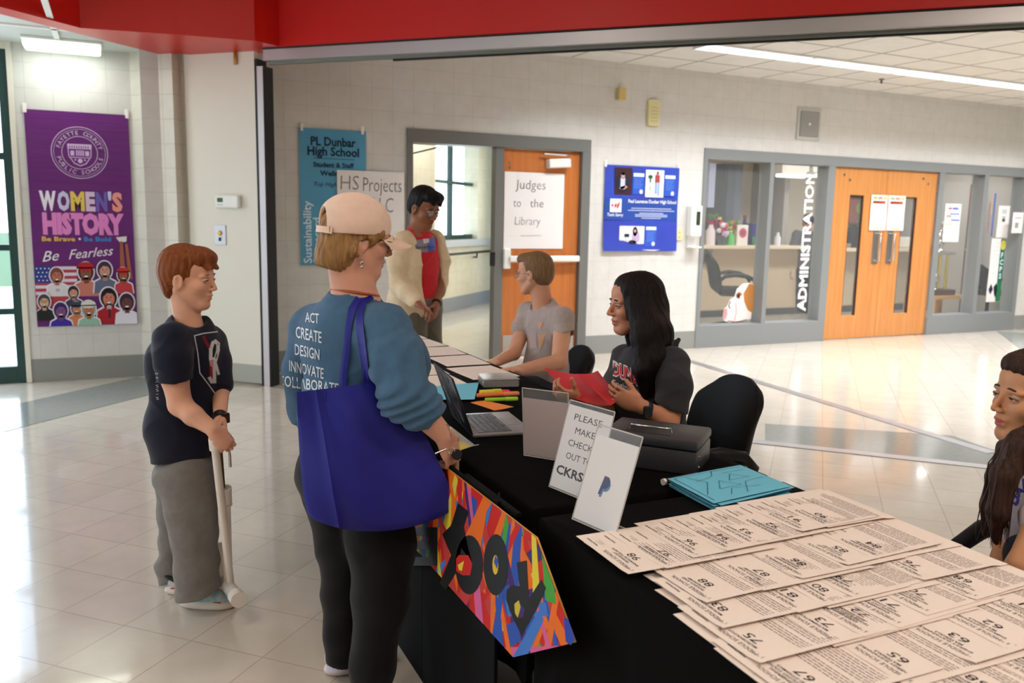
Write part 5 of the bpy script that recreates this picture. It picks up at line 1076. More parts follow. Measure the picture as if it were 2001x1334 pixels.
def office_chair(label, c, face, s=1.0, group=None):
    e_ = empty('office_chair', (c[0], c[1], 0), label, 'chair', group); A = math.atan2(face[1], face[0]); Mx = Matrix.Translation((c[0], c[1], 0)) @ Matrix.Rotation(A, 4, 'Z') @ Matrix.Scale(s, 4)
    bm = MB().box((-0.22, -0.24, 0.43), (0.25, 0.24, 0.52), 0.04, Mx, seg=4); bm.build('seat', m_dk, e_, smooth=60)
    # curved backrest
    N, K = 14, 14; vs = []; fs = []
    for sd in (0, 1):
        for j in range(K + 1):
            for i in range(N + 1):
                u = i / N * 2 - 1; t = j / K; hw = 0.235 * (1 - 0.16 * (2 * t - 1) ** 8 if t > 0.5 else 1 - 0.18 * (1 - 2 * t) ** 3) ; 
                zt = t; r_ = (abs(u) ** 3.0); z = 0.47 + 0.45 * t - (r_ * 0.09 * max(0, (t - 0.5) * 2) ** 2) + (r_ * 0.04 * max(0, (0.5 - t) * 2) ** 2)
                x = -0.235 - 0.10 * t + 0.05 * u * u + 0.02 * math.sin(t * 3.1) - (0.055 * (1 - abs(u) ** 4) * (1 - abs(2 * t - 1) ** 6) + 0.012) * sd
                vs.append(Mx @ Vector((x, u * hw, z)))
    W1 = N + 1; n = (K + 1) * W1
    for j in range(K):
        for i in range(N): q_ = (j * W1 + i, j * W1 + i + 1, (j + 1) * W1 + i + 1, (j + 1) * W1 + i); fs.append(q_); fs.append(tuple(k + n for k in q_)[::-1])
    bd = [i for i in range(N)] + [j * W1 + N for j in range(K)] + [K * W1 + i for i in range(N, 0, -1)] + [j * W1 for j in range(K, 0, -1)]
    for a_, b_ in zip(bd, bd[1:] + bd[:1]): fs.append((a_, b_, b_ + n, a_ + n))
    MB().add(vs, fs).build('backrest', m_dk, e_, smooth=70)
    for sy in (-1, 1): MB().tube([Mx @ Vector(p) for p in ((-0.22, 0.24 * sy, 0.52), (-0.23, 0.275 * sy, 0.60), (-0.17, 0.285 * sy, 0.655), (-0.06, 0.285 * sy, 0.675), (0.06, 0.285 * sy, 0.665), (0.14, 0.28 * sy, 0.63), (0.18, 0.27 * sy, 0.575), (0.17, 0.26 * sy, 0.53), (0.12, 0.25 * sy, 0.49))], [0.016 * s, 0.02 * s, 0.022 * s, 0.025 * s, 0.025 * s, 0.022 * s, 0.018 * s, 0.016 * s, 0.016 * s], 10).build('armrest', m_blackp, e_, smooth=60)
    MB().tube([Mx @ Vector((0, 0, 0.1)), Mx @ Vector((0, 0, 0.44))], 0.028 * s, 12).build('column', m_blackp, e_, smooth=50)
    for k in range(5):
        t = k * 2 * math.pi / 5 + 0.3; d = Vector((math.cos(t), math.sin(t), 0)); lg = MB().tube([Mx @ Vector((0, 0, 0.12)), Mx @ (d * 0.28 + Vector((0, 0, 0.075)))], [0.026 * s, 0.015 * s], 8).build('leg', m_blackp, e_, smooth=50)
        MB().sphere(Mx @ (d * 0.28 + Vector((0, 0, 0.03))), 0.03 * s, 8).build('caster', m_blackp, lg, smooth=180)
    return e_
office_chair('black office chair with a padded back behind the dark-haired woman', (1.92, 2.62), (-0.99, 0.12), 0.92)
office_chair('black office chair the grey-shirted teen sits in', (1.99, 3.93), (-0.96, 0.1), 0.84)
office_chair('black office chair the girl at the right edge sits in', (2.05, 1.10), (-0.99, 0.12), 1.0)
office_chair('black leather office chair behind the left glass pane of the office', (7.35, 8.75), (0.8, -0.5), 1.15)
office_chair('dark blue-black chair behind the tall poster on the rightmost glass', (12.1, 8.6), (-0.2, -1), 0.95)
def wtable(name, label, cat, px0, px1, py, Y, m, ztop):
    a0, a1 = at_y(px0, py, Y), at_y(px1, py, Y); e_ = empty(name, ((a0.x + a1.x) / 2, Y, 0), label, cat)
    MB().box((a0.x, Y, ztop - 0.05), (a1.x, Y + 0.5, ztop), 0.006).build('top', m, e_)
    for x in (a0.x + 0.03, a1.x - 0.05):
        for y in (Y + 0.03, Y + 0.45): MB().box((x - 0.035, y - 0.03, 0), (x + 0.035, y + 0.03, ztop - 0.05)).build('leg', m, e_)
    return e_, a0, a1
zt = at_y(1850, 578, 8.5).z
e_, a0, a1 = wtable('side_table', 'light oak side table carrying the tall trophy behind the glass right of the orange doors', 'table', 1822, 1893, 578, 8.5, mat('light_oak', (196, 150, 90), 0.5), zt)
e_ = empty('trophy', ((a0.x + a1.x) / 2, 8.7, zt), 'tall trophy with gold columns and a silver figure on the oak side table', 'trophy')
xc = (a0.x + a1.x) / 2 - 0.05
MB().box((xc - 0.25, 8.58, zt), (xc + 0.25, 8.82, zt + 0.08), 0.005).build('base', prt((70, 40, 36)), e_)
for dx in (-0.16, 0.0, 0.16): MB().lathe([(0.022, 0), (0.028, 0.02), (0.02, 0.04), (0.02, 0.5), (0.028, 0.52)], (xc + dx, 8.7, zt + 0.08), (0, 0, 1), 12).build('column', mat('gold_column', (206, 190, 60), 0.25, metal=0.6), e_, smooth=50)
MB().box((xc - 0.2, 8.6, zt + 0.6), (xc + 0.2, 8.8, zt + 0.64), 0.004).build('shelf', m_chrome, e_)
MB().lathe([(0.05, 0), (0.03, 0.03), (0.02, 0.08), (0.07, 0.14), (0.09, 0.22), (0.06, 0.28), (0.02, 0.32), (0.04, 0.36), (0.015, 0.44)], (xc, 8.7, zt + 0.64), (0, 0, 1), 18).sphere((xc - 0.08, 8.68, zt + 0.78), 0.06, 8).build('figure', m_chrome, e_, smooth=60)
MB().lathe([(0.03, 0), (0.015, 0.03), (0.03, 0.1), (0.05, 0.16), (0.02, 0.24)], (xc - 0.05, 8.7, zt + 0.08), (0, 0, 1), 14).build('cup', m_chrome, e_, smooth=60)
e_ = empty('wood_door_leaf', (12.0, 10.4, 0), 'dark red-brown inner office door with a steel handle behind the trophy', 'door')
a0, a1 = at_y(1883, 570, 9.2), at_y(1912, 380, 9.2)
MB().box((a0.x, 9.2, 0), (min(a1.x + 0.3, 12.55), 9.26, 2.1), 0.004).build('door_leaf', mat('red_brown_door', (96, 52, 40), 0.4), e_)
q_ = at_y(1889, 487, 9.18); MB().box((q_.x - 0.06, 9.13, q_.z - 0.02), (q_.x + 0.08, 9.19, q_.z + 0.01), 0.004).build('handle', m_chrome, e_)
q_ = at_y(1668, 415, 10.45); e_ = empty('computer_monitor', (q_.x, 10.5, 1.05), 'dark computer monitor on the counter seen through the left orange door', 'monitor')
MB().box((q_.x - 0.1, 10.45, 1.12), (q_.x + 0.42, 10.49, 1.40), 0.006).build('screen', m_scr, e_); MB().box((q_.x + 0.10, 10.43, 1.052), (q_.x + 0.22, 10.55, 1.12)).build('stand', m_blackp, e_)
q_ = at_y(1775, 470, 10.4); e_ = empty('printer', (q_.x + 0.1, 10.4, 1.055), 'white desktop printer on the counter seen through the right orange door', 'printer')
MB().box((q_.x - 0.1, 10.2, 1.055), (q_.x + 0.35, 10.55, 1.24), 0.02, seg=2).build('body', m_white, e_); MB().box((q_.x - 0.05, 10.19, 1.10), (q_.x + 0.3, 10.2, 1.13)).build('paper_slot', m_blackp, e_)
a0, a1 = at_y(1652, 440, 11.55), at_y(1700, 385, 11.55); e_ = empty('wall_picture', (a0.x, 11.55, a0.z), 'colourful framed picture on the office back wall seen through the left orange door', 'picture')
o = MB().box((a0.x, 11.55, a0.z), (a1.x, 11.59, a1.z), 0.004).build('frame', prt((90, 60, 50)), e_); a = Art(); Wd, Ht = a1.x - a0.x, a1.z - a0.z
a.rect(0.05, 0.05, Wd * .5, Ht - .05, (190, 110, 100)).rect(Wd * .5, 0.05, Wd - .05, Ht - .05, (120, 160, 70)).up().ell(Wd * .6, Ht * .6, Wd * .18, Ht * .2, (160, 190, 80)); a.build('printing', e_, (a0.x, 11.549, a0.z), (1, 0, 0), (0, 0, 1), into=o)

# ================================================================ PEOPLE: surfaces grown from blended tapered limbs
def A3(v): return np.array([v[0], v[1], v[2]], float)
class Sdf:
    def __init__(s, h): s.h = h; s.ops = []; s.post = []
    def _b(s, lo, hi, k): return (np.minimum.reduce(lo) - k, np.maximum.reduce(hi) + k)
    def cone(s, a, b, ra, rb, k=0.012, flat=None, sub=False):
        """tapered limb; flat=(direction, factor): thinner along that direction"""
        a, b = A3(a), A3(b); r = max(ra, rb) * 1.05
        def f(p):
            ab = b - a; q = p - a; t = np.clip((q @ ab) / max(ab @ ab, 1e-12), 0, 1); c = q - t[..., None] * ab
            if flat is not None:
                n = A3(flat[0]); n /= np.linalg.norm(n); dn = c @ n; c = c + n * (dn * (1 / flat[1] - 1))[..., None]
            return (np.sqrt((c * c).sum(-1)) - (ra + (rb - ra) * t)) * (1 if flat is None else min(1, flat[1] * 1.2))
        s.ops.append((f, np.minimum(a, b) - r, np.maximum(a, b) + r, k, sub)); return s
    def chain(s, pts, rs, k=0.012, flat=None):
        for i in range(len(pts) - 1): s.cone(pts[i], pts[i + 1], rs[i], rs[i + 1], k, flat)
        return s
    def ell(s, c, r, fr=None, k=0.012, sub=False):
        c = A3(c); r = np.array(r, float); Rm = np.eye(3) if fr is None else np.array([A3(v) / np.linalg.norm(A3(v)) for v in fr])
        e = np.sqrt(((Rm * r[:, None]) ** 2).sum(0))
        def f(p):
            q = (p - c) @ Rm.T; k0 = np.sqrt(((q / r) ** 2).sum(-1)); k1 = np.sqrt(((q / r ** 2) ** 2).sum(-1)); return k0 * (k0 - 1) / np.maximum(k1, 1e-9)
        s.ops.append((f, c - e, c + e, k, sub)); return s
    def cut(s, pt, n, lo=None, hi=None, k=0.002):
        """remove everything on the side n points to (inside the box lo..hi when given)"""
        s.ops.append(('cut', A3(pt), A3(n) / np.linalg.norm(A3(n)), lo, hi)); return s
    def fold(s, fn): s.post.append(fn); return s
    def grid(s):
        lo = np.minimum.reduce([o[1] for o in s.ops if o[0] != 'cut' and not o[4]]) - 0.02; hi = np.maximum.reduce([o[2] for o in s.ops if o[0] != 'cut' and not o[4]]) + 0.02
        n = np.ceil((hi - lo) / s.h).astype(int) + 1; D = np.full(n, 0.5, np.float32); h = s.h
        ax = [lo[i] + np.arange(n[i]) * h for i in range(3)]
        for op in s.ops:
            if op[0] == 'cut':
                _, pt, nn, bl, bh = op; sl = [slice(0, n[i]) for i in range(3)]
                if bl is not None: sl = [slice(max(0, int((bl[i] - lo[i]) / h)), min(n[i], int((bh[i] - lo[i]) / h) + 1)) for i in range(3)]
                if any(q.stop <= q.start for q in sl): continue
                d = ((ax[0][sl[0]] - pt[0]) * nn[0])[:, None, None] + ((ax[1][sl[1]] - pt[1]) * nn[1])[None, :, None] + ((ax[2][sl[2]] - pt[2]) * nn[2])[None, None, :]
                D[tuple(sl)] = np.maximum(D[tuple(sl)], d); continue
            f, bl, bh, k, sub = op; m = k + 3 * h
            sl = tuple(slice(max(0, int((bl[i] - m - lo[i]) / h)), min(n[i], int((bh[i] + m - lo[i]) / h) + 2)) for i in range(3))
            if any(q.stop <= q.start for q in sl): continue
            g = np.stack(np.meshgrid(ax[0][sl[0]], ax[1][sl[1]], ax[2][sl[2]], indexing='ij'), -1)
            d = f(g); a = D[sl]
            if sub: t = np.clip(0.5 - 0.5 * (-d - a) * -1 / k, 0, 1) if False else np.clip(0.5 - 0.5 * (a + d) / k, 0, 1); D[sl] = a * (1 - t) + (-d) * t + k * t * (1 - t)
            else: t = np.clip(0.5 + 0.5 * (d - a) / k, 0, 1); D[sl] = d * (1 - t) + a * t - k * t * (1 - t)
        for fn in s.post:
            m = np.abs(D) < 0.05; ii = np.argwhere(m); pts = lo + ii * h; D[m] += fn(pts).astype(np.float32)
        return D, lo
    def mesh(s):
        D, lo = s.grid(); h = s.h; ins = D < 0
        c = [ins[:-1, :-1, :-1], ins[1:, :-1, :-1], ins[:-1, 1:, :-1], ins[1:, 1:, :-1], ins[:-1, :-1, 1:], ins[1:, :-1, 1:], ins[:-1, 1:, 1:], ins[1:, 1:, 1:]]
        cnt = sum(x.astype(np.int8) for x in c); act = (cnt > 0) & (cnt < 8); idx = np.argwhere(act)
        off = [(0, 0, 0), (1, 0, 0), (0, 1, 0), (1, 1, 0), (0, 0, 1), (1, 0, 1), (0, 1, 1), (1, 1, 1)]
        V = [D[idx[:, 0] + o[0], idx[:, 1] + o[1], idx[:, 2] + o[2]] for o in off]
        acc = np.zeros((len(idx), 3)); num = np.zeros(len(idx))
        for a, b in ((0, 1), (2, 3), (4, 5), (6, 7), (0, 2), (1, 3), (4, 6), (5, 7), (0, 4), (1, 5), (2, 6), (3, 7)):
            cr = (V[a] < 0) != (V[b] < 0); t = np.where(cr, V[a] / np.where(cr, V[a] - V[b], 1), 0)
            p = np.array(off[a])[None] + t[:, None] * (np.array(off[b]) - np.array(off[a]))[None]; acc += p * cr[:, None]; num += cr
        vs = lo + (idx + acc / num[:, None]) * h
        im = np.full(act.shape, -1, np.int32); im[tuple(idx.T)] = np.arange(len(idx)); F = []
        for ax_ in range(3):
            o1, o2 = [(1, 2), (2, 0), (0, 1)][ax_]
            sh = list(D.shape); A_ = [slice(None)] * 3; B_ = [slice(None)] * 3; A_[ax_] = slice(0, -1); B_[ax_] = slice(1, None)
            ea = ins[tuple(A_)]; eb = ins[tuple(B_)]; cr = np.argwhere(ea != eb); cr = cr[(cr[:, o1] > 0) & (cr[:, o2] > 0) & (cr[:, o1] < sh[o1] - 1) & (cr[:, o2] < sh[o2] - 1)]
            fl = ea[tuple(cr.T)]
            def g(d1, d2): q = cr.copy(); q[:, o1] -= d1; q[:, o2] -= d2; return im[tuple(q.T)]
            Q = np.stack((g(1, 1), g(0, 1), g(0, 0), g(1, 0)), 1); Q[~fl] = Q[~fl][:, ::-1]; F.append(Q)
        F = np.concatenate(F); F = F[(F >= 0).all(1)]
        # two light smoothing passes
        for _ in range(1):
            s_ = np.zeros_like(vs); n_ = np.zeros(len(vs))
            for k in range(4): np.add.at(s_, F[:, k], vs[F[:, (k + 1) % 4]] + vs[F[:, k - 1]]); np.add.at(n_, F[:, k], 2)
            vs = vs * 0.5 + s_ / n_[:, None] * 0.5
        return vs, F
    def build(s, name, mats, parent, matfn=None):
        vs, F = s.mesh(); me = bpy.data.meshes.new(name)
        me.vertices.add(len(vs)); me.vertices.foreach_set('co', vs.astype(np.float32).ravel())
        me.loops.add(F.size); me.loops.foreach_set('vertex_index', F.ravel().astype(np.int32)); me.polygons.add(len(F)); me.polygons.foreach_set('loop_start', np.arange(0, F.size, 4, dtype=np.int32)); me.polygons.foreach_set('loop_total', np.full(len(F), 4, np.int32))
        me.update(calc_edges=True)
        if matfn is not None: me.polygons.foreach_set('material_index', matfn(vs[F].mean(1)).astype(np.int32))
        o = link(name, me, mats, parent, smooth=180); 
        s.bvh = BVHTree.FromPolygons([tuple(v) for v in vs], [tuple(f) for f in F]); return o

def wob(p, f1, ph=0.0):
    return np.sin(p[:, 0] * f1 + ph + 1.7 * np.sin(p[:, 2] * f1 * 0.6 + ph)) * np.sin(p[:, 2] * f1 * 0.8 + 1.3 * np.sin(p[:, 1] * f1 * 0.7) + ph * 2)
def creases(amp, f1, ph=0.0): return lambda p: -amp * (1 - np.abs(wob(p, f1, ph))) ** 3 + amp * 0.3 + 0.4 * amp * wob(p, f1 * 0.5, ph + 1)

def skin(nm, rgb, rgb2=None): return mat(nm, rgb, 0.48, sss=0.12, spec=0.35, noise=((14, 14, 14), 0.25), rgb2=rgb2 or tuple(int(v * 0.93) for v in rgb))
def fabric(nm, rgb, rgb2=None, rough=0.85, b=0.25): return mat(nm, rgb, rough, spec=0.2, noise=((40, 40, 40), 0.3), rgb2=rgb2 or tuple(int(v * 0.90) for v in rgb), bump=((420, 420, 420), b, 0.001), sheen=0.1)
def hairm(nm, rgb, rgb2, rough=0.5): return mat(nm, rgb, rough, spec=0.18, noise=((130, 130, 10), 0.25), rgb2=rgb2, bump=((210, 210, 12), 0.9, 0.006))

class Frame:
    """f forward, l left, u up; scale in metres per centimetre"""
    def __init__(s, c, f, pitch=0.0, rollr=0.0, sc_=0.01):
        f = Vector(f).normalized(); l = UP.cross(f).normalized(); u = f.cross(l).normalized()
        q = Matrix.Rotation(pitch, 3, l); f, u = q @ f, q @ u; q = Matrix.Rotation(rollr, 3, f); l, u = q @ l, q @ u
        s.c, s.f, s.l, s.u, s.s = Vector(c), f, l, u, sc_
    def __call__(s, x, y, z): return s.c + (s.f * x + s.l * y + s.u * z) * s.s
    def R(s): return (s.f, s.l, s.u)
    def loc(s, p):
        q = (p - A3(s.c)) / s.s; return q @ A3(s.f), q @ A3(s.l), q @ A3(s.u)

def head(S, H_, female=False, child=False, nose=1.0, chin=1.0, jaw=1.0, k=1.0):
    """skull, face and ears in centimetres: 22 high, z=+11 crown, -11 chin"""
    s = H_.s; E = lambda c, r, kk=1.2, sub=False: S.ell(H_(*c), [v * s for v in r], H_.R(), kk * s, sub); C = lambda a, b, ra, rb, kk=1.0: S.cone(H_(*a), H_(*b), ra * s, rb * s, kk * s)
    E((-1.2, 0, 3.4), (9.0, 7.3, 7.4)); E((2.6, 0, 4.2), (5.6, 6.3, 5.2), 2)
    E((2.4, 0, -3.2), (6.0, 5.7 * jaw, 7.0), 2); E((5.9, 0, -9.0), (2.3 * chin, 2.5, 1.9), 1.8)
    for y in (-1, 1):
        C((-1.2, 5.4 * y * jaw, -4.0), (5.2, 2.0 * y, -9.2), 1.8, 1.7, 2)
        E((5.2, 3.9 * y, -2.2), (2.5, 2.1, 2.0), 1.8)
        E((7.0, 2.7 * y, 1.5), (1.3, 2.6, 0.85), 1.2)
        S.ell(H_(9.2, 3.1 * y, 0.0), [1.9 * s, 1.65 * s, 1.05 * s], H_.R(), 0.9 * s, True)
        E((-0.6, 7.2 * y, -1.0), (1.9, 0.9, 3.0), 0.6); S.ell(H_(0.0, 7.9 * y, -0.7), [1.0 * s, 0.55 * s, 1.8 * s], H_.R(), 0.4 * s, True)
    C((7.9, 0, 0.9), (9.5 + 0.7 * nose, 0, -2.9), 0.75, 0.95 * nose, 0.9)
    for y in (-1, 1): E((9.0, 1.05 * y, -3.3), (1.0, 0.75, 0.7), 0.5)
    E((7.9, 0, -5.45), (1.05, 2.2, 0.62), 0.8); E((7.65, 0, -6.7), (1.05, 1.8, 0.72), 0.8)
    S.ell(H_(9.2, 0, -6.05), [1.1 * s, 2.4 * s, 0.16 * s], H_.R(), 0.25 * s, True)
def face_bits(e_, H_, irisc=(60, 40, 26), browc=(60, 40, 30), lid=None, skinm=None, lidclosed=0.0, thick=0.28):
    s = H_.s
    for y in (-1, 1):
        eb = MB().sphere(H_(6.95, 3.15 * y, 0.0), 1.22 * s, 12).build('eyeball', mat('eye_white', (196, 184, 176), 0.2), e_, smooth=180)
        d = Vector((H_.f)).normalized()
        M_ = Matrix((H_.f, H_.l, H_.u)).transposed()
        MB().sphere(H_(7.75, 3.12 * y, 0.0), 0.55 * s, 8, sc_=(0.9, 1.15, 1.15), M=M_).build('iris', mat('iris_%d_%d_%d' % irisc, irisc, 0.1), eb, smooth=180)
        # lids
        up_ = [H_(6.95 + 1.25 * math.cos(t), 3.1 * y + 1.45 * math.sin(t), 0.46 - 0.38 * abs(math.sin(t)) ** 2 - lidclosed) for t in [R_(a) for a in range(-80, 81, 16)]]
        dn_ = [H_(6.90 + 1.25 * math.cos(t), 3.1 * y + 1.45 * math.sin(t), -0.50 + 0.36 * abs(math.sin(t)) ** 2) for t in [R_(a) for a in range(-80, 81, 16)]]
        MB().tube(up_, [0.10 * s] + [0.26 * s] * 9 + [0.10 * s], 6).tube(dn_, [0.08 * s] + [0.2 * s] * 9 + [0.08 * s], 6).build('eyelid', skinm, e_, smooth=180)
        MB().tube([p + H_.f * 0.20 * s + H_.u * -0.16 * s for p in up_], 0.13 * s, 5).build('lashes', mat('lash', (26, 18, 16), 0.6), e_, smooth=180)
        br = [H_(8.45 - 0.22 * abs(q - 3) * 0.4 - 0.30 * max(0, q - 3) ** 1.1, (1.2 + 0.62 * q) * y, 2.0 + 0.22 * q - 0.055 * q * q) for q in range(7)]
        MB().tube(br, [thick * s * 0.7] + [thick * s] * 4 + [thick * s * 0.7, thick * s * 0.3], 6).build('eyebrow', mat('brow_%d_%d_%d' % browc, browc, 0.8), e_, smooth=180)
def lips_fn(H_, lip=1):
    def fn(p):
        x, y, z = H_.loc(p); m = (x > 8.2) & (np.abs(y) < 2.1 - 0.7 * np.abs(z + 6.05)) & (z < -5.15) & (z > -7.0); return np.where(m, lip, 0)
    return fn
def hand(S, w, d, n, t, sc_=1.0, curl=(0.5, 0.6, 0.4), spread=0.0, thumb=(0.55, 0.65, 0.35), k=0.005, fr=0.0082):
    """w wrist, d towards the fingers, n palm side, t thumb side"""
    w, d = Vector(w), Vector(d).normalized(); n = Vector(n); n = (n - d * n.dot(d)).normalized(); t = Vector(t); t = (t - d * t.dot(d) - n * t.dot(n)).normalized(); q = sc_
    S.ell(w + d * 0.048 * q, (0.054 * q, 0.040 * q, 0.0165 * q), (d, t, n), 0.012)
    S.cone(w - d * 0.01 * q, w + d * 0.03 * q, 0.024 * q, 0.028 * q, 0.012, (n, 0.65))
    for i, (off, ln) in enumerate(((0.029, 0.068), (0.010, 0.076), (-0.009, 0.070), (-0.027, 0.056))):
        p = w + d * (0.085 - 0.004 * abs(i - 1)) * q + t * off * q; a = 0.0; rr_ = fr * q * (1 - 0.05 * i)
        for j, (fr_, c_) in enumerate(zip((0.44, 0.31, 0.25), curl)):
            a += c_ + 0.05 * i; dd_ = d * math.cos(a) + n * math.sin(a) + t * spread * (1.5 - i) * 0.12; p2 = p + dd_.normalized() * ln * fr_ * q
            S.cone(p, p2, rr_ * (1.03 - 0.09 * j), rr_ * (0.94 - 0.09 * j), k * 0.6); p = p2
    p = w + d * 0.026 * q + t * 0.028 * q + n * 0.004 * q; td = (d * thumb[0] + t * thumb[1] + n * thumb[2]).normalized(); p2 = p + td * 0.042 * q; td2 = (td + n * 0.3 + d * 0.35).normalized()
    S.cone(w + d * 0.012 * q + t * 0.012 * q, p, 0.016 * q, 0.0145 * q, 0.01); S.cone(p, p2, 0.0135 * q, 0.0105 * q, 0.006); S.cone(p2, p2 + td2 * 0.030 * q, 0.0103 * q, 0.0082 * q, 0.004)
def project(bvh, px, py, off=0.003):
    d = ray(px, py).normalized(); h = bvh.ray_cast(CAM, d)
    return None if h[0] is None else h[0] + h[1] * off
def decal(bvh, art, name, e_, into, toworld, direction, lift=0.0016, step=0.0003, cast=0.3):
    """press a flat print onto cloth along a direction"""
    d = Vector(direction).normalized()
    def fn(x, y, l):
        p = toworld(x, y); h = bvh.ray_cast(p - d * cast, d)
        q = (h[0] + h[1] * (lift + (l - 0.0008))) if h[0] is not None else p
        return q
    its = []
    for pts, fs, c, z in art.items:
        ok = [bvh.ray_cast(toworld(*p) - d * cast, d)[0] is not None for p in pts]
        fs2 = [f for f in fs if all(ok[i] for i in f)]
        if fs2: its.append((pts, fs2, c, z))
    art.items = its
    if its: art.build(name, e_, (0, 0, 0), (1, 0, 0), (0, 1, 0), fn=fn, into=into, step=step)
def ribbon(name, m, e_, bvh, pxs, wpx, off=0.005, th=0.003, D=None):
    """strap following the cloth below a path given in the photograph"""
    L = []
    for i, (x, y) in enumerate(pxs):
        a = pxs[max(0, i - 1)]; b = pxs[min(len(pxs) - 1, i + 1)]; dx, dy = b[0] - a[0], b[1] - a[1]; n = math.hypot(dx, dy); nx, ny = -dy / n * wpx / 2, dx / n * wpx / 2
        row = []
        for sg_ in (-1, 0, 1):
            q = project(bvh, x + nx * sg_, y + ny * sg_, off)
            if q is None: q = P(x + nx * sg_, y + ny * sg_, D if D else 2.3)
            row.append(q)
        L.append(row)
    vs = []; fs = []
    for row in L:
        for q in row: vs.append(q)
    n = len(vs); vs += [v + (v - CAM).normalized() * th for v in vs]
    for i in range(len(L) - 1):
        for j in range(2): a = i * 3 + j; fs.append((a, a + 1, a + 4, a + 3)); fs.append((a + n + 3, a + n + 4, a + n + 1, a + n))
        for j in (0, 2): a = i * 3 + j; fs.append((a, a + 3, a + 3 + n, a + n))
    return MB().add(vs, fs).build(name, m, e_, smooth=70)
def shoe(e_, heel, toe, wd, cs, s=1.0, hgt=0.085):
    heel, toe = Vector(heel), Vector(toe); heel.z = toe.z = 0; f = (toe - heel); L = f.length; f.normalize(); l = UP.cross(f)
    S = Sdf(0.004)
    S.ell(heel + f * L * 0.28 + UP * 0.016, (L * 0.30, wd * 0.44, 0.020), (f, l, UP), 0.02); S.ell(heel + f * L * 0.70 + UP * 0.015, (L * 0.33, wd * 0.5, 0.019), (f, l, UP), 0.03); S.ell(heel + f * L * 0.5 + UP * 0.018, (L * 0.4, wd * 0.4, 0.018), (f, l, UP), 0.03)
    S.cut(heel + UP * 0.001, -UP); S.build('sole', cs[0], e_)
    S = Sdf(0.004)
    S.ell(heel + f * L * 0.24 + UP * 0.055, (L * 0.25, wd * 0.36, 0.045), (f, l, UP), 0.03); S.ell(heel + f * L * 0.62 + UP * 0.034, (L * 0.36, wd * 0.43, 0.034), (f, l, UP), 0.04); S.ell(heel + f * L * 0.42 + UP * 0.055, (L * 0.2, wd * 0.33, 0.034), (f, l, UP), 0.03)
    S.cut(heel + UP * 0.024, -UP); S.build('upper', cs[1], e_)
    a = S.bvh
    MB().tube([heel + f * L * (0.12 + 0.1 * k) + l * wd * 0.40 * sg + UP * 0.031 for k in range(8) for sg in (-1,)], 0.0028, 5).build('stripe', cs[2], e_, smooth=180)

# ---------------------------------------------------------------- the red-haired boy on the left
def dirv(r, f): return (RH * r + FH * f).normalized()
D0_ = 2.97
e_ = empty('person', (at_z(385, 1185).x, at_z(385, 1185).y, 0), 'red-haired boy in a navy T-shirt and grey trousers holding a white pipe launcher', 'person')
boy = e_
m_sk = skin('boy_skin', (226, 168, 140)); m_lip = skin('boy_lip', (214, 144, 124))
ft = dirv(math.cos(R_(38)), -math.sin(R_(38))); lt = UP.cross(ft); fh = dirv(math.cos(R_(3)), -math.sin(R_(3)))
HB = Frame(P(368, 543, D0_), fh, R_(4), 0, 0.00985)
S = Sdf(0.0034)
head(S, HB, child=True, nose=0.75, jaw=1.02, chin=0.9)
nk = P(371, 640, D0_); S.cone(HB(-2.4, 0, -5), nk, 0.043, 0.048, 0.02); S.ell(nk - UP * 0.05, (0.055, 0.09, 0.04), (ft, lt, UP), 0.03)
shn, shf = P(336, 664, 2.86), P(408, 664, 3.07)
eln, wrn = P(352, 790, 2.80), P(417, 839, 2.74); elf, wrf = P(431, 760, 3.02), P(430, 822, 2.86)
S.chain([shn, P(342, 740, 2.81), eln], [0.045, 0.044, 0.039]); S.chain([eln, P(378, 812, 2.77), wrn], [0.039, 0.034, 0.023])
S.cone(shf, elf, 0.042, 0.032); S.cone(elf, wrf, 0.032, 0.021)
hand(S, wrn, P(436, 862, 2.74) - wrn, FH * 0.4 - UP * 0.5 + RH * 0.1, RH - UP * 0.1, 0.80, (0.7, 1.0, 0.7), thumb=(0.8, 0.15, 0.55))
hand(S, wrf, P(441, 862, 2.79) - wrf, -FH * 0.5 - RH * 0.4, -RH * 0.3 - FH * 0.6, 0.78, (0.75, 1.0, 0.7), thumb=(0.8, 0.2, 0.5))
S.build('body', [m_sk, m_lip], e_, lips_fn(HB))
face_bits(e_, HB, (84, 92, 96), (150, 90, 56), skinm=m_sk, lidclosed=0.12, thick=0.2)
# hair
S = Sdf(0.003); s_ = HB.s
S.ell(HB(-1.8, 0, 4.4), [9.1 * s_, 8.4 * s_, 7.9 * s_], HB.R(), 0.02); S.ell(HB(-4.2, 0, 0.8), [6.1 * s_, 7.6 * s_, 6.8 * s_], HB.R(), 0.02); S.ell(HB(4.2, 0, 7.6), [5.6 * s_, 6.6 * s_, 3.7 * s_], HB.R(), 0.015); S.cone(HB(3.5, -4, 8.2), HB(8.8, -3.0, 4.6), 0.020, 0.011, 0.012); S.cone(HB(4.5, 0, 8.6), HB(9.4, 0.5, 4.4), 0.026, 0.012, 0.015); S.cone(HB(3.5, 4, 8.0), HB(8.6, 3.8, 4.2), 0.020, 0.010, 0.012)
S.ell(HB(-5.6, 0, -4.6), [2.8 * s_, 5.2 * s_, 3.6 * s_], HB.R(), 0.02)
S.ell(HB(8.6, 0, -3.2), [6.4 * s_, 8.4 * s_, 7.4 * s_], HB.R(), 0.006, True)
for y in (-1, 1): S.ell(HB(1.6, 8.4 * y, -6.0), [5.6 * s_, 3.2 * s_, 5.4 * s_], HB.R(), 0.006, True); S.ell(HB(-0.6, 8.6 * y, -1.2), [2.3 * s_, 1.8 * s_, 3.2 * s_], HB.R(), 0.004, True)
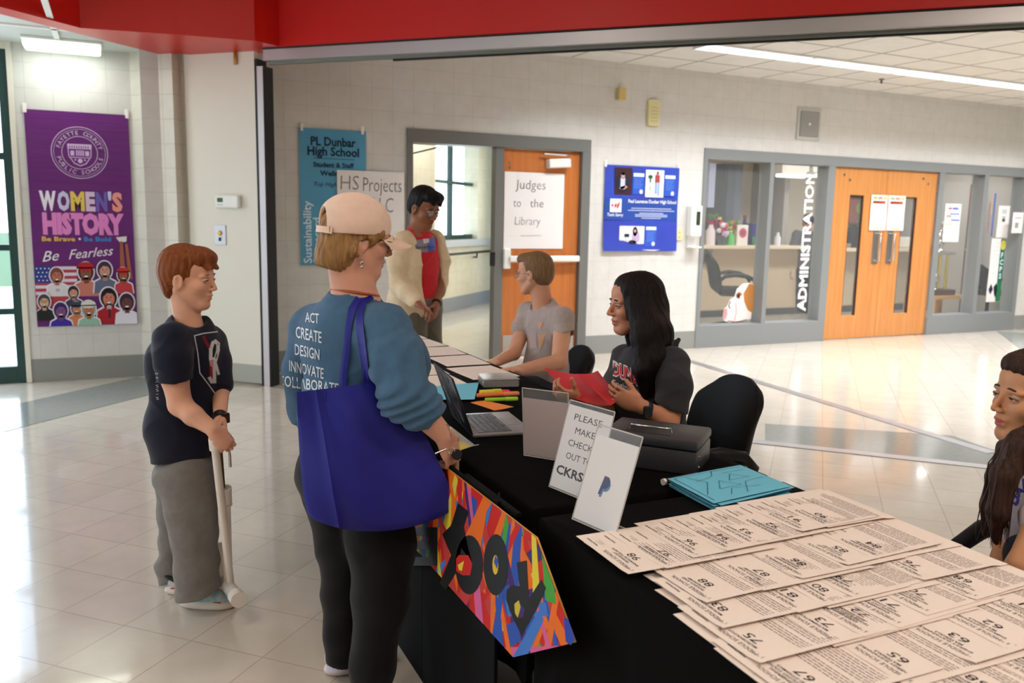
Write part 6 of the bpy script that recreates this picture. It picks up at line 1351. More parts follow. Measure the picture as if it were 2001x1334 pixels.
def strands(H_, amp, freq):
    def fn(p):
        x, y, z = H_.loc(p); a = np.arctan2(y, x + 1.5); return amp * (np.sin(a * freq + 0.8 * np.sin(z * 0.7)) + 0.6 * np.sin(a * freq * 2.3 + z * 0.5 + 1.0))
    return fn
S.fold(strands(HB, 0.0011, 22)); S.build('hair', hairm('ginger_hair', (150, 84, 42), (104, 52, 24)), e_)
# T-shirt
S = Sdf(0.0045); ch = P(364, 716, D0_); be = P(362, 826, D0_)
S.ell(ch, (0.105, 0.150, 0.155), (ft, lt, UP), 0.05); S.ell(be, (0.118, 0.140, 0.15), (ft, lt, UP), 0.06); S.cone(P(362, 830, D0_), P(364, 925, D0_), 0.125, 0.122, 0.05, (ft, 0.85))
S.cone(shn + UP * 0.0, shf, 0.055, 0.052, 0.05); S.cone(P(352, 640, D0_), P(390, 640, 3.0), 0.05, 0.045, 0.04)
S.chain([shn, P(338, 700, 2.83), P(343, 752, 2.81)], [0.062, 0.060, 0.058], 0.02); S.chain([shf, P(424, 705, 3.04), P(430, 748, 3.02)], [0.055, 0.048, 0.046], 0.02)
S.cut(P(366, 893, D0_), -UP + ft * 0.18); 
sp_n = P(342, 746, 2.79); S.cut(sp_n, -UP + RH * 0.08, A3(sp_n) - np.array((0.062, 0.062, 0.062)), A3(sp_n) + 0.062)
S.ell(nk + ft * 0.02 + UP * 0.045, (0.062, 0.064, 0.045), (ft, lt, UP), 0.006, True)
S.fold(creases(0.004, 26, 0.4)); sh_ = S.build('shirt', fabric('navy_cotton', (22, 24, 44)), e_); bv = S.bvh
def pxprint(bv_, a_, e__, into, step=4):
    """print laid on cloth where the photograph shows it"""
    its = []
    for pts, fs, c, z in a_.items:
        if len(fs) == 1 and len(pts) == 4:
            p0, p1, p2, p3 = pts; n = max(1, int(max(np.linalg.norm(p3 - p0), np.linalg.norm(p2 - p1)) / step)); m = max(1, int(max(np.linalg.norm(p1 - p0), np.linalg.norm(p2 - p3)) / step))
            G = lambda u, t: (p0 * (1 - u) + p1 * u) * (1 - t) + (p3 * (1 - u) + p2 * u) * t
            for i in range(n):
                for j in range(m): its.append((np.array([G(j / m, i / n), G((j + 1) / m, i / n), G((j + 1) / m, (i + 1) / n), G(j / m, (i + 1) / n)]), [(0, 1, 2, 3)], c, z))
        else: its.append((pts, fs, c, z))
    out_ = []
    for pts, fs, c, z in its:
        ok = [project(bv_, *p) is not None for p in pts]; f2 = [f for f in fs if all(ok[i] for i in f)]
        if f2: out_.append((pts, f2, c, z))
    a_.items = out_
    if out_: a_.build('print', e__, (0, 0, 0), (1, 0, 0), (0, 1, 0), fn=lambda x, y, l: (project(bv_, x, y, 0.001 + l) or P(x, y, 3)), into=into)
WH = (206, 200, 206); a = Art()
a.line([(379, 656), (400, 651), (424, 648)], 2.2, WH).line([(379, 656), (386, 690), (390, 728), (408, 752), (425, 776)], 2.2, WH)
OL = (60, 74, 60)
for c_, wd_, z_ in ((OL, 9.5, 0), (WH, 6.5, 1)):
    a.n = z_
    a.line([(413, 712), (411, 700), (411, 682), (415, 670), (420, 667), (425, 672), (425, 684), (421, 700), (417, 716), (418, 736), (418, 745), (413, 745), (409, 738)], wd_, c_).line([(417, 700), (422, 716), (426, 730)], wd_ * 0.8, c_)
a.n = 2
for k in range(8): a.line([(394 + 1.6 * k, 659 + 3.0 * k), (399 + 1.6 * k, 657 + 3.0 * k)], 1.4, (186, 40, 44))
for k in range(9): a.line([(409, 706 + 3.6 * k), (415, 704 + 3.6 * k)], 1.6, (196, 44, 46))
pxprint(bv, a, e_, sh_)
a = Art()
for k, ch_ in enumerate('SRINNIN'): a.text(ch_, 304.5 + 0.2 * k, 730 + 8 * k, -5.5, (190, 190, 200), rot=R_(80))
pxprint(bv, a, e_, sh_)
# trousers
S = Sdf(0.005)
S.ell(P(366, 925, D0_), (0.108, 0.125, 0.10), (ft, lt, UP), 0.05)
S.chain([P(368, 930, 2.92), P(372, 990, 2.91), P(379, 1040, 2.90), P(384, 1100, 2.895), P(386, 1148, 2.89), P(388, 1162, 2.89)], [0.095, 0.086, 0.079, 0.072, 0.073, 0.070], 0.03)
S.chain([P(352, 930, 3.03), P(350, 1000, 3.06), P(346, 1060, 3.08), P(338, 1110, 3.10), P(338, 1128, 3.10)], [0.09, 0.075, 0.062, 0.058, 0.058], 0.03)
S.cut(P(390, 1158, 2.89), -UP * 1 + dirv(1, 0) * 0.25)
def legfold(p):
    w_ = creases(0.006, 20, 2.2)(p); low = np.clip((0.34 - p[:, 2]) / 0.3, 0, 1); return w_ * 0.4 + low * 0.005 * np.sin(p[:, 2] * 62 + 6 * np.sin(p[:, 0] * 11 + p[:, 1] * 9))
S.fold(legfold); S.build('trousers', fabric('grey_fleece', (128, 122, 116), (112, 107, 102)), e_)
m_sole = mat('shoe_sole', (228, 218, 206), 0.6); m_upp = mat('shoe_aqua', (134, 186, 204), 0.7, noise=((30, 30, 30), 0.12), rgb2=(206, 206, 196)); m_pk = mat('shoe_pink', (206, 60, 100), 0.6)
hn, tn = at_z(352, 1180), at_z(458, 1186); shoe(e_, hn, tn, 0.085, (m_sole, m_upp, m_pk)); hf, tf = at_z(324, 1158), at_z(428, 1150); shoe(e_, hf, tf, 0.082, (m_sole, m_upp, m_pk))
a_ = P(323, 1118, 3.10); MB().tube([P(321, 1122, 3.05), P(330, 1128, 3.03), P(346, 1137, 3.03)], 0.007, 8).build('sock', mat('black_sock', (30, 30, 32), 0.8), e_, smooth=60)
# wrist watch
wm = P(430, 815, 2.87); wd2 = (wrf - elf).normalized()
MB().lathe([(0.025, -0.012), (0.027, 0), (0.025, 0.012)], wm, wd2, 20).build('watch_strap', mat('black_rubber_strap', (20, 20, 22), 0.5), e_, smooth=40)
fr_ = Frame(wm + (RH * 0.75 - FH * 0.45).normalized() * 0.028, RH * 0.75 - FH * 0.45)
MB().box((-0.006, -0.016, -0.018), (0.006, 0.016, 0.018), 0.004, Matrix.Translation(fr_.c) @ Matrix((fr_.f, fr_.l, fr_.u)).transposed().to_4x4(), seg=2).build('watch_face', mat('watch_glass', (30, 34, 40), 0.1), e_)

# the launcher he holds
L_ = empty('pipe_launcher', (at_z(455, 1180).x, at_z(455, 1180).y, 0), 'white plastic pipe rocket launcher with brass valve, gauge and end cap, standing before the boy', 'launcher')
m_pvc = mat('white_pvc', (232, 222, 212), 0.3)
p0, p1 = P(419, 862, 2.74), P(451, 1145, 2.90); ax = (p1 - p0).normalized()
MB().tube([p0, p1], 0.0135, 16).build('long_pipe', m_pvc, L_, smooth=50); MB().tube([p0 - ax * 0.012, p0 + ax * 0.03], 0.019, 16).build('top_cap', m_pvc, L_, smooth=50)
q0, q1 = P(440, 952, 2.82), P(446, 1145, 2.93); ax2 = (q1 - q0).normalized()
MB().tube([q0, q1], 0.0165, 16).build('short_pipe', m_pvc, L_, smooth=50); MB().tube([q0, q0 + ax2 * 0.062], 0.0215, 18).tube([q0 + ax2 * 0.064, q0 + ax2 * 0.07], 0.023, 18).build('coupling', m_pvc, L_, smooth=40)
MB().tube([P(428, 1130, 2.97), P(424, 1060, 3.0)], 0.020, 14).build('rear_pipe', m_pvc, L_, smooth=50)
va, vb = P(430, 872, 2.80), P(436, 952, 2.82)
MB().tube([va, vb], 0.0075, 12).build('brass_tube', mat('aged_brass', (120, 100, 50), 0.35, metal=0.8), L_, smooth=50)
MB().tube([va + RH * -0.01, va + RH * 0.028], 0.011, 12).build('valve_body', mat('aged_brass', (120, 100, 50), 0.35), L_, smooth=50)
MB().tube([P(441, 872, 2.79), P(447, 877, 2.78), P(449, 890, 2.78), P(450, 912, 2.78)], 0.0045, 8).build('valve_lever', m_chrome, L_, smooth=50)
e0, e1 = P(428, 1128, 3.0), P(461, 1164, 2.86); e0.z = max(e0.z, 0.027)
g0, g1 = P(437, 1133, 2.97), P(463, 1167, 2.80)
MB().tube([g0, g1], 0.0235, 18).build('bottom_pipe', mat('shiny_pvc', (210, 206, 200), 0.18), L_, smooth=50); MB().tube([g1 - (g1 - g0).normalized() * 0.02, g1 + (g1 - g0).normalized() * 0.028], 0.0275, 20).build('end_cap', m_pvc, L_, smooth=50)
MB().tube([g0, g0 + (g1 - g0).normalized() * 0.02], 0.029, 18).build('tee', m_pvc, L_, smooth=50)
g2 = P(424, 1098, 3.02); MB().tube([P(437, 1133, 2.97), g2], 0.018, 14).build('rear_arm', mat('shiny_pvc', (210, 206, 200), 0.18), L_, smooth=50)
gc = P(419, 1068, 3.0); MB().lathe([(0.022, -0.008), (0.024, 0.0), (0.024, 0.010), (0.021, 0.012)], gc, -RH * 0.8 - FH * 0.6, 20).build('gauge', m_blackp, L_, smooth=40); MB().lathe([(0.020, 0), (0.020, 0.001)], gc + (-RH * 0.8 - FH * 0.6).normalized() * 0.0125, -RH * 0.8 - FH * 0.6, 20).build('gauge_dial', mat('gauge_dial', (120, 170, 196), 0.2), L_); MB().tube([gc - UP * 0.02, g2], 0.007, 8).build('gauge_stem', m_brass, L_)

# ---------------------------------------------------------------- the woman in the cap
e_ = empty('person', (0.66, 2.35, 0), 'woman seen from behind in a pale pink cap, blue long-sleeved shirt and black trousers', 'person')
m_sk = skin('lady_skin', (222, 162, 138))
fh = dirv(math.cos(R_(27)), math.sin(R_(27))); ft = dirv(math.cos(R_(48)), math.sin(R_(48))); rt = ft.cross(UP)
DL = 2.42
HL_ = Frame(P(698, 466, DL), fh, R_(8), 0, 0.01)
S = Sdf(0.0038); head(S, HL_, nose=0.9, jaw=1.05)
nk = P(694, 580, DL); S.cone(HL_(-2.4, 0, -5), nk, 0.058, 0.066, 0.02); S.ell(nk - UP * 0.05, (0.08, 0.12, 0.05), (ft, rt, UP), 0.04)
srn, sln = P(752, 648, 2.32), P(612, 640, 2.54)
elb, wri = P(792, 772, 2.22), P(868, 852, 2.25)
S.cone(srn, elb, 0.05, 0.046); S.cone(elb, wri, 0.046, 0.027); hand(S, wri, P(884, 890, 2.27) - wri, -RH * 0.5 - UP * 0.3 + FH * 0.5, RH * 0.5 + FH * 0.5, 0.92, (0.45, 0.9, 0.7), fr=0.009)
S.build('body', [m_sk, skin('lady_lip', (204, 132, 114))], e_, lips_fn(HL_))
face_bits(e_, HL_, (90, 80, 60), (130, 100, 70), skinm=m_sk)
s_ = HL_.s
S = Sdf(0.0032)   # bob
S.ell(HL_(-2.0, 0, 2.2), [8.9 * s_, 7.9 * s_, 7.2 * s_], HL_.R(), 0.02); S.ell(HL_(-4.6, 0, -4.0), [6.4 * s_, 7.6 * s_, 6.2 * s_], HL_.R(), 0.025); S.ell(HL_(-6.3, 0, -7.0), [4.8 * s_, 6.2 * s_, 4.2 * s_], HL_.R(), 0.02); 
for y in (-1, 1): S.cone(HL_(4.2, 6.0 * y, 2.2), HL_(-2.2, 7.4 * y, -3.0), 0.018, 0.022, 0.012)
S.ell(HL_(8.2, 0, -3.5), [7.2 * s_, 7.4 * s_, 7.6 * s_], HL_.R(), 0.006, True)
for y in (-1, 1): S.ell(HL_(0.4, 8.6 * y, -2.8), [2.5 * s_, 2.0 * s_, 3.4 * s_], HL_.R(), 0.004, True)
S.cut(HL_(0, 0, -11.0), -HL_.u - HL_.f * 0.2); S.fold(strands(HL_, 0.0016, 26)); S.build('hair', hairm('sandy_hair', (176, 134, 86), (128, 92, 56)), e_)
# cap: crown, strap, brim
m_cap = fabric('cap_cotton', (240, 208, 190), (232, 198, 180), b=0.15)
S = Sdf(0.003); S.ell(HL_(-1.3, 0, 4.0), [10.5 * s_, 9.1 * s_, 8.8 * s_], HL_.R(), 0.02); S.ell(HL_(-1.3, 0, 3.4), [9.6 * s_, 8.2 * s_, 8.0 * s_], HL_.R(), 0.002, True)
S.cut(HL_(0, 0, 1.3), -HL_.u + HL_.f * 0.10); S.ell(HL_(-11.6, 0, 2.9), [4.9 * s_, 4.3 * s_, 4.7 * s_], HL_.R(), 0.004, True)
def seams(p):
    x, y, z = HL_.loc(p); a = np.arctan2(y, x + 1.2); return 0.0005 * np.exp(-(np.abs(((a * 3 / math.pi) + 0.5) % 1 - 0.5) * 40) ** 2)
S.fold(seams); cp = S.build('cap', m_cap, e_)
MB().sphere(HL_(-1.2, 0, 12.7), 0.006, 8, sc_=(1, 1, 0.6)).build('cap_button', m_cap, cp, smooth=180)
st = [HL_(-1.3 + 10.45 * math.cos(t), 9.05 * math.sin(t), 1.1) for t in [R_(a) for a in range(138, 223, 7)]]
vs = [p + HL_.u * d for p in st for d in (-0.009, 0.009)]; n_ = len(vs); vs += [p - (p - HL_(-1.2, 0, 1.1)).normalized() * 0.002 for p in vs]
MB().add(vs, [(2 * i, 2 * i + 1, 2 * i + 3, 2 * i + 2) for i in range(len(st) - 1)] + [(n_ + 2 * i + 2, n_ + 2 * i + 3, n_ + 2 * i + 1, n_ + 2 * i) for i in range(len(st) - 1)]).build('cap_strap', m_cap, cp, smooth=60)
vs = []; fs = []; N = 16; K = 6
for sd in (0, 1):
    for j in range(K + 1):
        for i in range(N + 1):
            t = -1 + 2 * i / N; o_ = j / K; y = 7.6 * t * (1 - 0.10 * o_); x = 6.9 + 2.2 * (1 - t * t) ** 0.8 - 1.5 * abs(t) ** 3 + 7.2 * o_ * (1 - 0.55 * abs(t) ** 2.6); z = 2.6 - 2.0 * t * t - 2.2 * o_ - 0.25 * sd
            vs.append(HL_(x, y, z))
W1 = N + 1; n_ = (K + 1) * W1
for j in range(K):
    for i in range(N): q_ = (j * W1 + i, j * W1 + i + 1, (j + 1) * W1 + i + 1, (j + 1) * W1 + i); fs.append(q_); fs.append(tuple(k + n_ for k in q_)[::-1])
bd = [i for i in range(N)] + [j * W1 + N for j in range(K)] + [K * W1 + i for i in range(N, 0, -1)] + [j * W1 for j in range(K, 0, -1)]
for a_, b_ in zip(bd, bd[1:] + bd[:1]): fs.append((a_, b_, b_ + n_, a_ + n_))
MB().add(vs, fs).build('cap_brim', m_cap, cp, smooth=60)
MB().box((-0.0015, -0.002, -0.008), (0.0015, 0.002, 0.010), 0.001, Matrix.Translation(HL_(-9.6, -5.4, 1.1))).build('strap_buckle', m_brass, cp)
def glasses(e_, H_, c=(60, 60, 70), r=2.2, mname='lens', z=-0.2):
    s = H_.s; m = mat('glasses_frame_%d_%d_%d' % c, c, 0.25, metal=0.5); g = MB()
    for y in (-1, 1): g.tube([H_(9.3 - 0.25 * abs(math.cos(t)) * 1.0, 3.3 * y + r * 1.1 * math.cos(t), z + r * 0.88 * math.sin(t)) for t in [2 * math.pi * k / 20 for k in range(20)]], 0.10 * s, 6, closed=True)
    g.tube([H_(9.5, 1.0, z + 0.5), H_(9.7, 0, z + 0.8), H_(9.5, -1.0, z + 0.5)], 0.1 * s, 6)
    for y in (-1, 1): g.tube([H_(9.0, 5.6 * y, z + 0.6), H_(7.6, 6.8 * y, z + 0.6), H_(0.5, 7.9 * y, z + 0.5), H_(-1.5, 7.6 * y, z - 1.0)], 0.11 * s, 6)
    gl = g.build('glasses', m, e_, smooth=180)
    g = MB()
    for y in (-1, 1):
        g.add([H_(9.25, 3.3 * y + r * 1.05 * math.cos(t), z + r * 0.84 * math.sin(t)) for t in [2 * math.pi * k / 20 for k in range(20)]] + [H_(9.2, 3.3 * y + r * 1.05 * math.cos(t), z + r * 0.84 * math.sin(t)) for t in [2 * math.pi * k / 20 for k in range(20)]], [tuple(range(20)), tuple(range(20, 40))[::-1]] + [(k, (k + 1) % 20, 20 + (k + 1) % 20, 20 + k) for k in range(20)])
    g.build('glasses_lens', mat('spectacle_lens', (220, 225, 235), 0.05, alpha=0.18, spec=0.8), gl)
glasses(e_, HL_, (60, 52, 52))
p = HL_(-0.4, -7.6, -4.6); MB().tube([p, p - UP * 0.008], 0.0012, 6).sphere(p - UP * 0.018, 0.005, 8).sphere(p - UP * 0.030, 0.004, 8).build('earring', m_chrome, e_, smooth=180)
# long-sleeved shirt
S = Sdf(0.0045); ch = P(686, 690, DL + 0.03); be = P(694, 808, DL + 0.02)
S.ell(ch, (0.125, 0.175, 0.165), (ft, rt, UP), 0.06); S.ell(P(766, 705, 2.52), (0.105, 0.13, 0.115), (ft, rt, UP), 0.05); S.ell(be, (0.150, 0.170, 0.17), (ft, rt, UP), 0.06); S.cone(P(694, 820, DL + .02), P(694, 905, DL + .02), 0.165, 0.165, 0.05, (ft, 0.85))
S.cone(srn, sln, 0.066, 0.062, 0.06); S.cone(P(690, 590, DL), P(690, 640, DL), 0.075, 0.10, 0.05)
S.chain([srn, P(775, 710, 2.26), elb, P(822, 798, 2.225), P(840, 822, 2.235)], [0.078, 0.074, 0.070, 0.060, 0.050], 0.025)
S.chain([sln, P(590, 720, 2.60), P(600, 800, 2.66), P(690, 840, 2.72)], [0.066, 0.058, 0.055, 0.045], 0.02)
S.cut(P(838, 820, 2.235), (wri - elb), A3(P(838, 820, 2.235)) - 0.075, A3(P(838, 820, 2.235)) + 0.075)
S.cut(P(694, 893, DL), -UP)
S.ell(nk + UP * 0.035, (0.082, 0.082, 0.04), (ft, rt, UP), 0.006, True)
def sleevef(p):
    q = p - A3(elb); d = np.sqrt((q * q).sum(1)); t = q @ A3((wri - elb).normalized()); return -0.006 * np.exp(-(d / 0.13) ** 2) * np.sin(t * 150 + 4 * np.sin(p[:, 2] * 30))
S.fold(creases(0.0055, 20, 1.1)).fold(sleevef); sh_ = S.build('shirt', fabric('teal_blue_cotton', (70, 104, 134), (62, 94, 124)), e_); bv = S.bvh; lady_bv = bv
a = Art()
def onpx(lines):
    """print placed on the back of the shirt"""
    for t, (xa, ya), (xb, yb), hpx in lines:
        vs, fs = text2d(t, 0.008, 0.0, 1.0); v = vs / 0.70; w_ = v[:, 0].max() - v[:, 0].min(); x0 = v[:, 0].min(); out_ = []
        for q in v: s1 = (q[0] - x0) / w_; out_.append((xa + (xb - xa) * s1, ya + (yb - ya) * s1 - q[1] * hpx))
        a.items.append((np.array(out_), fs, (214, 222, 228), 0))
onpx([('ACT', (597, 629), (624, 632), 19), ('CREATE', (579, 659), (629, 670), 22), ('DESIGN', (577, 692), (625, 703), 21), ('INNOVATE', (566, 724), (633, 740), 21), ('COLLABORATE', (545, 752), (662, 770), 21)])
its = []
for pts, fs, c, z in a.items:
    ok = [project(bv, *p) is not None for p in pts]; its.append((pts, [f for f in fs if all(ok[i] for i in f)], c, z))
a.items = its; a.build('shirt_print', e_, (0, 0, 0), (1, 0, 0), (0, 1, 0), fn=lambda x, y, l: (project(bv, x, y, 0.0016) or P(x, y, 2.4)), into=sh_)
MB().tube([nk + (ft * math.cos(t) * 0.066 + rt * math.sin(t) * 0.070) + UP * (0.012 + 0.012 * -math.cos(t)) for t in [2 * math.pi * k / 40 for k in range(40)]], 0.0042, 8, closed=True).build('necklace', mat('amber_beads', (176, 92, 56), 0.4, bump=((300, 300, 300), 1.0, 0.004)), e_, smooth=180)
# trousers and shoes
S = Sdf(0.006); m_tr = fabric('black_jersey', (15, 14, 16), (12, 11, 13))
S.ell(P(694, 905, 2.42), (0.150, 0.175, 0.11), (ft, rt, UP), 0.05); S.ell(P(690, 935, 2.42), (0.155, 0.178, 0.11), (ft, rt, UP), 0.05)
S.chain([P(734, 960, 2.45), P(746, 1060, 2.40), P(744, 1170, 2.35), P(728, 1300, 2.29), P(722, 1420, 2.26)], [0.115, 0.098, 0.080, 0.060, 0.050], 0.03)
S.chain([P(655, 950, 2.50), P(664, 1060, 2.49), P(668, 1160, 2.48), P(664, 1240, 2.47), P(664, 1284, 2.465)], [0.105, 0.072, 0.058, 0.046, 0.045], 0.03)
S.cut((0, 0, 0.055), -UP); S.fold(creases(0.004, 18, 0.3)); S.build('trousers', m_tr, e_)
m_s1 = mat('knit_shoe', (206, 190, 184), 0.8, bump=((90, 90, 90), 0.6, 0.004)); m_s2 = mat('shoe_foam', (222, 210, 204), 0.6)
shoe(e_, at_z(636, 1318), at_z(772, 1284), 0.088, (m_s2, m_s1, m_s2)); 
MB().lathe([(0.040, -0.02), (0.036, 0.02), (0.034, 0.05)], P(662, 1290, 2.46), (0, 0, 1), 18).build('sock', mat('lilac_sock', (196, 190, 214), 0.9), e_, smooth=60)
shoe(e_, P(690, 1430, 2.22), P(690, 1430, 2.22) + Vector((0.23, 0.04, 0)), 0.09, (m_s2, m_s1, m_s2))
MB().tube([wri + (P(884, 890, 2.27) - wri).normalized() * -0.012 + (RH * math.cos(t) * 0.5 + UP * math.sin(t) * 0.2 - FH * math.cos(t) * .3).normalized() * 0.030 for t in [2 * math.pi * k / 24 for k in range(24)]], 0.0014, 6, closed=True).build('bracelet', m_chrome, e_, smooth=180)
# blue tote bag
B_ = empty('tote_bag', P(740, 1036, 2.24), 'royal blue tote bag hanging from the shoulder of the woman in the cap', 'bag')
m_bag = mat('royal_blue_nonwoven', (36, 38, 140), 0.55, spec=0.3, bump=((400, 400, 400), 0.35, 0.001), noise=((6, 6, 6), 0.3), rgb2=(32, 32, 122))
LFT = [(580, 766), (582, 830), (586, 900), (592, 960), (600, 1002)]; RGT = [(756, 744), (800, 806), (838, 862), (868, 925), (893, 985)]
def cr(L, t):
    t = t * (len(L) - 1); i = min(int(t), len(L) - 2); q = t - i; return (L[i][0] + (L[i + 1][0] - L[i][0]) * q, L[i][1] + (L[i + 1][1] - L[i][1]) * q)
N, K = 28, 24; vs = []; fs = []
for sd in (0, 1):
    for j in range(K + 1):
        t = j / K; a_, b_ = cr(LFT, t), cr(RGT, t)
        for i in range(N + 1):
            u = i / N; x = a_[0] + (b_[0] - a_[0]) * u; y = a_[1] + (b_[1] - a_[1]) * u
            y += 44 * t ** 3 * max(0.0, math.sin(math.pi * u)) ** 0.6
            d = 2.205 + 0.05 * u - 0.045 * math.sin(math.pi * u) * (0.35 + 0.65 * t) * (1 - t ** 6) + 0.006 * math.sin(7 * u + 5 * t) + 0.004 * math.sin(17 * u - 9 * t)
            if sd: d = 2.245 + 0.05 * u + 0.03 * math.sin(math.pi * u) * t * (1 - t ** 6)
            if u < 0.25 and not sd: d += 0.03 * (1 - u / 0.25) ** 2 * t - (0.012 if 0.20 < u < 0.25 else 0)
            vs.append(P(x, y, d))
W1 = N + 1; n_ = (K + 1) * W1
for j in range(K):
    for i in range(N): q_ = (j * W1 + i, j * W1 + i + 1, (j + 1) * W1 + i + 1, (j + 1) * W1 + i); fs.append(q_); fs.append(tuple(k + n_ for k in q_)[::-1])
for j in range(K): fs.append((j * W1, (j + 1) * W1, (j + 1) * W1 + n_, j * W1 + n_)); fs.append((j * W1 + N, (j + 1) * W1 + N, (j + 1) * W1 + N + n_, j * W1 + N + n_))
for i in range(N): fs.append((K * W1 + i, K * W1 + i + 1, K * W1 + i + 1 + n_, K * W1 + i + n_))
MB().add(vs, fs).build('bag_body', m_bag, B_, smooth=70)
MB().tube([P(634 + 2 * k, 765 + 22 * k, 2.205 + 0.002 * k) for k in range(10)] + [P(645, 965, 2.212), P(640, 985, 2.22), P(622, 1000, 2.235), P(602, 1003, 2.25)], 0.0022, 6).build('piping', m_bag, B_, smooth=180)
def strap(path, wpx):
    return ribbon('handle', m_bag, B_, lady_bv, path, wpx, off=0.006)
strap([(670, 762), (674, 720), (679, 680), (683, 640), (689, 605), (700, 586), (718, 576)], 13)
strap([(718, 757), (716, 715), (711, 675), (706, 640), (705, 612), (711, 592), (724, 580)], 14)
# what she holds
e2 = empty('flyer', P(905, 862, 2.36), 'folded blue and yellow flyer in the hand of the woman in the cap', 'flyer')
q_ = [P(862, 842, 2.33), P(880, 833, 2.42), P(928, 870, 2.40), P(893, 882, 2.28)]
MB().prism(q_, (0, 0, 0.0015)).build('sheet', mat('blue_yellow_print', (216, 190, 70), 0.5, noise=((9, 9, 9), 0.15), rgb2=(120, 130, 170)), e2)
e2 = empty('pen', P(918, 874, 2.40), 'slim chrome pen lying on the table beside the flyer', 'pen')
MB().tube([P(905, 876, 2.36), P(935, 869, 2.40)], 0.0026, 8).build('barrel', m_chrome, e2, smooth=50)
e2 = empty('keys', P(880, 885, 2.24), 'car key fob with ring held in the hand of the woman in the cap', 'keys')
MB().lathe([(0.013, -0.004), (0.015, 0), (0.013, 0.004)], P(893, 888, 2.235), -FH + UP * 0.4, 18).build('key_fob', m_blackp, e2, smooth=50)
MB().tube([P(850, 886, 2.215), P(872, 877, 2.235)], 0.0028, 8).build('key_blade', m_chrome, e2, smooth=50)
MB().tube([P(882 + 7 * math.cos(t), 880 + 6 * math.sin(t), 2.235) for t in [2 * math.pi * k / 16 for k in range(16)]], 0.0013, 6, closed=True).build('key_ring', m_chrome, e2, smooth=180)
e2 = empty('cardboard_folder', P(890, 925, 2.30), 'tan cardboard folder edge between the hand of the woman in the cap and the tablecloth', 'folder')
q_ = [P(876, 893, 2.30), P(897, 896, 2.30), P(897, 930, 2.30), P(884, 922, 2.30)]; MB().prism(q_, FH * 0.004).build('board', mat('tan_card', (206, 166, 122), 0.7), e2)

# ---------------------------------------------------------------- the dark-haired woman seated behind the table
MX = Vector((-1, 0, 0))
e_ = empty('person', (1.9, 2.62, 0), 'seated woman with long dark hair and charcoal T-shirt, holding red papers', 'person')
m_sk = skin('olive_skin', (206, 140, 108)); DW = 3.22
fh = dirv(-math.cos(R_(12)), -math.sin(R_(12))); ft = dirv(-math.cos(R_(28)), -math.sin(R_(28))); lt = UP.cross(ft)     # lt = her left, towards the camera
HW = Frame(P(1240, 594, DW), fh, R_(3), 0, 0.0104)
S = Sdf(0.0036); head(S, HW, female=True, nose=0.85, jaw=0.94, chin=0.9)
nk = P(1268, 680, DW + .02); S.cone(HW(-2.6, 0, -5), nk, 0.048, 0.055, 0.02); S.ell(nk - UP * 0.05, (0.06, 0.10, 0.04), (ft, lt, UP), 0.03)
shn, shf = P(1312, 712, 3.08), P(1222, 700, 3.34)
el, wr = P(1296, 812, 2.96), P(1262, 798, 2.93); wr2 = P(1240, 790, 2.92)
S.cone(shn, P(1312, 790, 2.99), 0.046, 0.043); S.cone(P(1312, 790, 2.99), P(1305, 822, 2.97), 0.043, 0.041); S.cone(P(1305, 822, 2.97), wr, 0.040, 0.025); S.cone(wr, P(1250, 792, 2.92), 0.025, 0.024)
hand(S, P(1250, 792, 2.92), P(1205, 772, 2.92) - P(1250, 792, 2.92), FH * 0.9 + UP * 0.2, UP, 0.92, (0.25, 0.6, 0.5), thumb=(0.8, 0.5, 0.3))
S.cone(shf, P(1190, 800, 3.26), 0.044, 0.036); S.cone(P(1190, 800, 3.26), P(1128, 778, 3.05), 0.036, 0.023); hand(S, P(1128, 778, 3.05), P(1092, 768, 3.02) - P(1128, 778, 3.05), UP * 0.5 + FH * 0.5, UP - FH * 0.4, 0.88, (0.5, 0.9, 0.6))
S.build('body', [m_sk, skin('rose_lip', (190, 104, 92))], e_, lips_fn(HW)); face_bits(e_, HW, (44, 28, 20), (40, 26, 22), skinm=m_sk)
s_ = HW.s; S = Sdf(0.0035)
S.ell(HW(-2.0, 0, 4.2), [9.4 * s_, 8.4 * s_, 8.0 * s_], HW.R(), 0.02); S.ell(HW(-5.0, 0, -1.5), [6.6 * s_, 7.8 * s_, 8.0 * s_], HW.R(), 0.025)
S.chain([HW(3.6, 5.8, 6.0), HW(2.4, 7.6, 0.5), P(1252, 660, 3.07), P(1256, 720, 3.04), P(1258, 775, 3.06)], [0.022, 0.030, 0.034, 0.036, 0.014], 0.025)
S.chain([HW(-1.0, 7.4, 2.0), P(1272, 640, 3.09), P(1280, 700, 3.06), P(1274, 770, 3.07)], [0.03, 0.040, 0.038, 0.014], 0.03)
S.chain([HW(-5.5, 5.0, -2.0), P(1290, 650, 3.12), P(1302, 690, 3.14), P(1326, 664, 3.2)], [0.045, 0.045, 0.034, 0.008], 0.03)
S.chain([HW(-7.0, 0, -2.0), P(1285, 680, 3.28), P(1290, 760, 3.32)], [0.06, 0.06, 0.03], 0.03)
S.chain([HW(3.6, -5.8, 6.0), HW(2.0, -7.4, 0.0), P(1236, 680, 3.30)], [0.018, 0.024, 0.02], 0.02)
S.ell(HW(2.4, 0, 7.2), [4.6 * s_, 6.3 * s_, 3.9 * s_], HW.R(), 0.02); S.chain([HW(4.2, 3.2, 8.4), HW(4.8, 5.8, 5.0), HW(4.0, 7.0, 0.5), HW(3.4, 7.4, -4.0)], [0.010, 0.014, 0.017, 0.022], 0.015)
S.ell(HW(9.2, -0.6, -2.6), [6.0 * s_, 6.0 * s_, 8.0 * s_], HW.R(), 0.006, True)
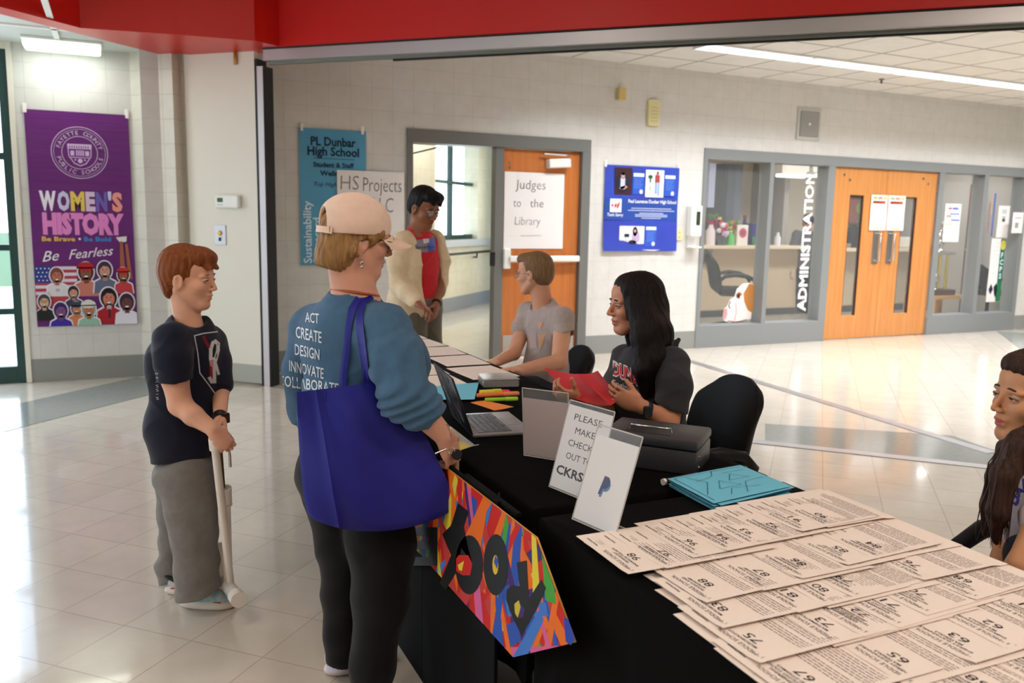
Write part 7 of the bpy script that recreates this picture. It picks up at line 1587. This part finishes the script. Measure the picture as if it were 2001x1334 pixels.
S.fold(strands(HW, 0.0013, 24)); S.build('hair', hairm('espresso_hair', (30, 20, 18), (16, 10, 10), 0.5), e_)
S = Sdf(0.0045); ch = P(1275, 760, 3.2)
S.ell(ch, (0.115, 0.165, 0.165), (ft, lt, UP), 0.06); S.ell(P(1236, 752, 3.20), (0.10, 0.13, 0.08), (ft, lt, UP), 0.05); S.ell(P(1275, 850, 3.2), (0.12, 0.155, 0.17), (ft, lt, UP), 0.06); S.cone(P(1278, 880, 3.22), P(1278, 960, 3.24), 0.14, 0.15, 0.05)
S.cone(shn, shf, 0.056, 0.052, 0.05); S.cone(P(1268, 672, DW), P(1270, 715, DW), 0.055, 0.08, 0.05)
S.chain([shn, P(1318, 750, 3.02), P(1313, 798, 2.99)], [0.066, 0.062, 0.062], 0.03); S.chain([shf, P(1205, 750, 3.30), P(1202, 790, 3.28)], [0.058, 0.052, 0.05], 0.02)
q_ = P(1312, 797, 2.99); S.cut(q_, -UP * 0.9 - RH * 0.35, A3(q_) - 0.085, A3(q_) + 0.085)
S.ell(nk + UP * 0.04 + ft * 0.02, (0.07, 0.07, 0.04), (ft, lt, UP), 0.006, True)
S.fold(creases(0.004, 22, 0.7)); sh_ = S.build('shirt', fabric('charcoal_cotton', (50, 48, 52)), e_); bv = S.bvh
a = Art()
def pxtext(a_, t, p0, p1, h, c, bold=0.0, shear=0.0, z=0):
    vs, fs = text2d(t, bold, shear, 1.0); v = vs / 0.70; w_ = v[:, 0].max() - v[:, 0].min(); x0 = v[:, 0].min()
    a_.items.append((np.array([(p0[0] + (p1[0] - p0[0]) * (q[0] - x0) / w_, p0[1] + (p1[1] - p0[1]) * (q[0] - x0) / w_ - q[1] * h) for q in v]), fs, c, z))
pxtext(a, 'DUNBAR', (1198, 731), (1270, 762), 25, (226, 214, 214), 0.09, z=0); pxtext(a, 'DUNBAR', (1199, 731), (1269, 761), 24, (196, 36, 44), 0.035, z=1)
pxtext(a, 'Engineering', (1198, 752), (1262, 776), 11, (196, 190, 194), 0.01)
pxprint(bv, a, e_, sh_)
S = Sdf(0.006); S.ell(P(1285, 960, 3.22), (0.15, 0.17, 0.10), (ft, lt, UP), 0.05); hp = P(1285, 965, 3.22); hp.z = 0.52
for sg in (-1, 1):
    h0_ = Vector((1.92, 2.68, 0.53)) + lt * 0.09 * sg; kn = h0_ + MX * 0.40 + lt * 0.03 * sg; S.chain([h0_, kn, kn + Vector((0.02, 0, -0.42))], [0.085, 0.062, 0.045], 0.03)
S.cone(Vector((1.92, 2.68, 0.53)), P(1280, 930, 3.24), 0.13, 0.13, 0.04); S.build('trousers', fabric('dark_denim', (30, 34, 48)), e_)
for sg in (-1, 1):
    f0 = Vector((1.92, 2.68, 0)) + lt * 0.12 * sg + MX * 0.34; shoe(e_, f0, f0 + MX * 0.25, 0.09, (m_s2, m_blackp, m_blackp))
wd2 = (P(1250, 792, 2.92) - wr).normalized()
MB().lathe([(0.0285, -0.011), (0.030, 0), (0.0285, 0.011)], wr, wd2, 20).build('watch_strap', mat('navy_strap', (34, 36, 56), 0.5), e_, smooth=40)
nv = (-FH * 0.8 + RH * 0.1 - UP * 0.1).normalized(); fr_ = Frame(wr + nv * 0.030, nv)
MB().box((-0.006, -0.017, -0.020), (0.006, 0.017, 0.020), 0.004, Matrix.Translation(fr_.c) @ Matrix((fr_.f, fr_.l, fr_.u)).transposed().to_4x4(), seg=2).build('watch_face', mat('watch_glass', (30, 34, 40), 0.1), e_)
def redpaper(label, pts, group):
    e3 = empty('red_paper', pts[0], label, 'paper', group); a0, a1, a2, a3 = pts; N = 8; vs = []; fs = []
    nn = (a1 - a0).cross(a3 - a0).normalized()
    for j in range(N + 1):
        for i in range(N + 1): vs.append(a0.lerp(a1, i / N).lerp(a3.lerp(a2, i / N), j / N) + nn * 0.014 * math.sin(math.pi * i / N) )
    n = len(vs); vs += [v - nn * 0.0006 for v in vs]; W1 = N + 1
    for j in range(N):
        for i in range(N): q = (j * W1 + i, j * W1 + i + 1, (j + 1) * W1 + i + 1, (j + 1) * W1 + i); fs.append(q); fs.append(tuple(k + n for k in q)[::-1])
    bd = [i for i in range(N)] + [j * W1 + N for j in range(N)] + [N * W1 + i for i in range(N, 0, -1)] + [j * W1 for j in range(N, 0, -1)]
    for a_, b_ in zip(bd, bd[1:] + bd[:1]): fs.append((a_, b_, b_ + n, a_ + n))
    MB().add(vs, fs).build('sheet', mat('red_paper', (190, 40, 46), 0.7), e3, smooth=60)
redpaper('upper bright red sheet held by the dark-haired woman', [P(1126, 730, 3.08), P(1168, 724, 3.02), P(1206, 772, 2.92), P(1192, 792, 2.90)], 'red papers held by the dark-haired woman')
redpaper('lower dark red sheet held low towards the seated teen', [P(1062, 718, 3.24), P(1150, 732, 3.06), P(1192, 792, 2.905), P(1120, 778, 3.02)], 'red papers held by the dark-haired woman')

# ---------------------------------------------------------------- the teen in grey at the far table
e_ = empty('person', (2.0, 3.86, 0), 'seated teen in glasses and pale grey T-shirt looking away to the left', 'person')
m_sk = skin('fair_skin', (216, 158, 128)); DT = 4.40
fh = dirv(-math.cos(R_(28)), math.sin(R_(28))); ft = dirv(-math.cos(R_(20)), -math.sin(R_(20))); lt = UP.cross(ft)
HT = Frame(P(1045, 534, DT), fh, R_(4), 0, 0.0098)
S = Sdf(0.0042); head(S, HT, nose=0.9, jaw=0.98)
nk = P(1062, 606, DT); S.cone(HT(-2.4, 0, -5), nk, 0.050, 0.056, 0.02); S.ell(nk - UP * 0.04, (0.07, 0.12, 0.04), (ft, lt, UP), 0.03)
shn, shf = P(1100, 622, 4.26), P(1034, 612, 4.52)
el, wr = P(1093, 706, 4.10), P(1012, 724, 3.86); elf, wrf = P(1004, 690, 4.36), P(968, 708, 4.12)
S.cone(shn, el, 0.046, 0.040); S.cone(el, wr, 0.040, 0.026); hand(S, wr, P(978, 722, 3.74) - wr, -UP, -RH * 0.2 + FH * 0.6, 0.95, (0.2, 0.4, 0.3))
S.cone(shf, elf, 0.044, 0.036); S.cone(elf, wrf, 0.036, 0.024); hand(S, wrf, P(950, 712, 4.0) - wrf, -UP, -FH * 0.5 - RH * 0.2, 0.92, (0.15, 0.3, 0.3))
S.build('body', [m_sk, skin('fair_lip', (196, 122, 104))], e_, lips_fn(HT)); face_bits(e_, HT, (90, 100, 110), (150, 116, 80), skinm=m_sk)
s_ = HT.s; S = Sdf(0.004)
S.ell(HT(-1.7, 0, 4.2), [8.9 * s_, 7.9 * s_, 7.7 * s_], HT.R(), 0.02); S.ell(HT(-4.4, 0, 0), [6.2 * s_, 7.5 * s_, 7.4 * s_], HT.R(), 0.02); S.ell(HT(4.0, 0, 8.0), [5.6 * s_, 6.0 * s_, 3.2 * s_], HT.R(), 0.015); S.cone(HT(5, 2, 8.6), HT(8.4, 1.5, 7.2), 0.016, 0.008, 0.01)
S.ell(HT(8.2, 0, -2.2), [6.8 * s_, 8.6 * s_, 8.0 * s_], HT.R(), 0.006, True)
for y in (-1, 1): S.ell(HT(1.6, 8.3 * y, -5.4), [5.0 * s_, 3.0 * s_, 5.6 * s_], HT.R(), 0.006, True); S.ell(HT(-0.6, 8.6 * y, -1.2), [2.3 * s_, 1.8 * s_, 3.2 * s_], HT.R(), 0.004, True)
S.fold(strands(HT, 0.0009, 30)); S.build('hair', hairm('ash_brown_hair', (142, 110, 78), (104, 78, 54)), e_); glasses(e_, HT, (120, 120, 126))
S = Sdf(0.005); ch = P(1072, 654, 4.38)
S.ell(ch, (0.105, 0.165, 0.165), (ft, lt, UP), 0.06); S.ell(P(1066, 718, 4.38), (0.115, 0.155, 0.14), (ft, lt, UP), 0.06); S.cone(shn, shf, 0.058, 0.054, 0.05); S.cone(P(1063, 596, DT), P(1066, 630, DT), 0.058, 0.085, 0.05)
S.chain([shn, P(1101, 655, 4.2)], [0.058, 0.055], 0.03); S.chain([shf, P(1020, 640, 4.46)], [0.058, 0.056], 0.03)
q_ = P(1103, 651, 4.17); S.cut(q_, -UP * 0.9 + RH * 0.25, A3(q_) - 0.068, A3(q_) + 0.068); S.ell(nk + UP * 0.035 + ft * 0.02, (0.072, 0.075, 0.04), (ft, lt, UP), 0.006, True); S.cut(P(1070, 752, 4.38), -UP)
S.fold(creases(0.0055, 18, 1.9)); sh_ = S.build('shirt', fabric('heather_grey_cotton', (176, 160, 154), (160, 146, 142)), e_); bv = S.bvh
a = Art(); OR = (206, 150, 120)
a.poly([(1030, 618), (1050, 632), (1062, 628), (1056, 642), (1036, 640)], OR).poly([(1052, 655), (1066, 650), (1062, 672), (1054, 684)], (200, 150, 112)).poly([(1030, 650), (1048, 648), (1050, 678), (1034, 684)], (176, 152, 146)).poly([(1028, 688), (1060, 686), (1040, 694)], (200, 160, 140))
pxprint(bv, a, e_, sh_)
S = Sdf(0.006); base_ = Vector((2.02, 3.90, 0.55)); S.cone(base_, P(1070, 750, 4.38), 0.13, 0.12, 0.04)
for sg in (-1, 1): h0_ = base_ + lt * 0.09 * sg; kn = h0_ + MX * 0.44 + lt * 0.05 * sg + UP * 0.06; S.chain([h0_, kn], [0.088, 0.075], 0.03)
S.build('shorts', fabric('navy_twill', (34, 38, 56)), e_)
S = Sdf(0.006)
for sg in (-1, 1): kn = base_ + lt * 0.14 * sg + MX * 0.44 + UP * 0.06; S.chain([kn + Vector((0.03, 0, 0)), kn + Vector((0.0, 0, -0.50))], [0.055, 0.038], 0.02)
S.build('lower_legs', m_sk, e_)
for sg in (-1, 1): f0 = Vector((base_.x - 0.40, base_.y, 0)) + lt * 0.14 * sg; shoe(e_, f0, f0 + MX * 0.26, 0.09, (m_s2, m_blackp, m_blackp))

# ---------------------------------------------------------------- the standing boy in the cardigan
e_ = empty('person', P(826, 640, 5.25).to_tuple()[:2] + (0,), 'standing teen with black hair and glasses in a cream cardigan over a red T-shirt', 'person')
m_sk = skin('brown_skin', (146, 92, 66)); DM = 5.2
fh = dirv(math.cos(R_(38)), -math.sin(R_(38))); ft = dirv(math.cos(R_(48)), -math.sin(R_(48))); lt = UP.cross(ft)
HM = Frame(P(829, 406, DM), fh, R_(20), 0, 0.0106)
S = Sdf(0.0045); head(S, HM, nose=1.05)
nk = P(818, 452, DM); S.cone(HM(-2.4, 0, -5), nk, 0.052, 0.058, 0.02); S.ell(nk - UP * 0.04, (0.07, 0.12, 0.04), (ft, lt, UP), 0.03)
# his right is on the picture's left
shr, shl = P(786, 474, 5.12), P(850, 470, 5.30)
elr, wrr = P(780, 556, 5.08), P(816, 592, 4.92); ell_, wrl = P(861, 550, 5.28), P(853, 592, 5.14)
S.cone(elr, wrr, 0.040, 0.026); hand(S, wrr, P(838, 608, 4.86) - wrr, -FH * 0.3 - UP, RH * 0.3 + UP * 0.6, 1.0, (0.35, 0.6, 0.5))
S.cone(ell_, wrl, 0.038, 0.026); hand(S, wrl, P(850, 616, 5.10) - wrl, -RH, RH * 0.1 - FH * 0.8, 0.95, (0.25, 0.4, 0.3)); S.cone(P(812, 470, DM), P(812, 500, DM), 0.09, 0.09); S.cone(nk, P(812, 480, DM), 0.06, 0.09); S.cone(shr, shl, 0.04, 0.04); S.cone(shr, elr, 0.04, 0.038); S.cone(shl, ell_, 0.04, 0.038)
S.build('body', [m_sk, skin('brown_lip', (130, 76, 66))], e_, lips_fn(HM)); face_bits(e_, HM, (26, 18, 16), (20, 16, 16), skinm=m_sk, lidclosed=0.4)
s_ = HM.s; S = Sdf(0.0042)
S.ell(HM(-1.6, 0, 4.8), [9.2 * s_, 8.3 * s_, 7.9 * s_], HM.R(), 0.02); S.ell(HM(-4.4, 0, 0), [6.2 * s_, 7.8 * s_, 6.8 * s_], HM.R(), 0.02); S.ell(HM(5.0, 0, 8.2), [5.6 * s_, 6.8 * s_, 3.6 * s_], HM.R(), 0.015); S.cone(HM(6, 3, 8.6), HM(9.6, 2.0, 5.0), 0.022, 0.010, 0.012); S.cone(HM(6, -3, 8.6), HM(9.4, -3.0, 5.2), 0.022, 0.010, 0.012)
S.ell(HM(8.6, 0, -3.4), [7.0 * s_, 8.4 * s_, 7.6 * s_], HM.R(), 0.006, True)
for y in (-1, 1): S.ell(HM(1.6, 8.5 * y, -5.0), [4.4 * s_, 3.0 * s_, 5.6 * s_], HM.R(), 0.006, True)
S.fold(strands(HM, 0.0012, 20)); S.build('hair', hairm('black_hair', (20, 17, 18), (10, 8, 9)), e_); glasses(e_, HM, (44, 44, 48))
S = Sdf(0.005)
S.ell(P(818, 510, DM), (0.100, 0.145, 0.17), (ft, lt, UP), 0.06); S.cone(P(820, 540, DM), P(824, 585, DM), 0.112, 0.112, 0.05, (ft, 0.85)); S.cone(P(818, 446, DM), P(816, 478, DM), 0.062, 0.09, 0.05); S.cone(shr.lerp(shl, 0.1), shl.lerp(shr, 0.1), 0.045, 0.045, 0.05)
S.ell(nk + UP * 0.04 + ft * 0.02, (0.072, 0.075, 0.045), (ft, lt, UP), 0.006, True); S.cut(P(824, 582, DM), -UP); S.fold(creases(0.004, 22, 0.2))
sh_ = S.build('shirt', fabric('red_cotton', (204, 34, 46)), e_); bv = S.bvh
a = Art(); a.poly([(806, 470), (834, 467), (836, 492), (810, 495)], (136, 130, 142)).poly([(834, 467), (850, 464), (850, 489), (836, 492)], (74, 104, 186)).up().poly([(826, 467), (838, 466), (838, 474), (828, 476)], (210, 200, 210)); pxtext(a, 'America', (812, 487), (848, 484), 7, (60, 64, 96), z=2); pxprint(bv, a, e_, sh_)
# cardigan: open front
S = Sdf(0.005)
S.ell(P(812, 512, DM + .01), (0.130, 0.175, 0.175), (ft, lt, UP), 0.06); S.chain([P(812, 540, DM + .01), P(808, 590, DM), P(806, 618, DM)], [0.155, 0.158, 0.160], 0.05, (ft, 0.85)); S.cone(shr, shl, 0.062, 0.060, 0.05)
S.chain([shr, P(777, 515, 5.08), elr, P(795, 572, 5.0), P(812, 588, 4.94)], [0.068, 0.060, 0.056, 0.050, 0.042], 0.025); S.chain([shl, P(862, 510, 5.31), ell_, P(857, 580, 5.18)], [0.062, 0.056, 0.050, 0.042], 0.02)
S.cut(P(806, 614, DM), -UP)
q_ = P(824, 515, DM)
S.ell(q_ + ft * 0.12 + lt * 0.035, (0.145, 0.10, 0.42), (ft, lt, UP), 0.008, True); S.ell(nk + UP * 0.05 + ft * 0.03 + lt * 0.01, (0.11, 0.085, 0.12), (ft, lt, UP), 0.01, True)
S.fold(creases(0.006, 16, 0.9)); S.build('cardigan', fabric('cream_knit', (226, 204, 170), (212, 190, 158), b=0.5), e_)
S = Sdf(0.006); hp = P(822, 592, DM); S.ell(hp, (0.11, 0.15, 0.09), (ft, lt, UP), 0.05)
for (x0, d0) in ((806, 5.14), (836, 5.28)):
    a0 = P(x0, 605, d0); ft0 = Vector((a0.x, a0.y, 0.06)) + ft * 0.03; S.chain([a0, a0.lerp(ft0, 0.5) + ft * 0.02, ft0], [0.092, 0.075, 0.06], 0.03)
S.cut((0, 0, 0.05), -UP); S.fold(creases(0.006, 15, 0.5)); S.build('trousers', fabric('olive_grey_twill', (112, 104, 92), (98, 92, 82)), e_)
for (x0, d0) in ((806, 5.14), (836, 5.28)): a0 = P(x0, 605, d0); a0 = Vector((a0.x, a0.y, 0)) - ft * 0.03; shoe(e_, a0, a0 + ft * 0.27, 0.095, (m_s2, m_blackp, m_blackp))
MB().lathe([(0.030, -0.008), (0.031, 0), (0.030, 0.008)], wrl, (wrl - ell_).normalized(), 16).build('watch_strap', m_blackp, e_, smooth=40)

# ---------------------------------------------------------------- the girl at the right edge
e_ = empty('person', (1.92, 1.16, 0), 'girl with long brown hair in a pale T-shirt at the right edge of the photo', 'person')
m_sk = skin('tan_skin', (206, 146, 106)); DG = 1.95
fh = dirv(-math.cos(R_(2)), -math.sin(R_(2))); ft = dirv(-math.cos(R_(22)), -math.sin(R_(22))); lt = UP.cross(ft)
HG = Frame(P(2026, 778, DG), fh, R_(-3), 0, 0.0100)
S = Sdf(0.0028); head(S, HG, female=True, nose=0.72, jaw=0.92, chin=0.85)
nk = P(2062, 900, DG + .02); S.cone(HG(-2.8, 0, -5), nk, 0.044, 0.052, 0.02); S.ell(nk - UP * 0.05, (0.06, 0.10, 0.04), (ft, lt, UP), 0.03)
shn, shf = P(2082, 960, 1.86), P(2040, 950, 2.06)
el, wr = P(1985, 1118, 1.72), P(1900, 1108, 1.86)
S.cone(shn, P(2040, 1030, 1.78), 0.042, 0.040); S.cone(P(2040, 1030, 1.78), P(2002, 1110, 1.74), 0.040, 0.036); S.cone(P(2002, 1110, 1.74), P(1968, 1135, 1.80), 0.036, 0.030); S.cone(P(1968, 1135, 1.80), P(1935, 1122, 1.90), 0.030, 0.024)
S.cone(shf, P(1975, 1060, 1.98), 0.040, 0.034); S.cone(P(1975, 1060, 1.98), P(1950, 1115, 1.92), 0.034, 0.026); hand(S, P(1950, 1115, 1.92), -RH * 0.7 - FH * 0.3 - UP * 0.2, -UP, -FH, 0.85, (0.2, 0.3, 0.3))
S.build('body', [m_sk, skin('pink_lip', (186, 96, 88))], e_, lips_fn(HG)); face_bits(e_, HG, (60, 40, 28), (50, 34, 26), skinm=m_sk, thick=0.22)
s_ = HG.s; S = Sdf(0.0034)
S.ell(HG(-2.2, 0, 4.0), [8.6 * s_, 7.7 * s_, 7.7 * s_], HG.R(), 0.02); S.ell(HG(-5.0, 0, -1.5), [6.0 * s_, 7.0 * s_, 7.6 * s_], HG.R(), 0.025); S.cone(HG(2.5, 0, 9.0), HG(6.0, 0, 8.2), 0.03, 0.012, 0.02)
S.chain([HG(-5.0, 5.5, -3.0), P(1996, 872, 1.84), P(1962, 930, 1.82), P(1950, 1000, 1.815), P(1946, 1058, 1.815)], [0.045, 0.034, 0.027, 0.023, 0.008], 0.015)
S.chain([HG(-2.5, 6.5, -4.0), P(1972, 880, 1.90), P(1944, 930, 1.88), P(1930, 990, 1.87), P(1926, 1045, 1.87)], [0.03, 0.026, 0.019, 0.015, 0.006], 0.012)
S.ell(HG(3.6, 0, 7.4), [5.0 * s_, 6.2 * s_, 3.6 * s_], HG.R(), 0.02)
S.ell(HG(9.2, 0.2, -2.0), [6.6 * s_, 7.4 * s_, 8.2 * s_], HG.R(), 0.006, True)
for y in (-1, 1): S.ell(HG(0.2, 8.4 * y, -1.4), [2.5 * s_, 1.7 * s_, 3.2 * s_], HG.R(), 0.004, True)
S.fold(strands(HG, 0.0012, 26)).fold(lambda p: 0.0016 * np.sin((p @ A3(RH)) * 420 + 5 * np.sin(p[:, 2] * 9)) * np.clip((1.02 - p[:, 2]) * 12, 0, 1)); S.build('hair', hairm('chestnut_hair', (70, 46, 36), (38, 24, 20), 0.5), e_)
hb = MB(); rr = random.Random(3); 
for k in range(26):
    x = rr.uniform(1916, 1985); y0 = rr.uniform(870, 930); x1 = x + rr.uniform(-14, 10); d = rr.uniform(1.80, 1.87)
    hb.tube([P(1975 + (x - 1950) * 0.4, 865, d + .02), P(x + 14, y0 + 30, d), P(x, 985, d), P(x1 - 2, 1030, d), P(x1 - 6 + rr.uniform(-8, 4), 1050 + rr.uniform(-8, 22), d)], [0.0012, 0.0018, 0.0018, 0.0012, 0.0004], 4)
hb.build('hair_wisps', mat('wisp_hair', (52, 34, 28), 0.4), e_, smooth=180)
S = Sdf(0.0045); ch = P(2054, 1000, 1.95)
S.ell(ch, (0.110, 0.155, 0.16), (ft, lt, UP), 0.06); S.ell(P(2060, 1130, 1.97), (0.11, 0.145, 0.17), (ft, lt, UP), 0.06); S.cone(shn, shf, 0.05, 0.048, 0.05); S.cone(P(2062, 895, DG), P(2064, 940, DG), 0.052, 0.08, 0.05)
S.chain([shn, P(2048, 1015, 1.79)], [0.058, 0.056], 0.03); S.chain([shf, P(1975, 985, 2.02)], [0.05, 0.056], 0.02); S.chain([P(1990, 960, 2.02), P(1950, 978, 2.01)], [0.05, 0.03], 0.02)
S.ell(nk + UP * 0.04 + ft * 0.02, (0.062, 0.064, 0.04), (ft, lt, UP), 0.006, True); S.cut((0, 0, 0.6), -UP)
S.fold(creases(0.004, 22, 1.5)); sh_ = S.build('shirt', fabric('pale_pink_cotton', (214, 196, 196)), e_); bv = S.bvh
a = Art()
for ch_, x, y, r in (('D', 1984, 988, -0.9), ('A', 1991, 970, -0.7), ('A', 2001, 955, -0.5), ('N', 2012, 945, -0.3)):
    vs, fs = text2d(ch_, 0.05, 0, 1); v = vs / 0.7 * 17; c_, s2 = math.cos(r), math.sin(r); a.items.append((np.array([(x + q[0] * c_ + q[1] * s2 * 1, y + q[0] * s2 - q[1] * c_) for q in v]), fs, (66, 48, 140), 0))
a.ell(2000, 1045, 7, 17, (50, 44, 110)).line([(1990, 1060), (2004, 1066)], 1.5, (80, 70, 120)).line([(1988, 1052), (1998, 1060)], 1.5, (80, 70, 120)); pxprint(bv, a, e_, sh_)
S = Sdf(0.006); b0_ = Vector((1.97, 1.16, 0.54)); S.cone(b0_, Vector((1.97, 1.16, 0.66)), 0.125, 0.115, 0.04)
for sg in (-1, 1): h0_ = b0_ + lt * 0.085 * sg; kn = h0_ + MX * 0.40; S.chain([h0_, kn, kn + Vector((0.02, 0, -0.42))], [0.08, 0.058, 0.042], 0.03)
S.build('trousers', fabric('dark_denim', (30, 34, 48)), e_)
for sg in (-1, 1): f0 = Vector((1.58, 1.16, 0)) + lt * 0.085 * sg; shoe(e_, f0, f0 + MX * 0.24, 0.085, (m_s2, m_s1, m_s2))

# ---------------------------------------------------------------- the person at the office counter
c0 = at_z(1566, 612, 0); Dp = (c0 - CAM).dot(FH)
e_ = empty('person', (c0.x, c0.y, 0), 'person in a grey shirt and black trousers standing back turned inside the office', 'person')
ft = Vector((0.25, 0.97, 0)).normalized(); lt = UP.cross(ft); m_sk = skin('office_skin', (176, 126, 100))
HP = Frame(P(1578, 433, Dp), ft, R_(10), 0, 0.0105); S = Sdf(0.008); head(S, HP); S.cone(HP(-2, 0, -5), HP(-3, 0, -13), 0.055, 0.06, 0.02)
sl, sr = P(1556, 458, Dp), P(1596, 460, Dp); S.cone(sl, P(1546, 500, Dp - .05), 0.045, 0.04); S.cone(P(1546, 500, Dp - .05), P(1543, 530, Dp - .1), 0.04, 0.028); hand(S, P(1543, 530, Dp - .1), -UP, -lt, ft, 1.1, (0.4, 0.6, 0.4), fr=0.012); S.cone(sr, P(1602, 500, Dp), 0.045, 0.04); S.cone(P(1602, 500, Dp), P(1598, 520, Dp + .15), 0.04, 0.03); S.cone(sl, sr, 0.05, 0.05); S.build('body', m_sk, e_)
S = Sdf(0.008); s_ = HP.s; S.ell(HP(-2, 0, 3.8), [9 * s_, 8 * s_, 8.0 * s_], HP.R(), 0.02); S.ell(HP(-4, 0, 0), [6.5 * s_, 7.8 * s_, 6.0 * s_], HP.R(), 0.02); S.build('hair', hairm('black_hair', (20, 17, 18), (10, 8, 9)), e_)
S = Sdf(0.008); S.ell(P(1576, 480, Dp), (0.12, 0.19, 0.2), (ft, lt, UP), 0.06); S.cone(P(1575, 490, Dp), P(1573, 522, Dp), 0.165, 0.17, 0.04, (ft, 0.8)); S.cone(sl, sr, 0.065, 0.065, 0.05); S.cone(sl, P(1548, 492, Dp - .04), 0.07, 0.06); S.cone(sr, P(1602, 492, Dp), 0.07, 0.06); S.cut(P(1573, 524, Dp), -UP); S.fold(creases(0.006, 14, 1)); S.build('shirt', fabric('slate_grey_cotton', (84, 84, 92)), e_)
S = Sdf(0.008); S.ell(P(1573, 528, Dp), (0.13, 0.175, 0.10), (ft, lt, UP), 0.05)
for sg in (-1, 1): h0_ = P(1573, 530, Dp) + lt * 0.09 * sg; g_ = Vector((h0_.x, h0_.y, 0.05)); S.chain([h0_, h0_.lerp(g_, 0.5), g_], [0.105, 0.08, 0.065], 0.03)
S.cut((0, 0, 0.05), -UP); S.build('trousers', m_tr, e_)
for sg in (-1, 1): f0 = Vector((c0.x, c0.y, 0)) + lt * 0.09 * sg - ft * 0.04; shoe(e_, f0, f0 + ft * 0.27, 0.1, (m_blackp, m_blackp, m_blackp))
e2 = empty('lanyard', P(1541, 545, Dp - .12), 'red looped lead hanging from the hand of the person inside the office', 'lead')
MB().tube([P(1541, 520, Dp - .12), P(1534, 550, Dp - .12), P(1524, 575, Dp - .12), P(1527, 580, Dp - .12), P(1534, 576, Dp - .12), P(1540, 545, Dp - .12), P(1543, 520, Dp - .12)], 0.008, 6).build('cord', prt((196, 60, 66)), e2, smooth=180)
